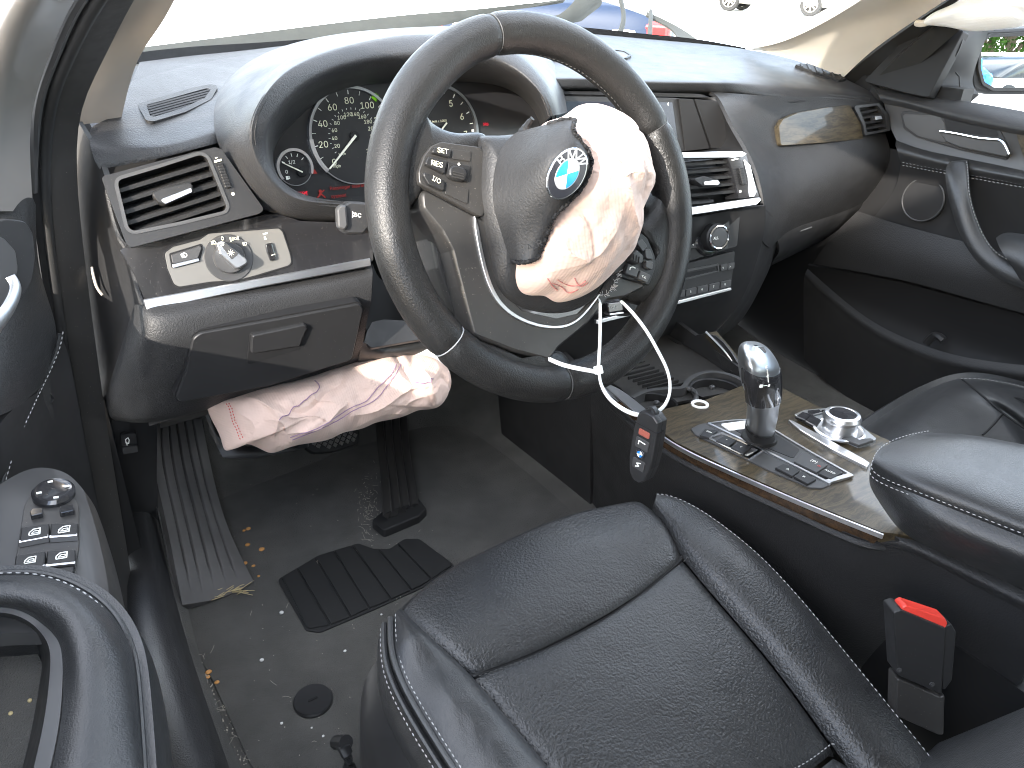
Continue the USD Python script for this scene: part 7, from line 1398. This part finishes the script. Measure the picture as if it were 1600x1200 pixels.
def make_car(name, label, paint, loc, rz, s=1.0, tall=1.0, lamps=True):
    t = thing(name, label, 'car', loc); b = [(-2.25, .55, .45, .75, .5), (-2.2, .80, .32, .98*tall, .35), (-1.6, .90, .25, 1.02*tall, .30), (0, .92, .22, 1.0*tall, .28), (1.3, .90, .24, .96*tall, .30), (2.0, .82, .30, .82*tall, .36), (2.25, .55, .42, .66*tall, .5)]
    part('body', place(bodyloft(b), loc, rz, s), paint, t, smooth=50)
    g_ = [(-1.95, .50, .90*tall, .98*tall, .4), (-1.4, .70, .9*tall, 1.32*tall, .35), (-.6, .72, .9*tall, 1.45*tall, .3), (.2, .70, .9*tall, 1.43*tall, .32), (1.1, .60, .9*tall, 1.0*tall, .4)]
    part('glasshouse', place(bodyloft(g_), loc, rz, s), 'dark_glass', t, smooth=50)
    rf = [(-1.35, .60, 1.30*tall, 1.37*tall, .5), (-.6, .66, 1.38*tall, 1.48*tall, .45), (.25, .62, 1.36*tall, 1.46*tall, .5)]
    part('roof', place(bodyloft(rf), loc, rz, s), paint, t, smooth=50)
    for sd_ in (-1, 1):
        for y in (-1.35, 1.35): wheel_parts(t, (.80*sd_, y, .34), loc, rz, s, side=sd_)
        part('window_pillar', place(tube([(.90*sd_*.93, -.1, .98*tall), (.71*sd_, -.15, 1.40*tall)], .035, 8), loc, rz, s), paint, t)
        if lamps:
            part('tail_lamp', place(moved(rbox((.44, .20, .19), .05), (.66*sd_, -2.13, .80*tall)), loc, rz, s), 'tail_red', t, smooth=50)
            part('lamp_reflector', place(moved(rbox((.16, .06, .05), .015), (.56*sd_, -2.235, .80*tall)), loc, rz, s), 'white_plastic', t)
        part('door_handle', place(moved(rbox((.03, .18, .03), .01), (.925*sd_, -.45, .78*tall)), loc, rz, s), paint, t)
    part('bumper', place(moved(rbox((1.5, .16, .24), .06), (0, -2.22, .42)), loc, rz, s), paint, t)
    part('number_plate', place(box((0, -2.275, .62), (.30, .02, .15)), loc, rz, s), 'white_plastic', t)
    return t
make_car('parked_car', 'dark blue car with red tail lamps directly ahead of the windscreen', 'blue_paint', (4.59, 5.66, ZG), math.radians(-45), 1.0, .92)
make_car('parked_car', 'silver utility car parked far across the bright yard', 'silver_paint', (27.6, 21.6, ZG), math.radians(25.0), 1.18, 1.16, False)
bp8 = thing('bumper_piece', 'red bumper piece lying beyond the right end of the bent bonnet', 'bumper', (9.6, 8.6, ZG))
part('bumper_bar', tube(spl([P(1088, 64, y=8.6), P(1112, 65, y=8.5), P(1130, 64, y=8.45), P(1141, 62, y=8.6)], 16), np.linspace(.05, .065, 16), 10), 'tail_red', bp8)
make_car('parked_car', 'white car reflected in the passenger side mirror', 'white_paint', (8.3, -12.3, ZG), math.radians(60), 1.0, .78)
tarp = thing('blue_cover', 'blue and white plastic cover reflected at the left of the side mirror', 'cover', (6.9, -10.4, ZG))
tg = lgrid([[(6.45, -10.6, 1.25), (6.7, -10.6, 1.3), (6.95, -10.6, 1.1)], [(6.45, -10.45, 1.2), (6.72, -10.4, 1.25), (7.0, -10.4, 1.0)], [(6.4, -10.3, .3), (6.7, -10.2, .3), (7.05, -10.2, .3)]], 20, 16); tg = tg + (meshkit.fbm(tg*5, 3, 2)-.5)[..., None]*.2
part('cover_sheet', slab(tg, .01), 'blue_enamel', tarp)
def tree(x, y, h, seed, label):
    r = np.random.default_rng(seed); t = thing('tree', label, 'tree', (x, y, ZG), group=None)
    part('trunk', tube(spl([(x, y, ZG), (x+.1, y-.1, ZG+h*.3), (x-.05, y, ZG+h*.6)], 12), np.linspace(.16, .06, 12), 10), 'bark', t)
    for k in range(5):
        a = r.uniform(0, 6.28); part('limb', tube(spl([(x, y, ZG+h*(.25+.07*k)), (x+.6*math.cos(a), y+.6*math.sin(a), ZG+h*(.40+.08*k)), (x+1.1*math.cos(a), y+1.1*math.sin(a), ZG+h*(.5+.09*k))], 8), np.linspace(.06, .02, 8), 6), 'bark', t)
    cl = r.normal(0, 1, (60, 3))*np.array([.85, .85, h*.17]) + np.array([x, y, ZG+h*.55]); n = 5200
    c = cl[r.integers(0, 60, n)] + r.normal(0, .22, (n, 3)); c[:, 2] = np.maximum(c[:, 2], ZG+.1)
    u = r.normal(0, 1, (n, 3)); u /= np.linalg.norm(u, axis=1, keepdims=True); v = np.cross(u, r.normal(0, 1, (n, 3))); v /= np.linalg.norm(v, axis=1, keepdims=True)
    sz = r.uniform(.035, .075, (n, 1)); V = np.stack([c-u*sz, c-v*sz*.5, c+u*sz, c+v*sz*.5], 1).reshape(-1, 3); i = np.arange(n)*4
    part('crown', trimesh.Trimesh(V, np.vstack([np.c_[i, i+1, i+2], np.c_[i, i+2, i+3]]), process=False), 'leaf', t, smooth=False)
for k, (x, y, h, lb) in enumerate([(9.6, -17.6, 4.6, 'dense green tree reflected at the left of the side mirror'), (10.8, -17.0, 4.0, 'yellow green tree reflected in the middle of the side mirror'), (12.2, -16.6, 4.4, 'tall green tree reflected at the right of the side mirror'), (11.2, -18.6, 5.2, 'far green tree reflected above the white car in the mirror')]): tree(x, y, h, 40+k, lb)

# ================================================================== small things lying on the floor mat
def floor_pt(u, v, z=ZM+.004): return P(u, v, z=z)
peb = [(388, 826, 1.0), (381, 829, .7), (387, 851, 1.0), (409, 858, 1.1), (383, 880, .9), (396, 884, .7), (404, 900, .6), (326, 1050, 1.0), (325, 1058, .7), (339, 1066, .8), (276, 944, 1.2)]
for i, (u, v, s) in enumerate(peb):
    m = trimesh.creation.icosphere(subdivisions=2, radius=.0040*s); m.vertices *= (1+.25*(meshkit.noise(m.vertices*500+i*9, i)[:, None]-.5))*np.array([1, .8, .6]); p = floor_pt(u, v); m.apply_translation(p)
    solo('pebble', m, 'pebble', 'small orange brown pebble at the left edge of the floor mat', 'pebble', group='orange pebbles along the foot rest and sill', smooth=60)
for i, (u, v, s) in enumerate([(440, 957, 1.1), (409, 1031, 1.0), (539, 1017, .8), (514, 887, .7), (440, 1130, .7), (505, 1150, .6), (487, 1137, .5), (596, 960, .6)]):
    m = trimesh.creation.icosphere(subdivisions=2, radius=.0026*s); m.vertices *= (1+.3*(meshkit.noise(m.vertices*600+i*7, i+50)[:, None]-.5))*np.array([1, .9, .7]); m.apply_translation(floor_pt(u, v, ZM+.006))
    solo('crumb', m, 'pebble_white', 'tiny white crumb on the black floor mat', 'crumb', group='white crumbs scattered on the floor mat', smooth=60)
sr_ = np.random.default_rng(3); st_ = []
for k in range(26):
    u, v = 285+sr_.uniform(-6, 92), 0; t = (u-285)/105; v = 944-t*28+sr_.normal(0, 3.0); a = sr_.normal(-.28, .25); L = sr_.uniform(12, 34)
    p = [floor_pt(u, v, ZM+.005), floor_pt(u+L*.5*math.cos(a), v+L*.5*math.sin(a)+sr_.normal(0, .6), ZM+.009+sr_.uniform(0, .004)), floor_pt(u+L*math.cos(a), v+L*math.sin(a), ZM+.006)]; st_.append(tube(spl(p, 6), .0006, 4))
solo('dry_grass', join(st_), 'straw', 'dry straw caught at the foot of the foot rest', 'grass', kind='stuff')
def litter(n, fn, seed, rad=(.0004, .0012)):
    r = np.random.default_rng(seed); out = []
    for _ in range(n):
        u, v = fn(r); p = floor_pt(u, v, ZM+.0055)
        if r.random() < .2:
            a = r.uniform(0, 6.28); L = r.uniform(.002, .007); d = np.array([math.cos(a), math.sin(a), 0])*L; out.append(tube(np.array([p-d, p+np.array([0, 0, .001]), p+d+np.array([d[1], -d[0], 0])*.3]), .00022, 4))
        else:
            m = trimesh.creation.icosphere(subdivisions=0, radius=r.uniform(*rad)); m.apply_translation(p); out.append(m)
    return join(out)
def edgeline(r):
    k = r.random(); pts = np.array([(278, 930), (290, 1000), (320, 1050), (350, 1120), (385, 1200)], float); p = np.array([np.interp(k, np.linspace(0, 1, 5), pts[:, 0]), np.interp(k, np.linspace(0, 1, 5), pts[:, 1])]); return p + r.normal(0, 5, 2)
def pedalside(r): return np.array([577+r.normal(0, 9), 795+r.normal(0, 26)])
def anywhere(r): return np.array([r.uniform(300, 690), r.uniform(720, 1190)])
def heel(r): return np.array([r.uniform(440, 700), r.uniform(850, 985)])
solo('floor_litter', join([litter(110, edgeline, 1), litter(150, pedalside, 2, (.0003, .0009)), litter(110, anywhere, 4, (.0003, .0008)), litter(35, heel, 5, (.0003, .0008))]), 'crumb', 'crumbs and fibres scattered over the carpet mat', 'litter', kind='stuff')

# a tall van stands in the next row beside the driver's door; its shade falls across the seats and the passenger's side
vl = (-2.75, -4.42, ZG); van = thing('parked_van', 'tall white van parked alongside towards the rear of the car', 'van', vl)
vb = [(-2.6, .80, .35, 2.2, .25), (-2.5, .95, .28, 2.38, .2), (0, .96, .25, 2.4, .2), (2.1, .95, .25, 2.4, .2), (2.38, .94, .3, 2.36, .16), (2.5, .90, .4, 2.2, .2)]
part('body', place(bodyloft(vb), vl, 0), 'white_paint', van, smooth=50)
for sd_ in (-1, 1):
    part('side_window', place(moved(rbox((.03, .8, .5), .01), (.95*sd_, 1.6, 1.65)), vl, 0), 'dark_glass', van); part('door_line', place(box((.955*sd_, 1.1, 1.2), (.02, .015, 1.6)), vl, 0), 'recess_black', van)
    for y in (-1.6, 1.7): wheel_parts(van, (.86*sd_, y, .36), vl, 0, 1.0, .36, sd_)
part('windscreen', place(moved(rbox((1.5, .06, .7), .02), (0, 2.46, 1.65)), vl, 0), 'dark_glass', van)
